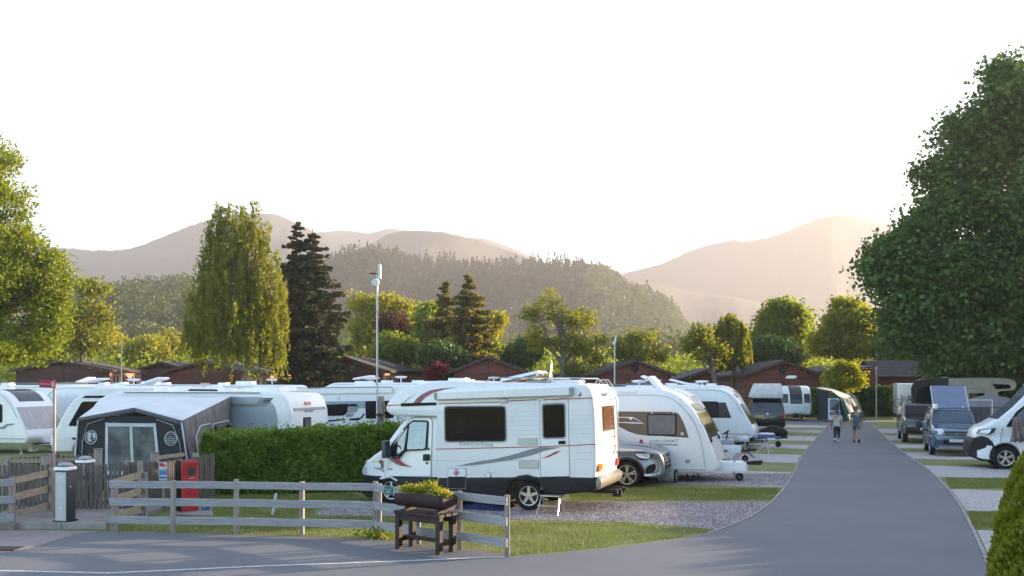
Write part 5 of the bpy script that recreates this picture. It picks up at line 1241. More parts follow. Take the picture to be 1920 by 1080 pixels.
D('rail', [(215, 232), (480, 232), (560, 240), (620, 262), (680, 305), (740, 372), (785, 440), (820, 530), (845, 640), (860, 760), (856, 760), (841, 640), (816, 531), (781, 442), (736, 375), (677, 308), (618, 265), (558, 243), (480, 236), (215, 236)], M_TRIM, .012)
D('roof_strip', [(225, 200), (360, 202), (360, 216), (225, 212)], M_WHITE, .05)
D('service_hatch', [(572, 645), (606, 645), (606, 690), (572, 690)], M_TRIM, .012, rd=.03); D('mains_cable', [(582, 690), (588, 690), (588, 776), (582, 776)], M_WHITE, .03)
D('light_round', [(716, 700), (745, 700), (750, 716), (740, 728), (720, 728), (710, 714)], M_TRIM, .008)
D('lower_trim', [(-560, 770), (640, 771), (860, 774), (862, 778), (640, 775), (-560, 774)], M_TRIM, .008)
M_GOLDREF = mat('gold_reflection_window', (.05, .035, .02), .07, spec=.8, coat=.8)  # golden reflection put into the colour of the dark front glass
pts_ = qd([(770, 345), (880, 545)])
band('skylight', dp, *qd([(738, 308), (775, 350)]), -.72, .72, .014, M_BRNW, dc)
for y0, y1 in ((-1.02, -.44), (-.4, .4), (.44, 1.02)): band('front_window', dp, *qd([(784, 362), (880, 545)]), y0, y1, .014, M_GOLDREF, dc)
band('front_locker', dp, *qd([(892, 582), (932, 705)]), -.9, .9, .014, M_WHITE, dc)
for s in (-1, 1): band('grab_handle', dp, *qd([(884, 556), (892, 584)]), s*1.02, s*.8, .04, M_BLK, dc)
hz0 = qd([(915, 745), (1115, 795)])
MB().bevbox(((hz0[0][0]+hz0[1][0])/2-.1, 0, (hz0[0][1]+hz0[1][1])/2), (hz0[1][0]-hz0[0][0]+.35, .7, .26), .06).build('hitch_cover', M_WHITE, dc, smooth=40)
MB().box((hz0[0][0]+.28, -.355, .62), (.25, .02, .04)).build('hitch_slot', M_GREYD, dc)
xn = hz0[1][0]
MB().box((xn+.22, 0, .52), (.5, .1, .1)).tube([(xn-.05, 0, .5), (xn+.5, 0, .56)], .05, 8).build('coupling', M_BLK, dc)
MB().tube([(xn-.28, -.2, .7), (xn-.28, -.2, .14)], .028, 8).build('jockey_post', M_STEEL, dc, smooth=40)
MB().lathe([(.02, -.04), (.1, -.04), (.12, -.02), (.12, .02), (.1, .04), (.02, .04)], (xn-.13, -.2, .12), 'Y', 16).build('jockey_wheel', M_TYRE, dc, smooth=35)
for x in qd([(735, 800), (-400, 800)]):
    for s in (-1, 1):
        MB().tube([(x[0]-.14, s*.85, x[1]+.05), (x[0], s*.85, .03)], .02, 6).tube([(x[0]+.18, s*.85, x[1]+.05), (x[0]+.0, s*.85, .05)], .014, 6).box((x[0], s*.85, .015), (.18, .14, .03)).build('corner_leg', M_DKMET, dc)
hzr = DF.L(*zd(300, 186))[1]
def tilthatch(fr, tf, a, b, wd, par, m, th=.06, y=0.0):
    p = fr.L(*(tf(*a))); q = fr.L(*(tf(*b))); L = math.hypot(q[0]-p[0], q[1]-p[1]); o = MB().bevbox((0, 0, 0), (L, wd, th), .06).build('roof_hatch', m, par, smooth=50)
    o.location = ((p[0]+q[0])/2, y, (p[1]+q[1])/2); o.rotation_euler = (0, -math.atan2(q[1]-p[1], q[0]-p[0]), 0); return o
ht = tilthatch(DF, zd, (425, 100), (518, 205), .95, dc, M_WHITE, .10, -.3)
MB().box((0, 0, -.07), (.62, .75, .03)).build('hatch_liner', M_TRIM, ht)
MB().box((DF.L(*zd(70, 186))[0]-1.0, -.2, hzr+.03), (1.2, .7, .06)).build('roof_panel', M_DKMET, dc)
# aquaroll barrel and blue tap under the nose
b0 = DF.O+DF.d*DF.L(1252, 890)[0]-DF.n*1.3
bl = thing('water_barrel', 'grey water barrel lying on the grass under the white caravan lettered DIPLOMAT', 'water barrel', (*b0[:2], .19), DF.h)
MB().lathe([(.02, -.28), (.16, -.28), (.185, -.24), (.185, .24), (.16, .28), (.02, .28)], axis='X', n=20).build('drum', mat('barrel_grey', (.33, .34, .34), .5), bl, smooth=40)
for x in (-.26, .26): MB().lathe([(.188, -.03), (.2, -.02), (.2, .02), (.188, .03)], (x, 0, 0), 'X', 20).build('tyre_band', M_TYRE, bl, smooth=40)
MB().tube([(-.3, 0, .1), (-.36, 0, .22), (-.1, 0, .3)], .03, 6).build('tap', mat('blue_fitting', (.02, .16, .40), .4), bl, smooth=50)
# ================================================================== FENCES AND THINGS BY THE ENTRANCE
M_WOOD = mat('weathered_wood', (.14, .125, .115), .85, col2=(.24, .22, .20), vs=3, sc=(1.2, 1.2, 9), bump=.5, bs=18, bd=.006, lo=.3, hi=.7)
M_WOODB = mat('bluish_rail', (.24, .24, .25), .8, col2=(.40, .40, .42), vs=3.0, sc=(.9, .9, 14), bump=.4, bs=20, bd=.004, lo=.25, hi=.75)
M_POST = mat('fence_post', (.22, .19, .165), .85, col2=(.35, .31, .27), vs=3, sc=(6, 6, .8), bump=.5, bs=18, bd=.005)
M_PICK = mat('picket_wood', (.085, .075, .068), .85, col2=(.18, .16, .14), vs=4, sc=(5, 5, .7), bump=.5, bs=20, bd=.005, lo=.3, hi=.7)
M_PALELITW = mat('pale_sunlit_board', (.30, .24, .17), .85, col2=(.40, .33, .25), vs=3, sc=(1.2, 1.2, 9), bump=.4, bs=20, bd=.004)  # sunlight painted into the return fences' boards; picket back rails share it
def rail_fence(label, posts, rails, pm=M_POST, rm=M_WOODB, front=-1, span=2, hp=1.04, rz=((.86, 1.0), (.52, .67), (.17, .32)), z0=0.0):
    """posts: world (x,y) points along the line; boards nailed on the camera side."""
    o = Vector((posts[0][0], posts[0][1], z0)); r = thing('rail_fence', label, 'fence', o)
    for p in posts:
        h = hp+random.uniform(-.02, .03)
        MB().bevbox((p[0]-o.x, p[1]-o.y, h/2-.02), (.085, .10, h), .012, rz=random.uniform(-.1, .1)).build('post', pm, r, smooth=30)
    for k, (za, zb) in enumerate(rz):
        i = 0
        while i < len(posts)-1:
            j = min(len(posts)-1, i+span); a = Vector((*posts[i], 0))-Vector((o.x, o.y, 0)); b = Vector((*posts[j], 0))-Vector((o.x, o.y, 0))
            t = (b-a).normalized(); n = Vector((-t.y, t.x, 0)); n = n if n.y < 0 else -n; e0 = .05 if i == 0 else -.004; e1 = .05 if j == len(posts)-1 else -.004
            L = (b-a).length+e0+e1; N = 6; vs = []; off = n*.052
            wa = random.uniform(-.006, .006)
            for q in range(N+1):
                s = -e0+L*q/N; c = a+t*s+off; dz = random.uniform(-.004, .004)+wa*math.sin(q*1.2); w0 = random.uniform(-.003, .003)
                for (dn, z) in ((0, za), (0, zb), (.028, zb-.006), (.028, za+.006)): 
                    p = c+n*(dn); vs.append((p.x, p.y, z+dz+w0))
            fs = [[q*4+m, q*4+(m+1) % 4, (q+1)*4+(m+1) % 4, (q+1)*4+m] for q in range(N) for m in range(4)]+[[3, 2, 1, 0], [N*4+m for m in range(4)]]
            ob = MB().add(vs, fs).build('rail', rm if not callable(rm) else rm(k, i), r)
            import bmesh
            bm = bmesh.new(); bm.from_mesh(ob.data); bmesh.ops.recalc_face_normals(bm, faces=bm.faces); bm.to_mesh(ob.data); bm.free()
            i = j
    return r
def gp(px, Y): return (X_(px, Y), Y)
rail_fence('long low three rail fence between the entrance pad and the corner post by the planter', [gp(213, 18.45), gp(325, 18.3), gp(443, 18.25), gp(566, 18.1), gp(704, 17.9)], 3, span=2)
rail_fence('three rail fence running from behind the planter towards the road', [gp(711, 17.75), gp(784, 17.1), gp(862, 16.55), gp(951, 15.85)], 3, span=3)
rail_fence('short three rail fence turning back beside the pad on its right', [gp(216, 18.6), gp(272, 20.3)], 3, rm=M_PALELITW, z0=.0, hp=1.0)
rail_fence('three rail fence at the bottom left, running out of the picture', [gp(-190, 18.0), gp(-80, 18.35), gp(22, 18.75)], 3, span=2, hp=1.0)
rail_fence('short three rail fence with boards coloured as sunlit left of the white bollard', [gp(24, 18.95), gp(97, 20.6)], 3, rm=M_PALELITW, z0=.0)
def pickets(label, a, b, n, h, gap=.028, wave=0, back=False, z0=0, rails=(.25, .8), posts=(), hfun=None, name='picket_fence'):
    a = Vector((*a, 0)); b = Vector((*b, 0)); t = (b-a).normalized(); L = (b-a).length; r = thing(name, label, 'fence', (a.x, a.y, z0), math.atan2(t.y, t.x))
    w_ = L/n-gap; sh = {}
    for i in range(n):
        hh = hfun(i/(n-1)) if hfun else h; hh += random.uniform(-.018, .018); ww = w_*random.uniform(.92, 1.04)
        o = MB().add([(-ww/2, 0, .04), (ww/2, 0, .04), (ww/2, 0, hh-.03), (ww*.2, 0, hh), (-ww*.2, 0, hh), (-ww/2, 0, hh-.03), (-ww/2, .02, .04), (ww/2, .02, .04), (ww/2, .02, hh-.03), (ww*.2, .02, hh), (-ww*.2, .02, hh), (-ww/2, .02, hh-.03)],
            [(0, 1, 2, 3, 4, 5), (11, 10, 9, 8, 7, 6), (0, 6, 7, 1), (1, 7, 8, 2), (2, 8, 9, 3), (3, 9, 10, 4), (4, 10, 11, 5), (5, 11, 6, 0)]).build('picket', M_PICK, r)
        o.location = (L*(i+.5)/n, random.uniform(-.004, .004)+(0 if not back else .03), 0); o.rotation_euler = (random.uniform(-.01, .01), random.uniform(-.012, .012), random.uniform(-.05, .05))
    for z in rails: MB().box((L/2, .045 if not back else -.0, z), (L, .04, .085)).build('rail', M_WOOD if not back else M_PALELITW, r)
    for x in posts: MB().bevbox((x, .09 if not back else -.03, (h+.06)/2), (.1, .1, h+.06), .01).build('post', M_POST, r, smooth=30)
    return r
pickets('grey picket fence behind the white bollard, front row of the enclosure', gp(-60, 20.75), gp(238, 21.0), 33, 1.09, posts=(.1, 1.9, 3.6), z0=.0)
pickets('grey picket fence carrying the red cabinet, running back to the hedge', gp(240, 21.0), gp(404, 23.9), 40, 1.10, gap=.022, posts=(.1, 2.4), hfun=lambda u: 1.12-.06*math.sin(u*3.1))
pickets('low picket gate with a dipped top seen behind the sign post', gp(95, 22.2), gp(180, 22.3), 9, 1.15, hfun=lambda u: 1.18+.10*abs(u-.5)*2-.03, posts=(.0,), back=True, rails=(.3, 1.08))
pickets('back row of grey pickets with pale top rail at the left edge', gp(8, 22.1), gp(92, 22.2), 10, 1.12, hfun=lambda u: 1.14+.05*u, back=True, rails=(.3, 1.06), posts=(.05,))
for px, Y, h, lb in ((184, 22.3, 1.31, 'thick square gate post right of the dipped picket gate'), (290, 22.2, 1.24, 'square gate post below the purple cloth in the awning door'), (86, 21.9, 1.22, 'thick square post left of the dipped picket gate')):
    g_ = thing('gate_post', lb, 'post', (*gp(px, Y), 0)); MB().bevbox((0, 0, h/2), (.15, .15, h), .015).build('shaft', M_POST, g_, smooth=30); MB().bevbox((0, 0, h+.015), (.17, .17, .03), .01).build('cap', M_WOOD, g_)
pickets('low boarded fence between the gate post and the red cabinet', gp(296, 22.6), gp(345, 23.6), 12, 1.15, back=True, rails=(.3, 1.1))
# ---- service bollards
def bollard(label, x, y, z0, h, rz, group):
    r = thing('service_bollard', label, 'bollard', (x, y, z0), rz, group)
    M_BN = mat('bollard_navy', (.022, .028, .038), .5); M_BG = mat('bollard_grey', (.50, .52, .51), .5, col2=(.58, .60, .59), vs=6)
    MB().bevbox((0, 0, h*.46), (.27, .27, h*.92), .02).build('housing', M_BN, r, smooth=40)
    pn = MB().box((-.0, -.141, h*.45), (.235, .014, h*.86)).build('front_panel', M_BG, r)
    MB().box((0, -.1495, h*.29), (.23, .004, .006)).build('panel_joint', M_GREYD, r)
    MB().box((0, -.150, h*.26), (.10, .004, .07)).build('panel_label', M_PLATEW, pn); MB().box((0, -.150, h*.80), (.13, .004, .06)).build('panel_label', M_PLATEW, pn)
    MB().bevbox((0, 0, h*.945), (.31, .31, .065), .02).build('collar', M_WHITE, r, smooth=40)
    MB().bevbox((0, 0, h*.985), (.29, .29, .03), .03).build('lid', mat('bollard_lid', (.05, .055, .065), .4), r, smooth=40)
    MB().lathe([(.145, 0), (.13, .03), (.07, .055), (.005, .062)], (0, 0, h*.985+.01), 'Z', 12).build('dome', mat('dome_grey', (.35, .37, .4), .3), r, smooth=60)
    MB().box((.1395, -.03, h*.62), (.008, .03, .035)).build('lock_plate', M_PLATEW, r)
    MB().box((0, 0, .015), (.33, .33, .03)).build('base_plate', M_DKMET, r)
bollard('pale fronted service bollard standing on the concrete pad before the pickets', X_(122, 19.1)+.0, 19.12, .115, 1.12, R(-13), 'service bollards')
bollard('second service bollard half hidden behind the picket fence', X_(160, 21.5), 21.5, .115, 1.06, R(-13), 'service bollards')
# ---- fire point sign on its pole
M_REDS = mat('red_sign', (.40, .025, .06), .45); M_POLE = mat('pole_paint', (.30, .22, .20), .5, .3, col2=(.38, .30, .28), vs=4)
sp = thing('direction_sign', 'tall pole with a small red two sided Fire Point sign at the left', 'sign', (X_(102, 19.75), 19.75, .11))
MB().lathe([(.002, 0), (.028, 0), (.028, 2.66), (.002, 2.66)], n=12).build('pole', M_POLE, sp, smooth=40)
ztop = Z_(713, 19.75)-.11
for s, rz, nm in ((-1, R(4), 'left_board'), (1, R(-62), 'right_board')):
    o = MB().box((s*.135, 0, 0), (.27, .02, .16)).build('board', M_REDS, sp); o.location = (s*.01, -.02, ztop-.08); o.rotation_euler = (0, R(2.5), rz if s > 0 else R(8))
    if s < 0: text('lettering', 'Fire Point', .05, M_PLATEW, o, (-.15, -.012, -.005), (R(90), 0, 0), 1.0, ext=.001); MB().box((-.02, -.0125, 0), (.03, .003, .1)).build('mark', M_PLATEW, o)
    else: MB().box((.17, -.0125, 0), (.1, .003, .08)).build('mark', mat('pale_orange', (.6, .3, .2), .5), o)
# ---- red cabinet
rc = thing('fire_point_cabinet', 'red fronted black cabinet standing by the picket fence', 'cabinet', (X_(352, 21.4), 21.4, .01), R(49))
M_REDC = mat('red_cabinet', (.50, .03, .035), .35, coat=.3)
MB().prism(rpoly([(-.24, 0.0), (.05, 0.0), (.05, 1.12), (-.19, 1.13), (-.24, 1.05), (-.23, .65), (-.2, .5)], .03), -.17, .21).build('case', M_BLK, rc, smooth=30).rotation_euler = (0, 0, R(-90))
fr = MB().bevbox((0, -.09, .57), (.40, .06, 1.12), .02).build('front_panel', M_REDC, rc, smooth=30)
for n_, c_, d_, m_ in (('raised_frame', (0, -.125, .95), (.34, .02, .22), M_REDC), ('display_window', (.02, -.137, .90), (.17, .008, .17), M_WING), ('coin_slot', (.02, -.137, .74), (.14, .01, .012), M_PLATEW), ('white_mark', (.02, -.137, .60), (.05, .008, .07), M_PLATEW), ('handle', (.0, -.14, .42), (.16, .03, .025), M_REDC), ('lower_slot', (0, -.13, .27), (.3, .02, .02), M_DKMET), ('top_lip', (0, -.14, 1.06), (.34, .02, .015), M_REDC)):
    MB().box(c_, d_).build(n_, m_, fr)
# ---- notice on the pickets
nb = thing('notice_board', 'small white notice with red top and blue lower half on the picket fence', 'sign', (X_(306, 21.35), 21.35, .72), R(-6))
MB().box((0, 0, .18), (.19, .012, .40)).build('board', M_PLATEW, nb)
M_RN = mat('notice_red', (.50, .03, .04), .5); M_BN2 = mat('notice_blue', (.02, .18, .42), .5)
MB().box((0, -.008, .33), (.16, .006, .07)).build('red_block', M_RN, nb); MB().box((-.01, -.0125, .31), (.10, .004, .045)).build('red_mark', M_RN, nb); MB().box((.05, -.0125, .345), (.05, .004, .03)).build('white_mark', M_PLATEW, nb)
MB().box((0, -.008, .16), (.165, .006, .11)).build('blue_block', M_BN2, nb)
for i, ww in enumerate((.12, .14, .09)): MB().box((0, -.0125, .195-.03*i), (ww, .004, .006)).build('print_line', M_PLATEW, nb)
MB().box((0, -.008, .04), (.165, .006, .04)).build('blue_block', M_BN2, nb)
MB().box((0, .03, -.3), (.05, .04, 1.1)).build('batten', M_POST, nb)
# ---- tap, stake, green plate
tp = thing('water_tap', 'little blue water tap housing low by the end of the picket fence', 'tap', G(386, 957)); MB().bevbox((0, 0, .08), (.14, .12, .16), .02).build('housing', mat('blue_fitting', (.02, .16, .40), .4), tp); MB().tube([(0, -.06, .12), (0, -.12, .11), (0, -.13, .06)], .012, 6).build('spout', M_STEEL, tp)
sk = thing('marker_stake', 'flat white marker stake leaning on the grass behind the long rail fence', 'stake', G(511, 966))
o = MB().prism([(-.03, 0), (.03, 0), (.03, .47), (0, .49), (-.03, .47)], -.008, .008).build('stake', M_PLATEW, sk); o.rotation_euler = (0, R(9), 0)
fa = Vector((*gp(711, 17.75), 0)); fb = Vector((*gp(951, 15.85), 0)); ft = (fb-fa).normalized(); fn = Vector((ft.y, -ft.x, 0)); fn = fn if fn.y < 0 else -fn
pp = fa+ft*.33+fn*.088
gs = thing('reserved_sign', 'small green plate with white lettering on the top rail beside the planter', 'sign', (pp.x, pp.y, .92), math.atan2(ft.y, ft.x))
M_GRN = mat('green_plate', (.005, .13, .11), .45)
MB().box((0, 0, 0), (.22, .008, .15)).build('plate', M_GRN, gs)
text('lettering', 'Reserved Bay', .032, M_PLATEW, gs, (0, -.0065, .012), (R(90), 0, 0), 1.0, ext=.001)
MB().box((0, -.0065, -.035), (.085, .002, .014)).build('print_line', M_PLATEW, gs)
for x in (-.095, .095):
    for z in (-.06, .06): MB().lathe([(.0004, 0), (.008, 0), (.008, -.004), (.0004, -.004)], (x, -.004, z), 'Y', 8).build('screw', M_PLATEW, gs)
# ---- planter on its bench
M_DKW = mat('stained_timber', (.016, .0065, .0065), .65, col2=(.036, .016, .014), vs=3, sc=(1.2, 1.2, 10), bump=.7, bs=18, bd=.006)
bc = (fa+ft*1.60)+fn*.44; ang = math.atan2(ft.y, ft.x)-R(-2)
bn = thing('planter_stand', 'dark stained timber stand on four legs holding the flower trough', 'stand', (bc.x, bc.y, .01), ang)
hw_, hd_ = .46, .17
for x in (-hw_, hw_):
    for y in (-hd_, hd_): MB().bevbox((x, y, .31), (.095, .095, .62), .008).build('leg', M_DKW, bn)
for y in (-hd_, 0, hd_): MB().box((0, y, .645), (2*hw_+.12, .13, .045), rz=random.uniform(-.01, .01)).build('plank', M_DKW, bn)
for y in (-hd_-.02, hd_+.02): MB().box((0, y, .56), (2*hw_-.1, .035, .1)).build('apron_rail', M_DKW, bn)
MB().box((0, 0, .20), (2*hw_-.06, .10, .06)).build('low_rail', M_DKW, bn)
for x in (-hw_, hw_): MB().box((x, 0, .18), (.05, 2*hd_-.08, .09)).build('cross_rail', M_DKW, bn)
tr = thing('flower_trough', 'dark log shaped trough planted with yellow flowers, on the timber stand', 'planter', (bc.x, bc.y, .68), ang)
for x in (-.36, .36): MB().prism([(-.13, .0), (.13, .0), (.10, .06), (-.10, .06)], -.03, .03).build('foot', M_DKW, tr).rotation_euler = (0, 0, R(90)); KIDS(tr)[-1].location = (x, 0, 0)
mb = MB(); N = 12; prof = [(-.17, .31), (-.20, .28), (-.19, .16), (-.12, .07), (0, .05), (.12, .07), (.19, .16), (.20, .28), (.17, .31), (.14, .27), (-.14, .27)]
vs = []
for i in range(N+1):
    x = -.56+1.12*i/N; k = 1-.07*abs(i/N*2-1)**3
    for y, z in prof: vs.append((x, y*k*random.uniform(.97, 1.03), .05+(z-.05)*k*random.uniform(.985, 1.015)))
n = len(prof); mb.add(vs, [[i*n+j, i*n+(j+1) % n, (i+1)*n+(j+1) % n, (i+1)*n+j] for i in range(N) for j in range(n)]+[list(range(n))[::-1], [N*n+j for j in range(n)]])
mb.build('trough', M_DKW, tr, smooth=50)
rng = np.random.default_rng(3)
def clump(name, n, c, s, leaf, m, up=0, dirs=None, elong=1.5, drp=0): 
    P = rng.normal(size=(n, 3))*np.array(s)+np.array(c); P[:, 2] = np.maximum(P[:, 2], .28); return leaf_obj(name, P, leaf, m, tr, rng=rng, elong=elong, dirs=dirs)
L_FLO = leafmat('yellow_petals', [(.45, .38, .02), (.62, .50, .03), (.70, .45, .10)], (.6, .5, .05), .35)
L_WHI = leafmat('cream_petals', [(.6, .45, .3), (.7, .6, .4)], (.6, .5, .3), .3)
for i, (x, z, k) in enumerate(((-.42, .36, .7), (-.25, .38, .9), (-.08, .36, .8), (.10, .40, 1.1), (.25, .36, .9), (.42, .34, .6))):
    clump('foliage', int(420*k), (x, 0, z-.01), (.07, .07, .045*k), .026, L_MID)
    clump('blossom', int(170*k), (x+.01, -.02, z+.025), (.065, .06, .03*k), .024, L_FLO)
clump('blossom', 40, (.22, -.1, .33), (.05, .03, .02), .035, L_WHI)
gb = MB()
for i in range(70):
    x = .14+random.uniform(-.05, .05); a = random.uniform(0, 6.28); l = random.uniform(.15, .32); r0 = Vector((x, random.uniform(-.04, .04), .28)); e = r0+Vector((math.cos(a)*l*.45, math.sin(a)*l*.35, l))
    t = Vector((.004, 0, 0)); gb.add([r0-t, r0+t, r0.lerp(e, .6)+t+Vector((0, 0, .02)), e, r0.lerp(e, .6)-t+Vector((0, 0, .02))], [(0, 1, 2, 3, 4)])
gb.build('grass_tuft', L_MID, tr)
# weeds at the corner post
rng = np.random.default_rng(14); P = rng.normal(size=(120, 3))*np.array([.18, .07, .06])+np.array([X_(705, 17.7), 17.62, .08]); P[:, 2] = np.abs(P[:, 2])
leaf_obj('weeds', P, .05, L_MID, kind='stuff', rng=rng)
# ---- mast behind the motorhome
def mast(label, x, y, h, k=1.0, stub=True, group=None):
    r = thing('aerial_mast', label, 'mast', (x, y, 0), 0, group)
    if stub: MB().bevbox((.07, .02, 1.25), (.15, .15, 2.5), .01).build('timber_post', M_POST, r)
    MB().tube([(-.03, -.08, .9 if stub else 0), (-.03, -.08, h)], .027*k, 8).build('pole', M_GALV, r, smooth=40)
    if stub: 
        for z in (1.4, 2.0): MB().box((.03, -.04, z), (.22, .2, .04)).build('bracket', M_DKMET, r)
        MB().tube([(.03, -.1, 2.05), (.1, -.12, 1.85), (.16, -.1, 2.05), (.12, -.1, 2.35)], .014, 6).build('cable', M_BLK, r)
    o = MB().lathe([(.002, -.03), (.09, -.03), (.105, 0), (.10, .03), (.002, .05)], (0, 0, 0), 'Y', 18).build('round_antenna', mat('antenna_white', (.55, .6, .62), .4), r, smooth=50); o.location = (-.06, -.17, h-.30)
    MB().bevbox((.04, -.1, h), (.085, .08, .38), .03).build('panel_antenna', mat('antenna_white', (.55, .6, .62), .4), r, smooth=50)
    MB().tube([(-.22, -.1, h-.05), (.05, -.1, h-.06)], .018, 6).build('arm', M_DKMET, r)
    return r
mast('tall galvanised mast with round antenna and timber stub behind the motorhome cab', X_(710, 25.9), 25.9, Z_(510, 25.9))
mast('slim far mast with white antennas, right of the sparse wide tree', X_(1153, 60), 60, Z_(634, 60), 1.6, False)
for px, Y, ty, lb in ((1643, 74, 690, 'short grey lamp pole before the slate roofed lodge'), (228, 70, 642, 'thin aerial pole in front of the leftmost chalet')):
    r = thing('pole', lb, 'pole', (X_(px, Y), Y, 0)); h = Z_(ty, Y); MB().tube([(0, 0, 0), (0, 0, h)], [.06, .035], 8).build('shaft', M_GALV, r, smooth=40); MB().bevbox((0, 0, h), (.14, .14, .22), .04).build('head', M_GALV, r, smooth=40)
# ================================================================== THE SILVER CARAVAN AND ITS AWNING
SF = Frame((X_(545, 27.3), 27.3), 163, 1.14, 1)
sc_ = thing('caravan', 'long silver sided caravan with white ends, porch awning on its side, behind the hedge', 'caravan', SF.O, SF.h)
Lc = 7.55; H = 2.60; zb = .45
pr = smoothline([(.05, zb), (.0, 1.0), (.0, 1.9), (.06, 2.2), (.18, 2.44), (.42, 2.57), (.9, H)], 3)+smoothline([(Lc-2.0, H), (Lc-1.55, H-.02), (Lc-1.1, H-.17), (Lc-.75, H-.45), (Lc-.42, H-.95), (Lc-.18, H-1.45), (Lc-.05, H-1.75), (Lc-.04, zb+.15), (Lc-.15, zb)], 4)
body('body', pr+arch(4.0, .4, zc=zb)[::-1]+arch(3.1, .4, zc=zb)[::-1] if False else pr+[(4.4, zb), (2.7, zb)], 1.14, M_WHITE, sc_, r=.10)
def qm(pts): return SF.P(pts)
M_SIDE = mat('silver_side', (.33, .38, .42), .38, col2=(.38, .425, .46), vs=.8, coat=.2)
pn = [(.42, zb+.1), (.42, 1.9), (.5, 2.18), (.68, 2.36), (.95, 2.45), (Lc-1.75, 2.47), (Lc-1.35, 2.38), (Lc-1.0, 2.14), (Lc-.75, 1.8), (Lc-.55, 1.4), (Lc-.45, 1.0), (Lc-.45, zb+.1)]
side('side_panel', rpoly(pn, .1), 1.14, 1, M_SIDE, sc_, .006); side('side_panel', rpoly(pn, .1), 1.14, -1, M_SIDE, sc_, .006)
side('roof_rail', [(1.0, 2.56), (Lc-1.9, 2.56), (Lc-1.9, 2.585), (1.0, 2.585)], 1.14, 1, M_GREYD, sc_, .03)
a = qm([(423, 761), (430, 737), (508, 746), (490, 762)])
side('flash', qm([(426, 757.5), (481, 757), (489, 746), (513, 746), (498, 762), (426, 762.5)]), 1.14, 1, M_GREYD, sc_, .012)
side('gold_line', qm([(426, 758.8), (482, 758.4), (482, 759.8), (426, 760.2)]), 1.14, 1, mat('gold_line', (.35, .25, .10), .4), sc_, .016)
for k in range(3): side('flash_bar', qm([(492+k*2, 755-k*3.2), (505+k*2, 755-k*3.2), (506.5+k*2, 753.4-k*3.2), (493.5+k*2, 753.4-k*3.2)]), 1.14, 1, M_BLK, sc_, .016)
wf = side('window', rpoly([(Lc-1.45, 1.55), (Lc-.95, 1.55), (Lc-1.1, 1.95), (Lc-1.45, 2.0)], .06), 1.14, 1, M_BLK, sc_, .02)
band('rear_window', pr, (.0, 1.86), (.0, 1.2), -.02, .44, .012, M_BLK, sc_, ny=1); band('rear_pane', pr, (.0, 1.8), (.0, 1.26), .02, .38, .022, M_WING, sc_, ny=1)
band('high_lamp', pr, (.10, 2.24), (.07, 2.2), -.12, .22, .03, M_REDL, sc_, ny=1)
band('rear_crease', pr, (.05, 2.16), (.04, 2.12), -.95, .95, .014, M_TRIM, sc_, ny=1)
text('lettering', 'COACHMAN', .085, M_GREYD, sc_, (-.008, .12, 2.02), (R(90), 0, R(-90)), 1.1)
band('front_window', pr, (Lc-.66, 1.95), (Lc-.2, 1.1), -.95, .95, .014, M_WING, sc_)
side('grab_handle', [(Lc-.2, 1.08), (Lc-.02, 1.12), (Lc-.02, 1.18), (Lc-.2, 1.16)], 1.14, 1, M_BLK, sc_, .03)
for x in (2.0, 3.0, 4.4, 5.2): MB().bevbox((x, random.uniform(-.3, .3), H+.04), (.55, .5, .13), .12).build('roof_vent', M_WHITE, sc_, smooth=50)
MB().bevbox((1.25, .1, H+.06), (.95, .7, .16), .12).build('air_unit', M_WHITE, sc_, smooth=60)
MB().bevbox((3.8, -.2, H+.03), (1.3, .6, .05), .02).build('solar_panel', M_DKMET, sc_)
for x in (4.0, 3.1):
    for s in (-1, 1): wheel(sc_, x, s*1.0, .33, .18, 5, s)
MB().box((Lc+.4, 0, .42), (1.3, .3, .1)).build('drawbar', M_DKMET, sc_); MB().tube([(Lc+.9, 0, .8), (Lc+.9, 0, .1)], .03, 8).build('jockey_post', M_STEEL, sc_)
# porch awning
M_AWR = mat('awning_roof_cloth', (.68, .70, .72), .6, col2=(.76, .78, .80), vs=1.5, bump=.3, bs=4, bd=.03)
M_AWD = mat('awning_charcoal', (.020, .022, .028), .8, bump=.4, bs=5, bd=.03)
M_AWG = mat('awning_grey', (.12, .11, .11), .8, col2=(.20, .19, .19), vs=2, sc=(4, 4, .6), bump=.8, bs=3, bd=.05)
G_AW = mat('awning_pane_reflections', (.04, .05, .055), .4, col2=(.15, .17, .18), vs=1.7, sc=(1, 1, 1.4), spec=.2)  # opaque pane, mottled reflections painted into its colour
FLy = 25.1
A0 = W_(206, 741, 28.9); B0 = W_(434, 743, 27.65)          # along the caravan roof rail
FLt = W_(147, 784, 25.9); FRt = W_(341, 789, FLy); PK = W_(252, 765, 25.4)
FLb = Vector((W_(138, 868, 25.75).x, 25.75, 0)); FRb = Vector((W_(362, 868, 24.95).x, 24.95, 0)); BRb = Vector((B0.x+.05, B0.y, 0)); BLb = Vector((A0.x, A0.y, 0))
aw = thing('porch_awning', 'grey and charcoal porch awning with two round printed emblems and a clear double door', 'awning', (0, 0, 0)); aw.location = (FRb.x, FRb.y, 0); AO = Vector((FRb.x, FRb.y, 0))
def al(v): return Vector(v)-AO
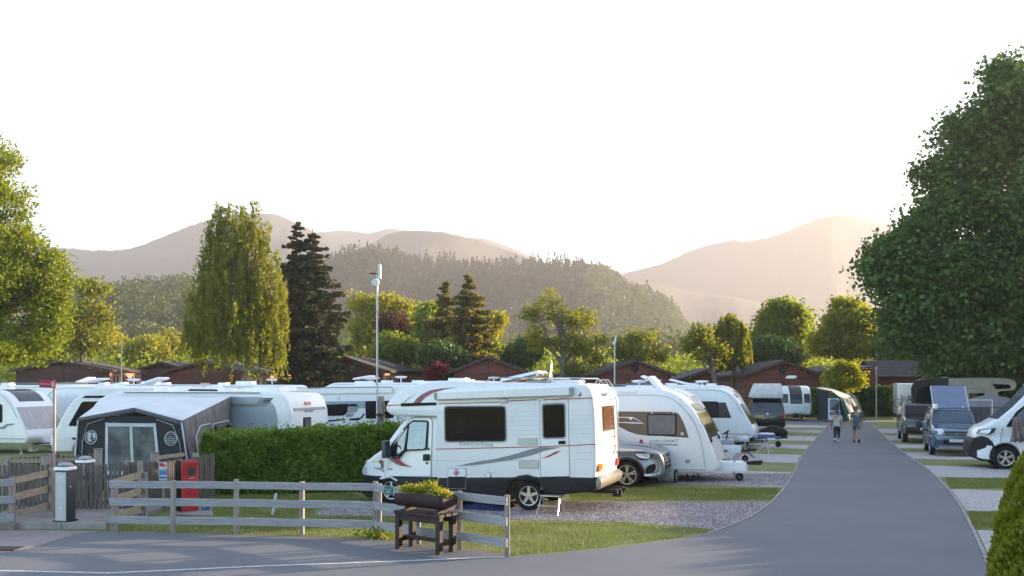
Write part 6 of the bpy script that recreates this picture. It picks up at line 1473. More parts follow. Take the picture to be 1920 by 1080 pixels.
def cloth(name, quad, m, nu=10, nv=8, sag=.0, out=Vector((0, 0, 0)), fold=0, par=None, th=.006):
    a, b, c, d = [al(q) for q in quad]; vs = []; fs = []
    for i in range(nu+1):
        for j in range(nv+1):
            u, v = i/nu, j/nv; p = a.lerp(b, u).lerp(d.lerp(c, u), v)
            p = p+Vector((0, 0, -sag*math.sin(math.pi*u)*math.sin(math.pi*v)))+out*(fold*math.sin(u*23+v*3)*math.sin(math.pi*v)); vs.append(p)
    for i in range(nu):
        for j in range(nv): k = i*(nv+1)+j; fs.append([k, k+nv+1, k+nv+2, k+1])
    mb = MB().add(vs, fs); o = mb.build(name, m, par or aw, smooth=60); s = o.modifiers.new('thickness', 'SOLIDIFY'); s.thickness = th; s.offset = 0; return o
cloth('roof', [A0, (A0+B0)/2, PK, FLt], M_AWR, sag=.05); cloth('roof', [(A0+B0)/2, B0, FRt, PK], M_AWR, sag=.05)
fl = [(FLt+Vector((0, -.02, .01))), PK+Vector((0, -.02, .01)), FRt+Vector((0, -.02, .01))]
for a_, b_ in ((fl[0], fl[1]), (fl[1], fl[2])):
    cloth('roof_edge', [a_, b_, b_-Vector((0, .01, .13)), a_-Vector((0, .01, .10))], mat('edge_cloth', (.10, .10, .115), .7), 6, 2)
cloth('right_wall', [FRt, B0, BRb, FRb], M_AWG, 14, 10, fold=.05, out=Vector((1, 0, 0)))
cloth('left_wall', [A0, FLt, FLb, BLb], M_AWD, 6, 6)
fv = (FRb-FLb).normalized(); L_ = (FRb-FLb).length
def fp(u, z, off=0.0):      # a point on the leaning front wall: u along it, z up
    b = FLb.lerp(FRb, u); zt = 1.95+(.25*(1-abs(u-.5)*2)); t = FLt.lerp(FRt, u); q = b.lerp(Vector((t.x, t.y, b.z+1.95)), min(1, z/1.95)); return Vector((q.x, q.y-off, z))
def fpan(name, u0, u1, z0, z1, m, off, par=None, top=None, n=6):
    a, b, c, d = fp(u0, z0, off), fp(u1, z0, off), fp(u1, z1 if top is None else top[1], off), fp(u0, z1 if top is None else top[0], off)
    back = Vector((0, .03, 0)); mb = MB().add([al(a), al(b), al(c), al(d), al(a)+back, al(b)+back, al(c)+back, al(d)+back], [(0, 1, 2, 3), (7, 6, 5, 4), (0, 4, 5, 1), (1, 5, 6, 2), (2, 6, 7, 3), (3, 7, 4, 0)])
    return mb.build(name, m, par or aw)
fpan('front_wall', .0, .27, 0, 1.8, M_AWD, .0, top=(1.82, 1.98)); fpan('front_wall', .75, 1.0, 0, 1.8, M_AWD, .0, top=(1.98, 1.82)); fpan('front_wall', .27, .75, 1.80, 2.0, M_AWD, .0, top=(1.98, 1.98))
M_WTR = mat('white_trim', (.50, .54, .58), .6)
dr = fpan('door_frame', .27, .295, 0, 1.8, M_WTR, .02); fpan('door_frame', .725, .75, 0, 1.8, M_WTR, .02); fpan('door_frame', .5, .525, 0, 1.72, M_WTR, .02); fpan('door_frame', .27, .75, 1.70, 1.79, M_WTR, .024); fpan('door_frame', .295, .725, .42, .52, M_WTR, .022)
fpan('clear_panel', .295, .50, .52, 1.70, G_AW, .01); fpan('clear_panel', .525, .725, .52, 1.70, G_AW, .01); fpan('clear_panel', .295, .50, .02, .42, G_AW, .01); fpan('clear_panel', .525, .725, .02, .42, G_AW, .01)
# interior behind the opaque panels
cloth('inner_curtain', [fp(.3, 1.7, -.35), fp(.48, 1.75, -.3), fp(.5, .3, -.3), fp(.3, .3, -.35)], mat('inner_net', (.22, .23, .21), .9, col2=(.10, .11, .10), vs=3), 8, 4, fold=.03, out=Vector((0, 1, 0)))
pc = fp(.60, .52, -.4); pcl = thing('purple_cushion', 'purple and dark cloth heaped on a chair inside the awning door', 'cushion', (pc.x, pc.y+.1, .15)); MB().lathe([(.01, 0), (.3, .05), (.36, .3), (.25, .5), (.01, .56)], n=14).build('cloth', mat('purple_cloth', (.16, .02, .12), .8, bump=.6, bs=8, bd=.03), pcl, smooth=60)
for uc in (.135, .873):
    c = fp(uc, 1.40, .012); o = MB(); Rr = .185
    o.lathe([(Rr*.9, -.004), (Rr, -.004), (Rr, .004), (Rr*.9, .004)], axis='Y', n=26)
    e = o.build('printed_emblem', M_WTR, aw, smooth=30); e.location = al(c); e.rotation_euler = (R(-4), 0, math.atan2(fv.y, fv.x))
    for k in range(-2, 3):
        w2 = math.sqrt(max(0, Rr**2-(k*.055)**2))*.93
        MB().box((0, -.001, k*.055), (2*w2, .005, .009)).build('emblem_line', M_WTR, e)
        if uc > .5: MB().box((k*.055, -.002, -.05), (.008, .005, 1.1*w2)).build('emblem_line', M_WTR, e)
    if uc < .5:
        MB().prism([(-.10, .12), (-.02, .14), (.02, .06), (-.03, -.02), (.03, -.10), (-.05, -.13), (-.11, -.02)], -.006, 0).build('emblem_shape', M_WTR, e); MB().prism([(.04, .13), (.13, .08), (.14, -.03), (.07, -.02), (.06, .06)], -.006, 0).build('emblem_shape', M_WTR, e)
for a_, b_ in ((FLb+Vector((0, -.03, 0)), FLt+Vector((0, -.03, -.05))), (FRb+Vector((0, -.03, 0)), FRt+Vector((0, -.03, -.05)))): MB().tube([al(a_), al(b_)], .022, 6).build('piping', M_WTR, aw)
MB().tube([al(fp(.06, 0, .03)), al(fp(.06, 1.3, .03)), al(fp(.10, 1.75, .03)), al(fp(.26, 1.9, .03))], .014, 5).build('piping', M_TRIM, aw); MB().tube([al(fp(.95, 0, .03)), al(fp(.95, 1.3, .03)), al(fp(.91, 1.75, .03)), al(fp(.76, 1.9, .03))], .014, 5).build('piping', M_TRIM, aw)
# rolled window and frame on the right wall
def rp(u, z, off=.03):
    b = FRb.lerp(BRb, u); t = FRt.lerp(B0, u); q = b.lerp(t, z/ (1.9+.55*u)); return al(Vector((q.x+off, q.y-off*.3, z)))
MB().tube([rp(.18, .1), rp(.2, 1.45), rp(.3, 1.7), rp(.5, 1.74)], .02, 6).build('window_piping', M_WTR, aw, smooth=50)
MB().tube([rp(.52, .1), rp(.55, 1.72), rp(.9, 1.78), rp(.94, 1.5), rp(.96, .2)], .03, 6).build('window_frame', M_WTR, aw, smooth=50)
MB().add([rp(.56, .15), rp(.95, .15), rp(.92, 1.5), rp(.56, 1.62)], [(0, 1, 2, 3)]).build('dark_opening', mat('awning_mesh', (.07, .075, .085), .8), aw)
MB().tube([rp(.55, 1.62, .07), rp(.7, 1.50, .1), rp(.92, 1.66, .07)], [.05, .08, .05], 8).build('rolled_blind', M_BLK, aw, smooth=60)
# ================================================================== OTHER CARAVANS
W1 = [(4.15, 4.9, 1.25, 1.85)]
c2 = caravan('white caravan second along the lane, front window painted with a gold glint above a hitch cover', (X_(1352, 34.6), 34.9), -19, L=6.4, H=2.63, wins=[(4.0, 4.6, 1.3, 1.85)], gold=M_GOLDREF, cside=-1, roof=[('dish', 3.4, .3), ('hatch', 4.0, 0, 28), ('dome', 2.0, 0)], group='caravans beside the lane')
c3 = caravan('white caravan third along the lane with a dark netted side window', (X_(1424, 42.2), 42.6), -19, L=6.6, H=2.62, wins=[(3.9, 5.0, 1.35, 1.98)], gold=M_GOLDREF, cside=-1, bandc=([(2.6, 1.3), (5.6, 1.3), (5.35, 1.98), (2.6, 1.98)], M_BRNW), roof=[('hatch', 3.2, 0, 14), ('dome', 1.4, 0), ('dish', 4.2, -.2)], group='caravans beside the lane', barrel=False)
c4 = caravan('plain white caravan behind the third one, left of the pop top van', (X_(1422, 50), 51.0), -17, L=7.4, H=2.68, wins=[], cside=-1, roof=[('dome', 3, 0), ('dish', 2.2, .2), ('dome', 5.2, 0)], group='caravans beside the lane', hitch=False)
cL = caravan('white caravan at the left edge, front windows coloured with pink glare facing the fence', (X_(82, 38.8), 39.2), -14, L=6.2, H=2.58, wins=[(4.4, 4.95, 1.28, 1.95)], cside=-1, roof=[('dome', 4.2, 0), ('rail', 0, -.6)], sky=True, gold=mat('pink_glare_window', (.30, .27, .27), .12, coat=.6, spec=.7))  # pinkish glare painted as the colour of the front windows
side('swoosh', [(3.6, 1.08), (5.0, 1.08), (5.2, 1.2), (5.6, 1.22), (5.5, 1.16), (5.25, 1.12), (5.1, 1.0), (3.6, 1.0)], 1.14, -1, M_GREYD, cL, .012)
ro = [('dome', 1.2, .2), ('hatch', 4.2, 0, 9), ('dome', 3.0, -.1), ('dish', 2.2, 0)]
def silverside(o, L, H, s=1): side('side_panel', rpoly([(.5, .6), (.5, H-.35), (L-1.7, H-.35), (L-1.0, H-.8), (L-.6, H-1.5), (L-.6, .6)], .12), 1.14, s, M_SIDE, o, .007)
rowL = [
 ('pale caravan in the far row behind the Fire Point sign', 160, 47, 7.6, 2.72, 163, 4, 1),
 ('white caravan whose domed roof lights show over the porch awning', 330, 42, 6.8, 2.70, 163, 0, 0),
 ('white caravan behind the right half of the porch awning roof', 440, 36.5, 6.6, 2.66, 163, 2, 0),
 ('white caravan roof furthest back, below the spruce', 560, 50, 7.0, 2.72, 161, 3, 0),
 ('white caravan roof furthest back, below the birch trunk', 420, 54, 7.0, 2.72, 161, 1, 0),
 ('white caravan roof furthest back, left of the birch', 255, 55, 7.0, 2.74, 161, 2, 0),
 ('white caravan roof behind the overcab of the motorhome', 830, 46, 6.8, 2.84, 161, 0, 0),
 ('white caravan roof behind the motorhome dish', 980, 50, 6.8, 2.82, 161, 3, 0),
 ('long white caravan roof between the motorhome ladder and the raised hatch', 1270, 40, 6.6, 2.66, 161, 4, 0),
 ('white caravan roof behind the second caravan of the lane', 1330, 56, 7.0, 2.70, 161, 2, 0),
]
rs = [[('dome', 1.2, .2), ('hatch', 4.2, 0, 9), ('dome', 3.0, -.1), ('dish', 2.2, 0)], [('rack', 2.0, 0), ('dome', 3.9, .1), ('air', 5.0, 0)], [('dome', .9, 0), ('dome', 2.1, .2), ('hatch', 3.6, 0, 16), ('rail', 0, .7)], [('dish', 1.6, 0), ('air', 3.2, 0), ('dome', 4.6, 0)], [('rail', 0, .7), ('rail', 0, -.7), ('rack', 3.0, 0), ('dome', 4.7, 0)]]
for i, (lb, px, Y, L, Hh, hd, ri, sv) in enumerate(rowL):
    # px is the right (rear) end of each one
    P0 = Vector((X_(px, Y), Y, 0)); h = R(hd); nose_ = P0+Vector((math.cos(h), math.sin(h), 0))*L
    o = caravan(lb, (nose_.x, nose_.y), hd, L=L, H=Hh, cside=1, wins=[(1.0, 1.8, 1.3, 1.8)], roof=rs[ri], group='caravans in the rows behind the hedge', legs=False, front=True, hitch=False)
# ---- coachbuilt motorhome behind the hedge
BF = Frame((X_(560, 33.0), 33.0), 163, 1.12, 1)
bm_ = thing('motorhome', 'white motorhome with black side windows and black swooshes behind the hedge', 'motorhome', (BF.O+BF.d*-6.9), BF.h)
Lb = 7.0
bp = smoothline([(0, .5), (-.02, 1.6), (.05, 2.5), (.18, 2.72), (.5, 2.78)], 3)+smoothline([(5.2, 2.78), (5.9, 2.72), (6.5, 2.45), (6.75, 2.0), (6.9, 1.3), (6.95, .9), (6.85, .5)], 3)
body('body', bp+arch(5.6, .42, zc=.5)[::-1]+arch(1.9, .42, zc=.5)[::-1], 1.12, M_WHITE, bm_, r=.08)
def bq(pts): return [(BF.L(*p)[0]+6.9, BF.L(*p)[1]) for p in pts]
BS = lambda n, p, m, off=.008, par=None, rd=0: side(n, rpoly(bq(p), rd) if rd else bq(p), 1.12, 1, m, par or bm_, off)
BS('awning_cassette', [(560, 729), (736, 727), (738, 736), (560, 739)], M_WHITE, .10); BS('awning_shadow_gap', [(558, 726.6), (736, 724.8), (736, 726.4), (558, 728.2)], M_GREYD, .1)
BS('silver_panel', [(608, 753), (760, 751), (760, 762), (690, 765), (608, 768)], M_SIDE, .006)
for q in ([(609, 759), (653, 757), (652, 772), (646, 779), (610, 780)], [(685, 752), (738, 751), (738, 784), (686, 785)]):
    f = BS('window', q, M_BLK, .016, rd=.06); c = Vector((sum(p[0] for p in q)/len(q), sum(p[1] for p in q)/len(q))); BS('pane', [tuple(c+(Vector(p)-c)*.86) for p in q], M_WIN, .024, f, rd=.05)
BS('swoosh', [(605, 789), (646, 785), (648, 787), (606, 792)], M_BLK, .012); BS('swoosh', [(655, 785), (676, 783), (682, 775), (684, 776), (679, 784), (672, 788), (656, 788)], M_BLK, .012)
BS('swoosh', [(652, 758), (666, 757), (674, 762), (652, 762)], M_BLK, .012); BS('louvre', [(656, 764), (672, 763), (668, 773), (652, 774)], M_TRIM, .012); BS('louvre', [(650, 776), (664, 775), (660, 781), (648, 782)], M_TRIM, .012)
c = bq([(634, 745)])[0]; MB().lathe([(.002, .03), (.08, .02), (.09, -.01)], (c[0], 1.12, c[1]), 'Y', 14).build('awning_light', M_WHITE, bm_, smooth=50)
for s in (-1, 1): wheel(bm_, 5.6, s*.98, .34, .2, 5, s); wheel(bm_, 1.9, s*.98, .34, .2, 5, s)
p = bq([(667, 722)])[0]; MB().lathe([(.03, 2.76), (.03, 2.9), (.12, 2.95), (.34, 3.0), (.36, 3.03), (.1, 3.05), (.01, 3.05)], (p[0], 0, 0), 'Z', 18).build('aerial', M_WHITE, bm_, smooth=50)
for x, l in ((2.4, .8), (1.0, .5), (4.9, .6)): MB().bevbox((x, .1, 2.84), (l, .6, .14), .12).build('roof_vent', M_WHITE, bm_, smooth=50)
# ---- motorhome nose behind the silver caravan on the left
vf = thing('motorhome', 'white motorhome with a sloping windscreen half hidden by the left end of the silver caravan', 'motorhome', (X_(372, 34), 35.6, 0), R(196))
vp = smoothline([(0, .45), (0, 2.4), (.2, 2.66), (.6, 2.7)], 3)+smoothline([(3.4, 2.7), (4.0, 2.64), (4.5, 2.35), (4.9, 1.75), (5.15, 1.2), (5.3, .9), (5.25, .45)], 3)
body('body', vp+arch(4.2, .42, zc=.45)[::-1], 1.1, M_WHITE, vf, r=.1)
band('windscreen', vp, (4.42, 2.42), (5.1, 1.3), -.95, .95, .012, M_WING, vf)
side('cab_window', rpoly([(3.3, 1.35), (4.75, 1.35), (4.3, 2.2), (3.3, 2.2)], .08), 1.1, 1, M_WIN, vf, .01); side('window', rpoly([(1.0, 1.4), (2.4, 1.4), (2.4, 2.1), (1.0, 2.1)], .08), 1.1, 1, M_WIN, vf, .01); side('dark_band', [(.5, 2.32), (4.3, 2.32), (4.2, 2.4), (.5, 2.4)], 1.1, 1, M_BLK, vf, .012)
for s in (-1, 1): wheel(vf, 4.2, s*.95, .34, .2, 5, s)
# buckets by the left caravan
for px, py, lb, g_ in ((63, 843, 'white lidded water container under the nose of the left edge caravan', 1),):
    p = G(px, py+3); t = thing('water_container', lb, 'container', p); MB().lathe([(.01, 0), (.19, 0), (.2, .05), (.2, .42), (.01, .42)], n=18).build('tub', M_WHITE, t, smooth=40); MB().lathe([(.01, .42), (.215, .42), (.215, .46), (.1, .48), (.01, .48)], n=18).build('lid', M_GREYD, t, smooth=40)
# ================================================================== VEHICLES ALONG THE LANE
M_VBLK = mat('black_paint', (.015, .016, .018), .2, coat=.8)
pv = thing('camper_van', 'black camper van seen from behind with its white pop top raised', 'van', (X_(1440, 53.5), 53.6, 0), R(80))
vp = smoothline([(.02, .42), (-.03, .7), (.0, 1.05), (.06, 1.35), (.16, 1.75), (.3, 1.9)], 2)+[(3.4, 1.92), (3.7, 1.85), (4.35, 1.25), (4.9, 1.05), (5.0, .8), (4.98, .42)]
vw = lambda x, z: 1-.14*max(0, z-1.1)/.8
body('body', vp+arch(4.1, .38, zc=.42)[::-1]+arch(.95, .38, zc=.42)[::-1], .95, M_VBLK, pv, r=.09, warp=vw)
band('rear_window', vp, (.12, 1.66), (.03, 1.2), -.78, .78, .012, M_WING, pv, warp=vw)
for s in (-1, 1):
    MB().bevbox((-.0, s*.87, 1.0), (.06, .11, .32), .02).build('tail_lamp', M_REDL, pv); wheel(pv, .95, s*.84, .34, .22, 5, s); wheel(pv, 4.1, s*.84, .34, .22, 5, s)
    MB().bevbox((3.7, s*1.07, 1.3), (.12, .2, .22), .04).build('mirror', M_VBLK, pv)
side('side_window', rpoly([(.6, 1.25), (3.1, 1.25), (3.0, 1.7), (.6, 1.7)], .08), .95, -1, M_WIN, pv, .01, warp=vw)
MB().bevbox((-.045, .42, .95), (.02, .42, .12), .01).build('number_plate', M_PLATEY, pv); MB().lathe([(.002, -.05), (.07, -.045), (.075, 0)], (0, 0, 1.08), 'X', 14).build('badge', M_CLR, pv)
body('rear_bumper', [(.2, .38), (-.08, .38), (-.1, .6), (-.02, .68), (.2, .68)], .96, M_BLK, pv, r=.05)
MB().box((-.02, 0, .74), (.03, 1.1, .05)).build('tailgate_trim', M_DKMET, pv)
pt = smoothline([(.05, 1.96), (.0, 2.3), (.12, 2.68), (.2, 2.78)], 2)+[(2.9, 2.12), (3.0, 1.98)]
body('pop_top', pt, .86, mat('pop_top_white', (.62, .60, .60), .6), pv, r=.08, warp=lambda x, z: 1-.10*max(0, z-2)/.8)
MB().box((1.5, 0, 1.94), (3.1, 1.8, .06)).build('roof_seal', M_BLK, pv)
# cool bag, tables, tripod stool and covers on the third and fourth pitches
ct = thing('hitch_cover_bag', 'black covered tow hitch of the third caravan beside the lane', 'hitch cover', (*G(1446, 838)[:2], .0), R(-19)); 
MB().tube([(-.4, 0, .62), (0, 0, .72), (.45, 0, .66), (.7, 0, .6)], [.16, .26, .22, .1], 10).build('cover', M_BLK, ct, smooth=60); MB().tube([(.3, 0, .6), (.3, 0, .12)], .03, 6).build('post', M_STEEL, ct); MB().lathe([(.01, -.04), (.13, -.04), (.13, .04), (.01, .04)], (.3, 0, .13), 'Y', 12).build('wheel', M_TYRE, ct)
tbp = G(1437, 852); tb_ = thing('folding_stool', 'blue topped folding stool with splayed white legs on the gravel', 'stool', (tbp.x, tbp.y, .006))
MB().lathe([(.01, .66), (.34, .66), (.36, .72), (.34, .80), (.01, .80)], n=16).build('seat', mat('blue_top', (.05, .12, .28), .5), tb_, smooth=40); MB().lathe([(.01, .80), (.33, .80), (.3, .84), (.01, .86)], n=16).build('lid', M_PLATEW, tb_, smooth=40)
for a in (30, 150, 270): MB().tube([(0, 0, .5), (.42*math.cos(R(a)), .42*math.sin(R(a)), .01)], .016, 6).build('leg', M_PLATEW, tb_)
MB().tube([(0, 0, .66), (0, 0, .48)], .03, 6).build('hub', M_DKMET, tb_)
tbp = G(1396, 859); tb_ = thing('folding_table', 'dark folding table with crossed legs holding a white barbecue', 'table', (tbp.x, tbp.y, .006))
MB().bevbox((0, 0, .6), (.9, .5, .03), .02).build('top', M_DKMET, tb_)
for y in (-.2, .2):
    for s in (-1, 1): MB().tube([(s*.36, y, .02), (-s*.36, y, .59)], .014, 5).build('leg', M_DKMET, tb_)
bb = thing('barbecue', 'white lidded barbecue on the dark folding table', 'barbecue', (tbp.x-.05, tbp.y, .622)); MB().lathe([(.02, 0), (.22, .02), (.24, .1), (.2, .18), (.02, .22)], n=16).build('lid', M_PLATEW, bb, smooth=60); MB().bevbox((.32, 0, .08), (.16, .14, .14), .02).build('gas_box', M_BLK, bb)
p = G(1362, 862); gt = thing('caravan_mover', 'grey gas box and cluttered hitch at the nose of the second caravan', 'hitch', (p.x, p.y, 0), R(-19)); MB().bevbox((-.1, 0, .62), (.7, .4, .26), .03).build('gas_box', M_SILV, gt); MB().bevbox((-.72, 0, .58), (.5, .3, .14), .03).build('number_board', M_PLATEW, gt); MB().tube([(.3, 0, .62), (.8, 0, .62)], .05, 6).build('coupling', M_BLK, gt); MB().tube([(-.2, 0, .5), (-.2, 0, .1)], .025, 6).build('post', M_STEEL, gt); MB().lathe([(.01, -.04), (.12, -.04), (.12, .04), (.01, .04)], (-.32, 0, .12), 'Y', 12).build('wheel', M_TYRE, gt); MB().tube([(0, 0, .75), (.03, .1, 1.0), (-.1, 0, .95), (.1, -.1, 1.08)], .03, 6).build('bicycle_lock', M_BLK, gt)
p = G(1423, 834); wb = thing('windbreak', 'slanting green grey windbreak cloth at the nose of the third caravan', 'windbreak', (p.x-.2, p.y, 0), 0); MB().prism([(-.35, .1), (-.35, 1.05), (.45, .35), (.45, .1)], -.01, .01).build('cloth', mat('green_grey_cloth', (.10, .14, .13), .8), wb); MB().tube([(-.35, 0, 0), (-.35, 0, 1.1)], .02, 6).build('pole', M_STEEL, wb); MB().tube([(.45, 0, 0), (.45, 0, .4)], .02, 6).build('pole', M_STEEL, wb)
# white caravan with green awning at the end of the lane
ce = thing('caravan', 'white caravan facing down the lane with three front windows and a green awning', 'caravan', (X_(1503, 70), 70+5.6, 0), R(-94))
cp = smoothline([(.06, .45), (0, .8), (0, 2.1), (.1, 2.4), (.4, 2.55)], 3)+smoothline([(4.4, 2.57), (4.9, 2.5), (5.3, 2.2), (5.55, 1.7), (5.62, 1.2), (5.55, .6), (5.4, .45)], 4)
body('body', cp, 1.12, M_WHITE, ce, r=.16)
band('centre_stripe', cp, (4.7, 2.55), (5.6, 1.25), -.44, .44, .014, M_BRNW, ce); band('front_window', cp, (5.22, 2.27), (5.58, 1.38), -.34, .34, .03, M_WING, ce)
for s in (-1, 1): band('front_window', cp, (5.42, 1.98), (5.60, 1.36), s*.58, s*1.0, .022, M_BLK, ce); band('pane', cp, (5.44, 1.92), (5.59, 1.42), s*.62, s*.96, .034, M_WING, ce)
for s in (-1, 1): MB().bevbox((5.6, s*.75, .98), (.04, .3, .03), .01).build('grab_handle', M_TRIM, ce); wheel(ce, 2.6, s*.98, .32, .18, 5, s)
MB().bevbox((5.9, 0, .42), (.8, .5, .3), .08).build('hitch_cover', M_BLK, ce); MB().tube([(6.4, .1, .7), (6.4, .1, .1)], .03, 6).build('jockey_post', M_STEEL, ce); MB().bevbox((4.3, .0, 2.66), (.9, .7, .08), .1).build('roof_hatch', M_WHITE, ce, smooth=50); KIDS(ce)[-1].rotation_euler = (0, R(-8), 0)
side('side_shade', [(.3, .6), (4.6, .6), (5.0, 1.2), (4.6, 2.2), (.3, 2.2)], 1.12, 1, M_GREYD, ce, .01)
ga = thing('awning', 'pale roofed awning with green uprights and clear panels beside the lane end caravan', 'awning', (X_(1532, 70), 70, 0))
def gA(px, py, Y): v = W_(px, py, Y); return v-Vector((X_(1532, 70), 70, 0))
def pan(name, pts, m, th=.02): 
    o = MB().add(pts, [list(range(len(pts)))]).build(name, m, ga); s = o.modifiers.new('thickness', 'SOLIDIFY'); s.thickness = th; return o
M_GRNC = mat('dark_green_cloth', (.02, .055, .045), .7); M_PALEC = mat('pale_cloth', (.42, .46, .46), .7)
pan('roof', [gA(1531, 727, 69.5), gA(1560, 733, 68.5), gA(1576, 745, 68), gA(1606, 744, 73), gA(1585, 731, 75), gA(1560, 726, 75)], M_PALEC)
for x0, y0, x1, y1 in ((1545, 728.5, 1590, 744.5), (1560, 727, 1600, 744)): ga_ = MB().tube([gA(x0, y0-.4, 71), gA(x1, y1-.6, 70.5)], .03, 5).build('roof_seam', M_GRNC, ga)
pan('inner_wall', [gA(1532, 728, 70.5), gA(1553, 735, 69.5), gA(1556, 787, 69.3), gA(1532, 787, 70.3)], mat('dark_inner', (.02, .03, .035), .8)); pan('front_wall', [gA(1553, 735, 69.2), gA(1576, 745, 68.2), gA(1592, 788, 67.6), gA(1553, 788, 68.8)], M_GRNC)
pan('door_panel', [gA(1553, 747, 68.9), gA(1573, 747, 68.0), gA(1577, 788, 67.7), gA(1553, 787.5, 68.6)], M_WTR); pan('clear_door', [gA(1556, 751, 68.7), gA(1559, 748.5, 68.6), gA(1569, 749, 68.1), gA(1573, 753, 67.9), gA(1573, 769, 67.8), gA(1556, 769, 68.5)], M_WING); pan('clear_door', [gA(1556, 772, 68.5), gA(1573, 772, 67.75), gA(1573, 779, 67.7), gA(1556, 779, 68.4)], M_WING)
pan('end_wall', [gA(1576, 745, 68.2), gA(1607, 744, 73), gA(1622, 785, 72.5), gA(1592, 788, 67.6)], M_GRNC)
for a_, b_ in (((1581, 748, 67.8), (1591, 775, 67.4)), ((1594, 747, 70), (1606, 774, 69.5))):
    x0, y0, Y0 = a_; x1, y1, Y1 = b_; pan('clear_side', [gA(x0, y0, Y0+.1), gA(x0+11, y0, Y0+1.9), gA(x1+11, y1, Y1+1.6), gA(x1, y1, Y1)], mat('cloudy_panel', (.24, .25, .24), .3, col2=(.08, .09, .09), vs=1.3))
for x0, x1, Y in ((1576, 1592, 67.9), (1592, 1606, 70), (1607, 1622, 72.6)): MB().tube([gA(x0, 745, Y), gA(x1, 787, Y-.4)], .05, 6).build('pole', mat('green_pole', (.08, .20, .15), .5), ga)
# ---- right hand side
def paintcar(label, x, y, rz, cat='car', name='parked_car', group=None): return thing(name, label, cat, (x, y, 0), rz, group)
M_NAVY = mat('navy_paint', (.03, .09, .15), .22, .2, coat=.9)
bc_ = paintcar('dark blue camper car facing the camera with its solar topped roof raised', X_(1783, 38.7), 38.7, R(-109), 'camper')
kp = smoothline([(1.9, .32), (1.98, .55), (1.95, .85), (1.85, 1.0), (1.35, 1.12), (.95, 1.2)], 2)+smoothline([(.9, 1.22), (.45, 1.62), (.2, 1.72), (-.4, 1.78)], 2)+[(-2.1, 1.76), (-2.35, 1.6), (-2.4, .9), (-2.38, .35)]
kw = lambda x, z: (1-.14*max(0, min(1, (x-1.2)/.8))**2)*(1-.16*max(0, z-1.0)/.75)
body('body', kp+arch(-1.45, .36, zc=.33)+arch(1.2, .36, zc=.33), .90, M_NAVY, bc_, r=.12, warp=kw)
band('windscreen', kp, (.86, 1.27), (.36, 1.67), -.80, .80, .012, M_WINBL, bc_, warp=kw)
band('grille', kp, (1.96, .76), (1.90, .92), -.46, .46, .02, M_BLK, bc_, warp=kw); band('lower_grille', kp, (1.975, .48), (1.975, .66), -.52, .52, .02, M_BLK, bc_, warp=kw)
band('bumper_trim', kp, (1.93, .33), (1.965, .44), -.72, .72, .03, M_ALLOY, bc_, warp=kw)
for z in (.80, .88): MB().box((1.97, 0, z), (.03, .9, .02)).build('grille_bar', M_ALLOY, bc_)
MB().prism([(-.05, .84), (0, .91), (.05, .84), (.03, .84), (0, .88), (-.03, .84)], -.01, .01).build('badge', M_CLR, bc_); KIDS(bc_)[-1].rotation_euler = (0, 0, R(90)); KIDS(bc_)[-1].location = (2.0, 0, 0)
for s in (-1, 1):
    o = MB().lathe([(.002, .06), (.12, .05), (.17, 0), (.16, -.05)], (0, 0, 0), 'X', 14).build('headlamp', M_CLR, bc_, smooth=60); o.location = (1.87, s*.62, .95); o.scale = (.8, 1.25, .9); o.rotation_euler = (0, R(-30), R(s*25))
    o = MB().lathe([(.002, .05), (.06, .045), (.09, .02), (.1, -.02)], (0, 0, 0), 'X', 14).build('fog_lamp', M_CLR, bc_, smooth=40); o.location = (1.9, s*.63, .50)
    MB().bevbox((.75, s*1.0, 1.2), (.14, .22, .2), .05).build('mirror', M_NAVY, bc_, smooth=50); wheel(bc_, 1.2, s*.79, .32, .2, 5, s); wheel(bc_, -1.45, s*.79, .32, .2, 5, s)
    side('side_window', rpoly([(-2.0, 1.15), (.6, 1.15), (.2, 1.55), (-2.0, 1.58)], .06), .90, s, M_WIN, bc_, .008, warp=kw)
    MB().tube([(.2, s*.66, 1.74), (-1.9, s*.68, 1.82)], .02, 6).build('roof_rail', M_STEEL, bc_)
MB().bevbox((2.0, .0, .62), (.02, .50, .11), .005).build('number_plate', M_PLATEW, bc_); MB().box((.55, .05, 1.42), (.02, .10, .05)).build('tax_disc', M_PLATEW, bc_); KIDS(bc_)[-1].location = (.09, 0, 0)
M_SOLAR = mat('solar_blue', (.04, .10, .20), .08, spec=.8, coat=.8)
o = MB().bevbox((0, 0, 0), (1.75, 1.30, .06), .02).build('raised_roof', M_SOLAR, bc_); o.location = (-.55, 0, 2.26); o.rotation_euler = (0, R(32), 0)
MB().bevbox((0, 0, -.035), (1.78, 1.34, .03), .02).build('roof_rim', M_WHITE, o)
for y in (-.42, .42): MB().box((.82, y, .04), (.08, .05, .04)).build('clip', M_CLR, o)
MB().prism([(.1, 1.76), (-1.2, 1.78), (-1.2, 2.6), (.1, 1.86)], -.55, .55).build('roof_bellows', M_BLK, bc_)
MB().bevbox((.3, -.62, 1.9), (.35, .22, .2), .06).build('light_pod', M_CLR, bc_, smooth=50) 
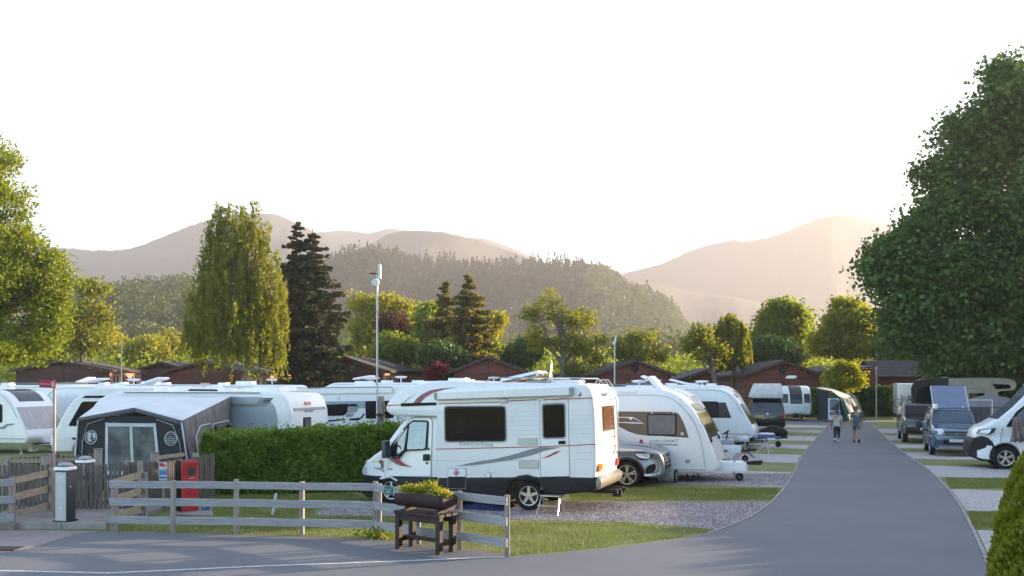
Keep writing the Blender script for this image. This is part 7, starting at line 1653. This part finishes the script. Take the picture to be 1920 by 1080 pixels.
# black car to its left
bk = paintcar('black off road car behind the blue camper, nose towards the camera', X_(1731, 46.6), 46.8, R(-108), 'car', group=None)
gp_ = smoothline([(2.2, .42), (2.3, .7), (2.25, 1.0), (2.1, 1.12), (1.2, 1.22), (1.0, 1.24)], 2)+[(.45, 1.76), (.2, 1.84), (-2.0, 1.86), (-2.3, 1.7), (-2.4, .9), (-2.35, .45)]
gw = lambda x, z: (1-.10*max(0, min(1, (x-1.5)/.8))**2)*(1-.14*max(0, z-1.1)/.75)
body('body', gp_+arch(-1.4, .42, zc=.4)+arch(1.4, .42, zc=.4), .98, M_VBLK, bk, r=.1, warp=gw)
band('windscreen', gp_, (.95, 1.3), (.5, 1.72), -.85, .85, .012, M_WIN, bk, warp=gw); band('grille', gp_, (2.28, .8), (2.22, 1.02), -.5, .5, .02, M_DKMET, bk, warp=gw)
for s in (-1, 1): MB().bevbox((2.17, s*.70, .93), (.14, .3, .14), .04).build('headlamp', M_CLR, bk, smooth=40); wheel(bk, 1.4, s*.86, .38, .24, 5, s); wheel(bk, -1.4, s*.86, .38, .24, 5, s); MB().bevbox((.9, s*1.1, 1.25), (.14, .24, .2), .05).build('mirror', M_VBLK, bk); side('side_window', rpoly([(-2.0, 1.22), (.7, 1.22), (.35, 1.68), (-2.0, 1.7)], .06), .98, s, M_WIN, bk, .008, warp=gw)
MB().box((2.3, 0, .56), (.05, 1.5, .1)).build('bumper_bar', M_BLK, bk); MB().bevbox((2.33, 0, .68), (.02, .5, .11), .005).build('number_plate', M_PLATEW, bk)
# black awning tent with open front
bt_ = thing('black_awning', 'black drive away awning with an open mouth behind the black car', 'awning', (X_(1742, 52), 52, 0))
def bA(px, py, Y): return W_(px, py, Y)-Vector((X_(1742, 52), 52, 0))
def bpan(n, pts, m):
    o = MB().add(pts, [list(range(len(pts)))]).build(n, m, bt_); s = o.modifiers.new('thickness', 'SOLIDIFY'); s.thickness = .02; return o
M_BAW = mat('black_cloth', (.02, .02, .022), .75, bump=.4, bs=3, bd=.05)
bpan('roof', [bA(1710, 722, 51), bA(1716, 714, 52), bA(1740, 710, 52.5), bA(1778, 708.5, 53), bA(1778, 708, 56), bA(1722, 711, 56)], mat('grey_cloth', (.18, .18, .19), .8))
bpan('side', [bA(1708, 728, 51), bA(1711, 722, 51), bA(1722, 711, 56), bA(1722, 800, 56), bA(1710, 795, 51)], M_BAW)
bpan('back', [bA(1722, 713, 56.5), bA(1778, 709, 56.5), bA(1778, 795, 56.5), bA(1722, 795, 56.5)], M_BAW); bpan('valance', [bA(1711, 722, 51), bA(1716, 714, 51.2), bA(1740, 710, 51.4), bA(1776, 708.5, 51.6), bA(1772, 722, 51.5), bA(1740, 722, 51.4), bA(1722, 728, 51.2), bA(1714, 750, 51)], M_BAW)
bpan('clear_window', [bA(1732, 728, 56.2), bA(1750, 727, 56.2), bA(1750, 743, 56.2), bA(1732, 744, 56.2)], M_WINBL); bpan('right_wall', [bA(1778, 708.5, 53), bA(1778, 708, 56), bA(1778, 795, 56), bA(1778, 795, 53)], M_BAW)
# overcab motorhome under the sycamore
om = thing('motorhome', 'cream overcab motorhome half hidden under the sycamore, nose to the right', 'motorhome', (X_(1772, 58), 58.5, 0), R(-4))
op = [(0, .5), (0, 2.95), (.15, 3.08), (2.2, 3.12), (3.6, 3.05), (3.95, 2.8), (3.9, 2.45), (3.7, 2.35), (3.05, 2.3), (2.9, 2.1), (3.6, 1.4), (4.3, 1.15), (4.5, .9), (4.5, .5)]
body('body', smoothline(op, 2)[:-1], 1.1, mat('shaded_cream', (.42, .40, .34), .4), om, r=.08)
side('overcab_window', rpoly([(2.55, 2.75), (3.55, 2.7), (3.62, 2.48), (2.75, 2.42)], .05), 1.1, -1, M_WIN, om, .012); side('cab_window', rpoly([(2.4, 1.4), (3.2, 1.4), (2.7, 2.05), (2.4, 2.05)], .05), 1.1, -1, M_WIN, om, .012); side('window', rpoly([(1.2, 1.4), (2.1, 1.4), (2.1, 2.2), (1.2, 2.2)], .05), 1.1, -1, M_WIN, om, .012); side('swoosh', [(.2, 2.5), (1.6, 2.46), (2.0, 2.3), (2.4, 2.28), (1.9, 2.36), (1.6, 2.5)], 1.1, -1, M_GREYD, om, .01)
for s in (-1, 1): wheel(om, 3.6, s*.95, .34, .2, 5, s)
# grey tent with a pole frame
gt_ = thing('grey_tent', 'grey peaked gazebo tent with dark sides beside the blue camper', 'tent', (X_(1858, 45.5), 45.5, 0))
tw = 1.25; M_TENT = mat('tent_grey', (.16, .165, .18), .8, bump=.3, bs=3, bd=.04); M_TDK = mat('tent_dark', (.05, .05, .058), .85, col2=(.085, .085, .095), vs=2, sc=(5, 5, .5), bump=.5, bs=3, bd=.05)
c4_ = [(-tw, -1.1), (tw, -1.1), (tw, 1.3), (-tw, 1.3)]
tp_ = (0, .1, 2.30)
for i in range(4):
    a_, b_ = c4_[i], c4_[(i+1) % 4]; o = MB().add([(*a_, 1.72), (*b_, 1.72), (b_[0]*.45, b_[1]*.45, 2.12), tp_, (a_[0]*.45, a_[1]*.45, 2.12)], [(0, 1, 2, 3, 4)]).build('roof', M_TENT, gt_); o.modifiers.new('thickness', 'SOLIDIFY').thickness = .015
    o = MB().add([(*a_, 0), (*b_, 0), (*b_, 1.72), (*a_, 1.72)], [(0, 1, 2, 3)]).build('wall', M_TDK, gt_); o.modifiers.new('thickness', 'SOLIDIFY').thickness = .012
MB().prism([(-.75, .05), (-.35, .05), (-.1, 1.65), (-.6, 1.65)], -1.14, -1.12).build('door_flap', M_TENT, gt_)
fp_ = thing('awning_support', 'thin white pole frame standing before the grey tent', 'pole frame', (X_(1835, 42.5), 42.5, 0)); zt = Z_(750, 42.5)
MB().tube([(-.75, 0, zt), (.6, 0, zt)], .02, 6).build('bar', M_PLATEW, fp_); MB().tube([(.6, 0, 0), (.6, 0, zt)], .022, 6).build('pole', M_PLATEW, fp_); MB().tube([(-.75, 0, zt), (-.75, 0, 1.2)], .02, 6).build('pole', M_PLATEW, fp_)
# white van end with bicycles
we = thing('camper_van', 'white back end of a camper with two bicycles hung on it, by the far hedge', 'camper', (X_(1701, 73), 73, 0), R(72))
body('body', [(0, .35), (-.03, 1.5), (.05, 2.66), (.2, 2.75), (5, 2.75), (5.2, 2.4), (5.3, .35)], .68, M_WHITE, we, r=.06)
MB().bevbox((-.03, 0, .5), (.06, 1.1, .2), .02).build('bumper', M_BLK, we)
for k, (yy, mcol) in enumerate(((.25, M_VBLK), (-.3, M_NAVY))):
    bi = thing('bicycle', ['black bicycle hung on the left of the white camper end', 'blue bicycle hung on the right of the white camper end'][k], 'bicycle', we.location+Vector((-.14+yy*.0, -.28-.22*k, 1.25)), R(-14))
    bi.location.x += [-.15, .35][k]
    for x in (-.5, .5): MB().lathe([(.29, -.015), (.33, -.015), (.33, .015), (.29, .015)], (x, 0, 0), 'Y', 20).build('wheel', M_TYRE, bi)
    fb_ = MB()
    for a_, b_ in (((-.5, 0), (-.1, .02)), ((-.1, .02), (-.25, .5)), ((-.5, 0), (-.22, .4)), ((-.1, .02), (.36, .42)), ((-.22, .42), (.36, .46)), ((.5, 0), (.34, .55))): fb_.tube([(a_[0], 0, a_[1]), (b_[0], 0, b_[1])], .02, 5)
    fb_.build('frame', mcol, bi); MB().bevbox((-.27, 0, .55), (.24, .12, .05), .02).build('saddle', M_BLK, bi); MB().tube([(.32, -.25, .6), (.32, .25, .6)], .015, 5).build('handlebar', M_BLK, bi)
# big white van at the right edge
RF = Frame(G(1886, 880), 163, .98, 1)
def z5(X, Y): return 1380+X/3.556, 660+Y/3.556
rv = thing('camper_van', 'large white panel van with black bumper, cut off by the right edge', 'van', RF.O, RF.h)
rq = lambda pts: RF.P(pts, z5)
rc_ = RF.L(1886, 854)
rp_ = rq([(2600, 100), (2300, 95), (2150, 130), (2010, 200), (1925, 300), (1850, 372), (1760, 445), (1700, 480), (1640, 505), (1608, 530), (1595, 570), (1577, 610), (1572, 660), (1585, 700), (1640, 722), (1700, 722)])
z_b = rp_[-1][1]
rp_ = rp_+[(x, z) for x, z in arch(0, .46, zc=.40)][::-1]+[(-4.2, z_b), (-4.6, z_b), (-4.6, 2.6)]
rw = lambda x, z: (1-.30*max(0, min(1, (x-.15)/1.0))**2)*(1-.12*max(0, z-1.1)/1.3)
body('body', rp_, .98, M_WHITE, rv, r=.08, warp=rw); well(rv, 0, .45, .40, .98)
RS = lambda n, pts, m, off=.008, par=None, rd=0: side(n, rpoly(rq(pts), rd) if rd else rq(pts), .98, 1, m, par or rv, off, warp=rw)
bp_ = rq([(1590, 575), (1640, 560), (1680, 570), (1708, 595), (1730, 625), (1742, 665), (1740, 700), (1732, 728), (1640, 730), (1580, 704), (1566, 660), (1572, 608)])
body('bumper', bp_, .99, M_DKG, rv, r=.05, warp=rw)
RS('headlamp', [(1608, 545), (1625, 518), (1735, 507), (1720, 535), (1690, 550)], M_DKMET, .008); RS('headlamp_lens', [(1618, 543), (1632, 523), (1705, 514), (1690, 540), (1670, 547)], M_CLR, .016)
RS('cab_window', [(1800, 500), (1870, 400), (1960, 330), (2100, 300), (2100, 500)], M_BLK, .008, rd=.05); RS('pane', [(1825, 492), (1885, 410), (1965, 345), (2085, 315), (2085, 490)], M_WINBL, .016, rd=.04)
RS('door_line', [(1760, 600), (1764, 600), (1780, 500), (1776, 500)], M_TRIM, .006)
band('windscreen', rp_, *rq([(1755, 450), (1990, 220)]), -.8, .8, .012, M_WINBL, rv, warp=rw)
band('grille', rp_, *rq([(1590, 590), (1574, 640)]), -.6, .6, .03, M_BLK, rv, warp=rw)
for s in (-1, 1): wheel(rv, 0, s*.86, .37, .24, 5, s, rimr=.68, twin=True, dark=M_BLK); wheel(rv, -3.6, s*.86, .36, .24, 5, s)
mpx = rq([(1865, 480)])[0]; MB().bevbox((mpx[0], 1.14, mpx[1]), (.16, .22, .42), .05).build('mirror', M_BLK, rv, smooth=50)
tw_ = thing('towel', 'brown grey towel hung over the mirror of the white van', 'towel', RF.O+RF.d*mpx[0]+RF.n*1.27+Vector((0, 0, mpx[1])), RF.h)
mb = MB(); vs = []; nu, nv = 8, 8
for i in range(nu+1):
    for j in range(nv+1):
        u, v = i/nu-.5, j/nv; vs.append((u*(.26+.16*v), .05*math.sin(u*14+v*4)*(.4+v)+.02, .24-.78*v-.06*abs(math.sin(u*9))*v))
mb.add(vs, [[i*(nv+1)+j, (i+1)*(nv+1)+j, (i+1)*(nv+1)+j+1, i*(nv+1)+j+1] for i in range(nu) for j in range(nv)])
o = mb.build('cloth', mat('towel_cloth', (.16, .12, .115), .95, col2=(.24, .19, .18), vs=5, bump=.5, bs=20), tw_, smooth=60); o.modifiers.new('thickness', 'SOLIDIFY').thickness = .02
rmp = thing('levelling_ramp', 'black levelling ramp under the front wheel of the right edge van', 'ramp', RF.O+RF.n*.86, RF.h)
MB().prism([(-.35, 0), (.45, 0), (.30, .05), (.1, .05), (-.2, .02)], -.13, .13).build('wedge', M_BLK, rmp); MB().bevbox((.42, 0, .07), (.12, .22, .14), .02).build('stop_block', mat('chock_brown', (.03, .015, .015), .7), rmp)
# ================================================================== PEOPLE
M_SKIN = mat('skin', (.34, .19, .14), .6, var=.05)
def skinmesh(name, pts, edges, rad, m, parent, sub=2, root=0):
    me = bpy.data.meshes.new(name); me.from_pydata(pts, edges, []); me.materials.append(m); o = bpy.data.objects.new(name, me); COL.objects.link(o); o.parent = parent
    md = o.modifiers.new('skin', 'SKIN'); md.use_smooth_shade = True
    sv = me.skin_vertices[0] if me.skin_vertices else None
    if sv is None:
        me.attributes  # created with the modifier
        bm = __import__('bmesh').new(); bm.from_mesh(me); bm.verts.layers.skin.verify(); bm.to_mesh(me); bm.free(); sv = me.skin_vertices[0]
    for i, r_ in enumerate(rad): sv.data[i].radius = (r_, r_) if not isinstance(r_, tuple) else r_
    for i in range(len(rad)): sv.data[i].use_root = (i == root)
    s = o.modifiers.new('smooth', 'SUBSURF'); s.levels = sub; s.render_levels = sub; return o
def person(label, loc, rz, h, shirt, legsm, hair, shoe, short=False, phase=1, wide=1.0, bald=False):
    k = h/1.78; r = thing('person', label, 'person', loc, rz, 'two people walking up the lane')
    f = lambda *p: tuple(c*k for c in p)     # x forward, y left, z up
    st = .17*phase
    hip, che, nk, hd = f(0, 0, .95), f(.02, 0, 1.32), f(.02, 0, 1.50), f(.05, 0, 1.64)
    P = [hip, f(.01, 0, 1.12), che, nk, hd, f(.06, 0, 1.72)]; E = [(0, 1), (1, 2), (2, 3), (3, 4), (4, 5)]; Rr = [.13*wide, .125*wide, .15*wide, .055, .085, .085]
    for s, q in ((1, st), (-1, -st)):
        b = len(P); kn = f(q*.9+.04, s*.10, .50); an = f(q*1.25-(.10 if q < 0 else 0), s*.105, .09 if q > 0 else .16); toe = f(q*1.25+(.13 if q > 0 else .06), s*.11, .035 if q > 0 else .03)
        P += [f(0, s*.10, .88), kn, an, toe]; E += [(0, b), (b, b+1), (b+1, b+2), (b+2, b+3)]; Rr += [.095*wide, .06*wide, .042, .035]
        b = len(P); a = -q*.9; P += [f(.02, s*.19*wide, 1.42), f(a*.35-.02, s*.25*wide, 1.14), f(a*.9+.06, s*.26*wide, .90), f(a*1.05+.08, s*.255*wide, .81)]; E += [(2, b), (b, b+1), (b+1, b+2), (b+2, b+3)]; Rr += [.062, .046, .033, .03]
        hb = b+3
        for fi, (dx, dy, l) in enumerate(((.03, 0, .075), (.012, 0, .085), (-.006, 0, .08), (-.022, 0, .065))):
            b2 = len(P); hx, hy, hz_ = a*1.05+.08, s*.255*wide, .81; P += [f(hx+dx*1.1, hy, hz_-.05), f(hx+dx*1.3+.01, hy-s*.01, hz_-.05-l)]; E += [(hb, b2), (b2, b2+1)]; Rr += [.011, .008]
        b2 = len(P); P += [f(hx+.04, hy-s*.02, hz_-.02), f(hx+.06, hy-s*.03, hz_-.07)]; E += [(hb, b2), (b2, b2+1)]; Rr += [.012, .009]
    skinmesh('body', P, E, [x*k for x in Rr], M_SKIN, r, 1)
    # shirt with sleeves
    P = [f(0, 0, .90), f(0, 0, 1.05), f(.02, 0, 1.34), f(.02, 0, 1.46)]; E = [(0, 1), (1, 2), (2, 3)]; Rr = [(.15*wide, .20*wide), (.15*wide, .19*wide), (.165*wide, .19*wide), (.07, .10)]
    Rr = [.17*wide, .165*wide, .18*wide, .09]
    for s, q in ((1, st), (-1, -st)):
        b = len(P); a = -q*.9; P += [f(.02, s*.19*wide, 1.43), f(a*.3-.02, s*.245*wide, 1.19)]; E += [(2, b), (b, b+1)]; Rr += [.085, .075]
    skinmesh('shirt', P, E, [x*k for x in Rr], shirt, r, 2, root=1)
    P = [f(0, 0, .96), f(0, 0, .88)]; E = [(0, 1)]; Rr = [.145*wide, .14*wide]
    for s, q in ((1, st), (-1, -st)):
        b = len(P); t = .62 if short else 0
        if short: P += [f(.0, s*.10, .84), f(q*.6+.03, s*.105, .58)]; E += [(1, b), (b, b+1)]; Rr += [.11*wide, .095*wide]
        else: P += [f(.0, s*.10, .84), f(q*.9+.04, s*.10, .50), f(q*1.22-(.09 if q < 0 else 0), s*.105, .20)]; E += [(1, b), (b, b+1), (b+1, b+2)]; Rr += [.115*wide, .085*wide, .065]
    skinmesh('shorts' if short else 'trousers', P, E, [x*k for x in Rr], legsm, r, 2)
    for s, q in ((1, st), (-1, -st)):
        o = MB().bevbox((0, 0, .04), (.27, .095, .08), .035).build('shoe', shoe, r, smooth=60); o.location = f(q*1.25+(.05 if q > 0 else -.02), s*.108, 0 if q > 0 else .05); o.rotation_euler = (0, 0 if q > 0 else R(28), 0)
    if hair:
        o = MB().lathe([(.01, -.11), (.08, -.08), (.108, 0), (.10, .06), (.05, .11), (.01, .12)], n=14).build('hair', hair, r, smooth=70); o.location = f(.035, 0, 1.69); o.scale = (k, k, k)
    if hair and not bald:
        o = MB().lathe([(.01, -.05), (.05, -.03), (.055, .02), (.01, .05)], n=10).build('hair_bun', hair, r, smooth=70); o.location = f(-.085, 0, 1.66)
    hd_ = Vector(hd); 
    for s in (-1, 1): MB().lathe([(.002, -.008), (.03, -.005), (.03, .005), (.002, .008)], (0, 0, 0), 'Y', 8).build('ear', M_SKIN, r, smooth=60); KIDS(r)[-1].location = f(.05, s*.092, 1.655)
    MB().tube([f(.14, 0, 1.68), f(.17, 0, 1.645)], [.008, .015], 6).build('nose', M_SKIN, r, smooth=60)
    for s in (-1, 1): MB().lathe([(.001, -.006), (.011, 0), (.001, .006)], f(.137, s*.032, 1.685), 'X', 8).build('eye', M_PLATEW, r)
    MB().box(f(.138, 0, 1.605), (.01, .045, .01)).build('mouth', mat('lip', (.25, .09, .08), .6), r)
    return r
p = G(1569, 828.5); person('woman in pale loose top and dark trousers walking away up the lane', (p.x, p.y, .014), R(73), 1.50, mat('pale_top', (.46, .42, .40), .9, bump=.3, bs=20), mat('navy_trousers', (.018, .022, .035), .85), mat('brown_hair', (.07, .025, .018), .7), M_PLATEW, False, -1, 1.08)
p = G(1606, 830); person('man in blue grey t shirt and shorts walking away up the lane', (p.x, p.y, .014), R(70), 1.72, mat('slate_shirt', (.07, .095, .125), .9, bump=.3, bs=20), mat('slate_shorts', (.10, .12, .16), .85), mat('thin_ginger_hair', (.20, .09, .06), .7), M_BLK, True, 1, 1.0, True)
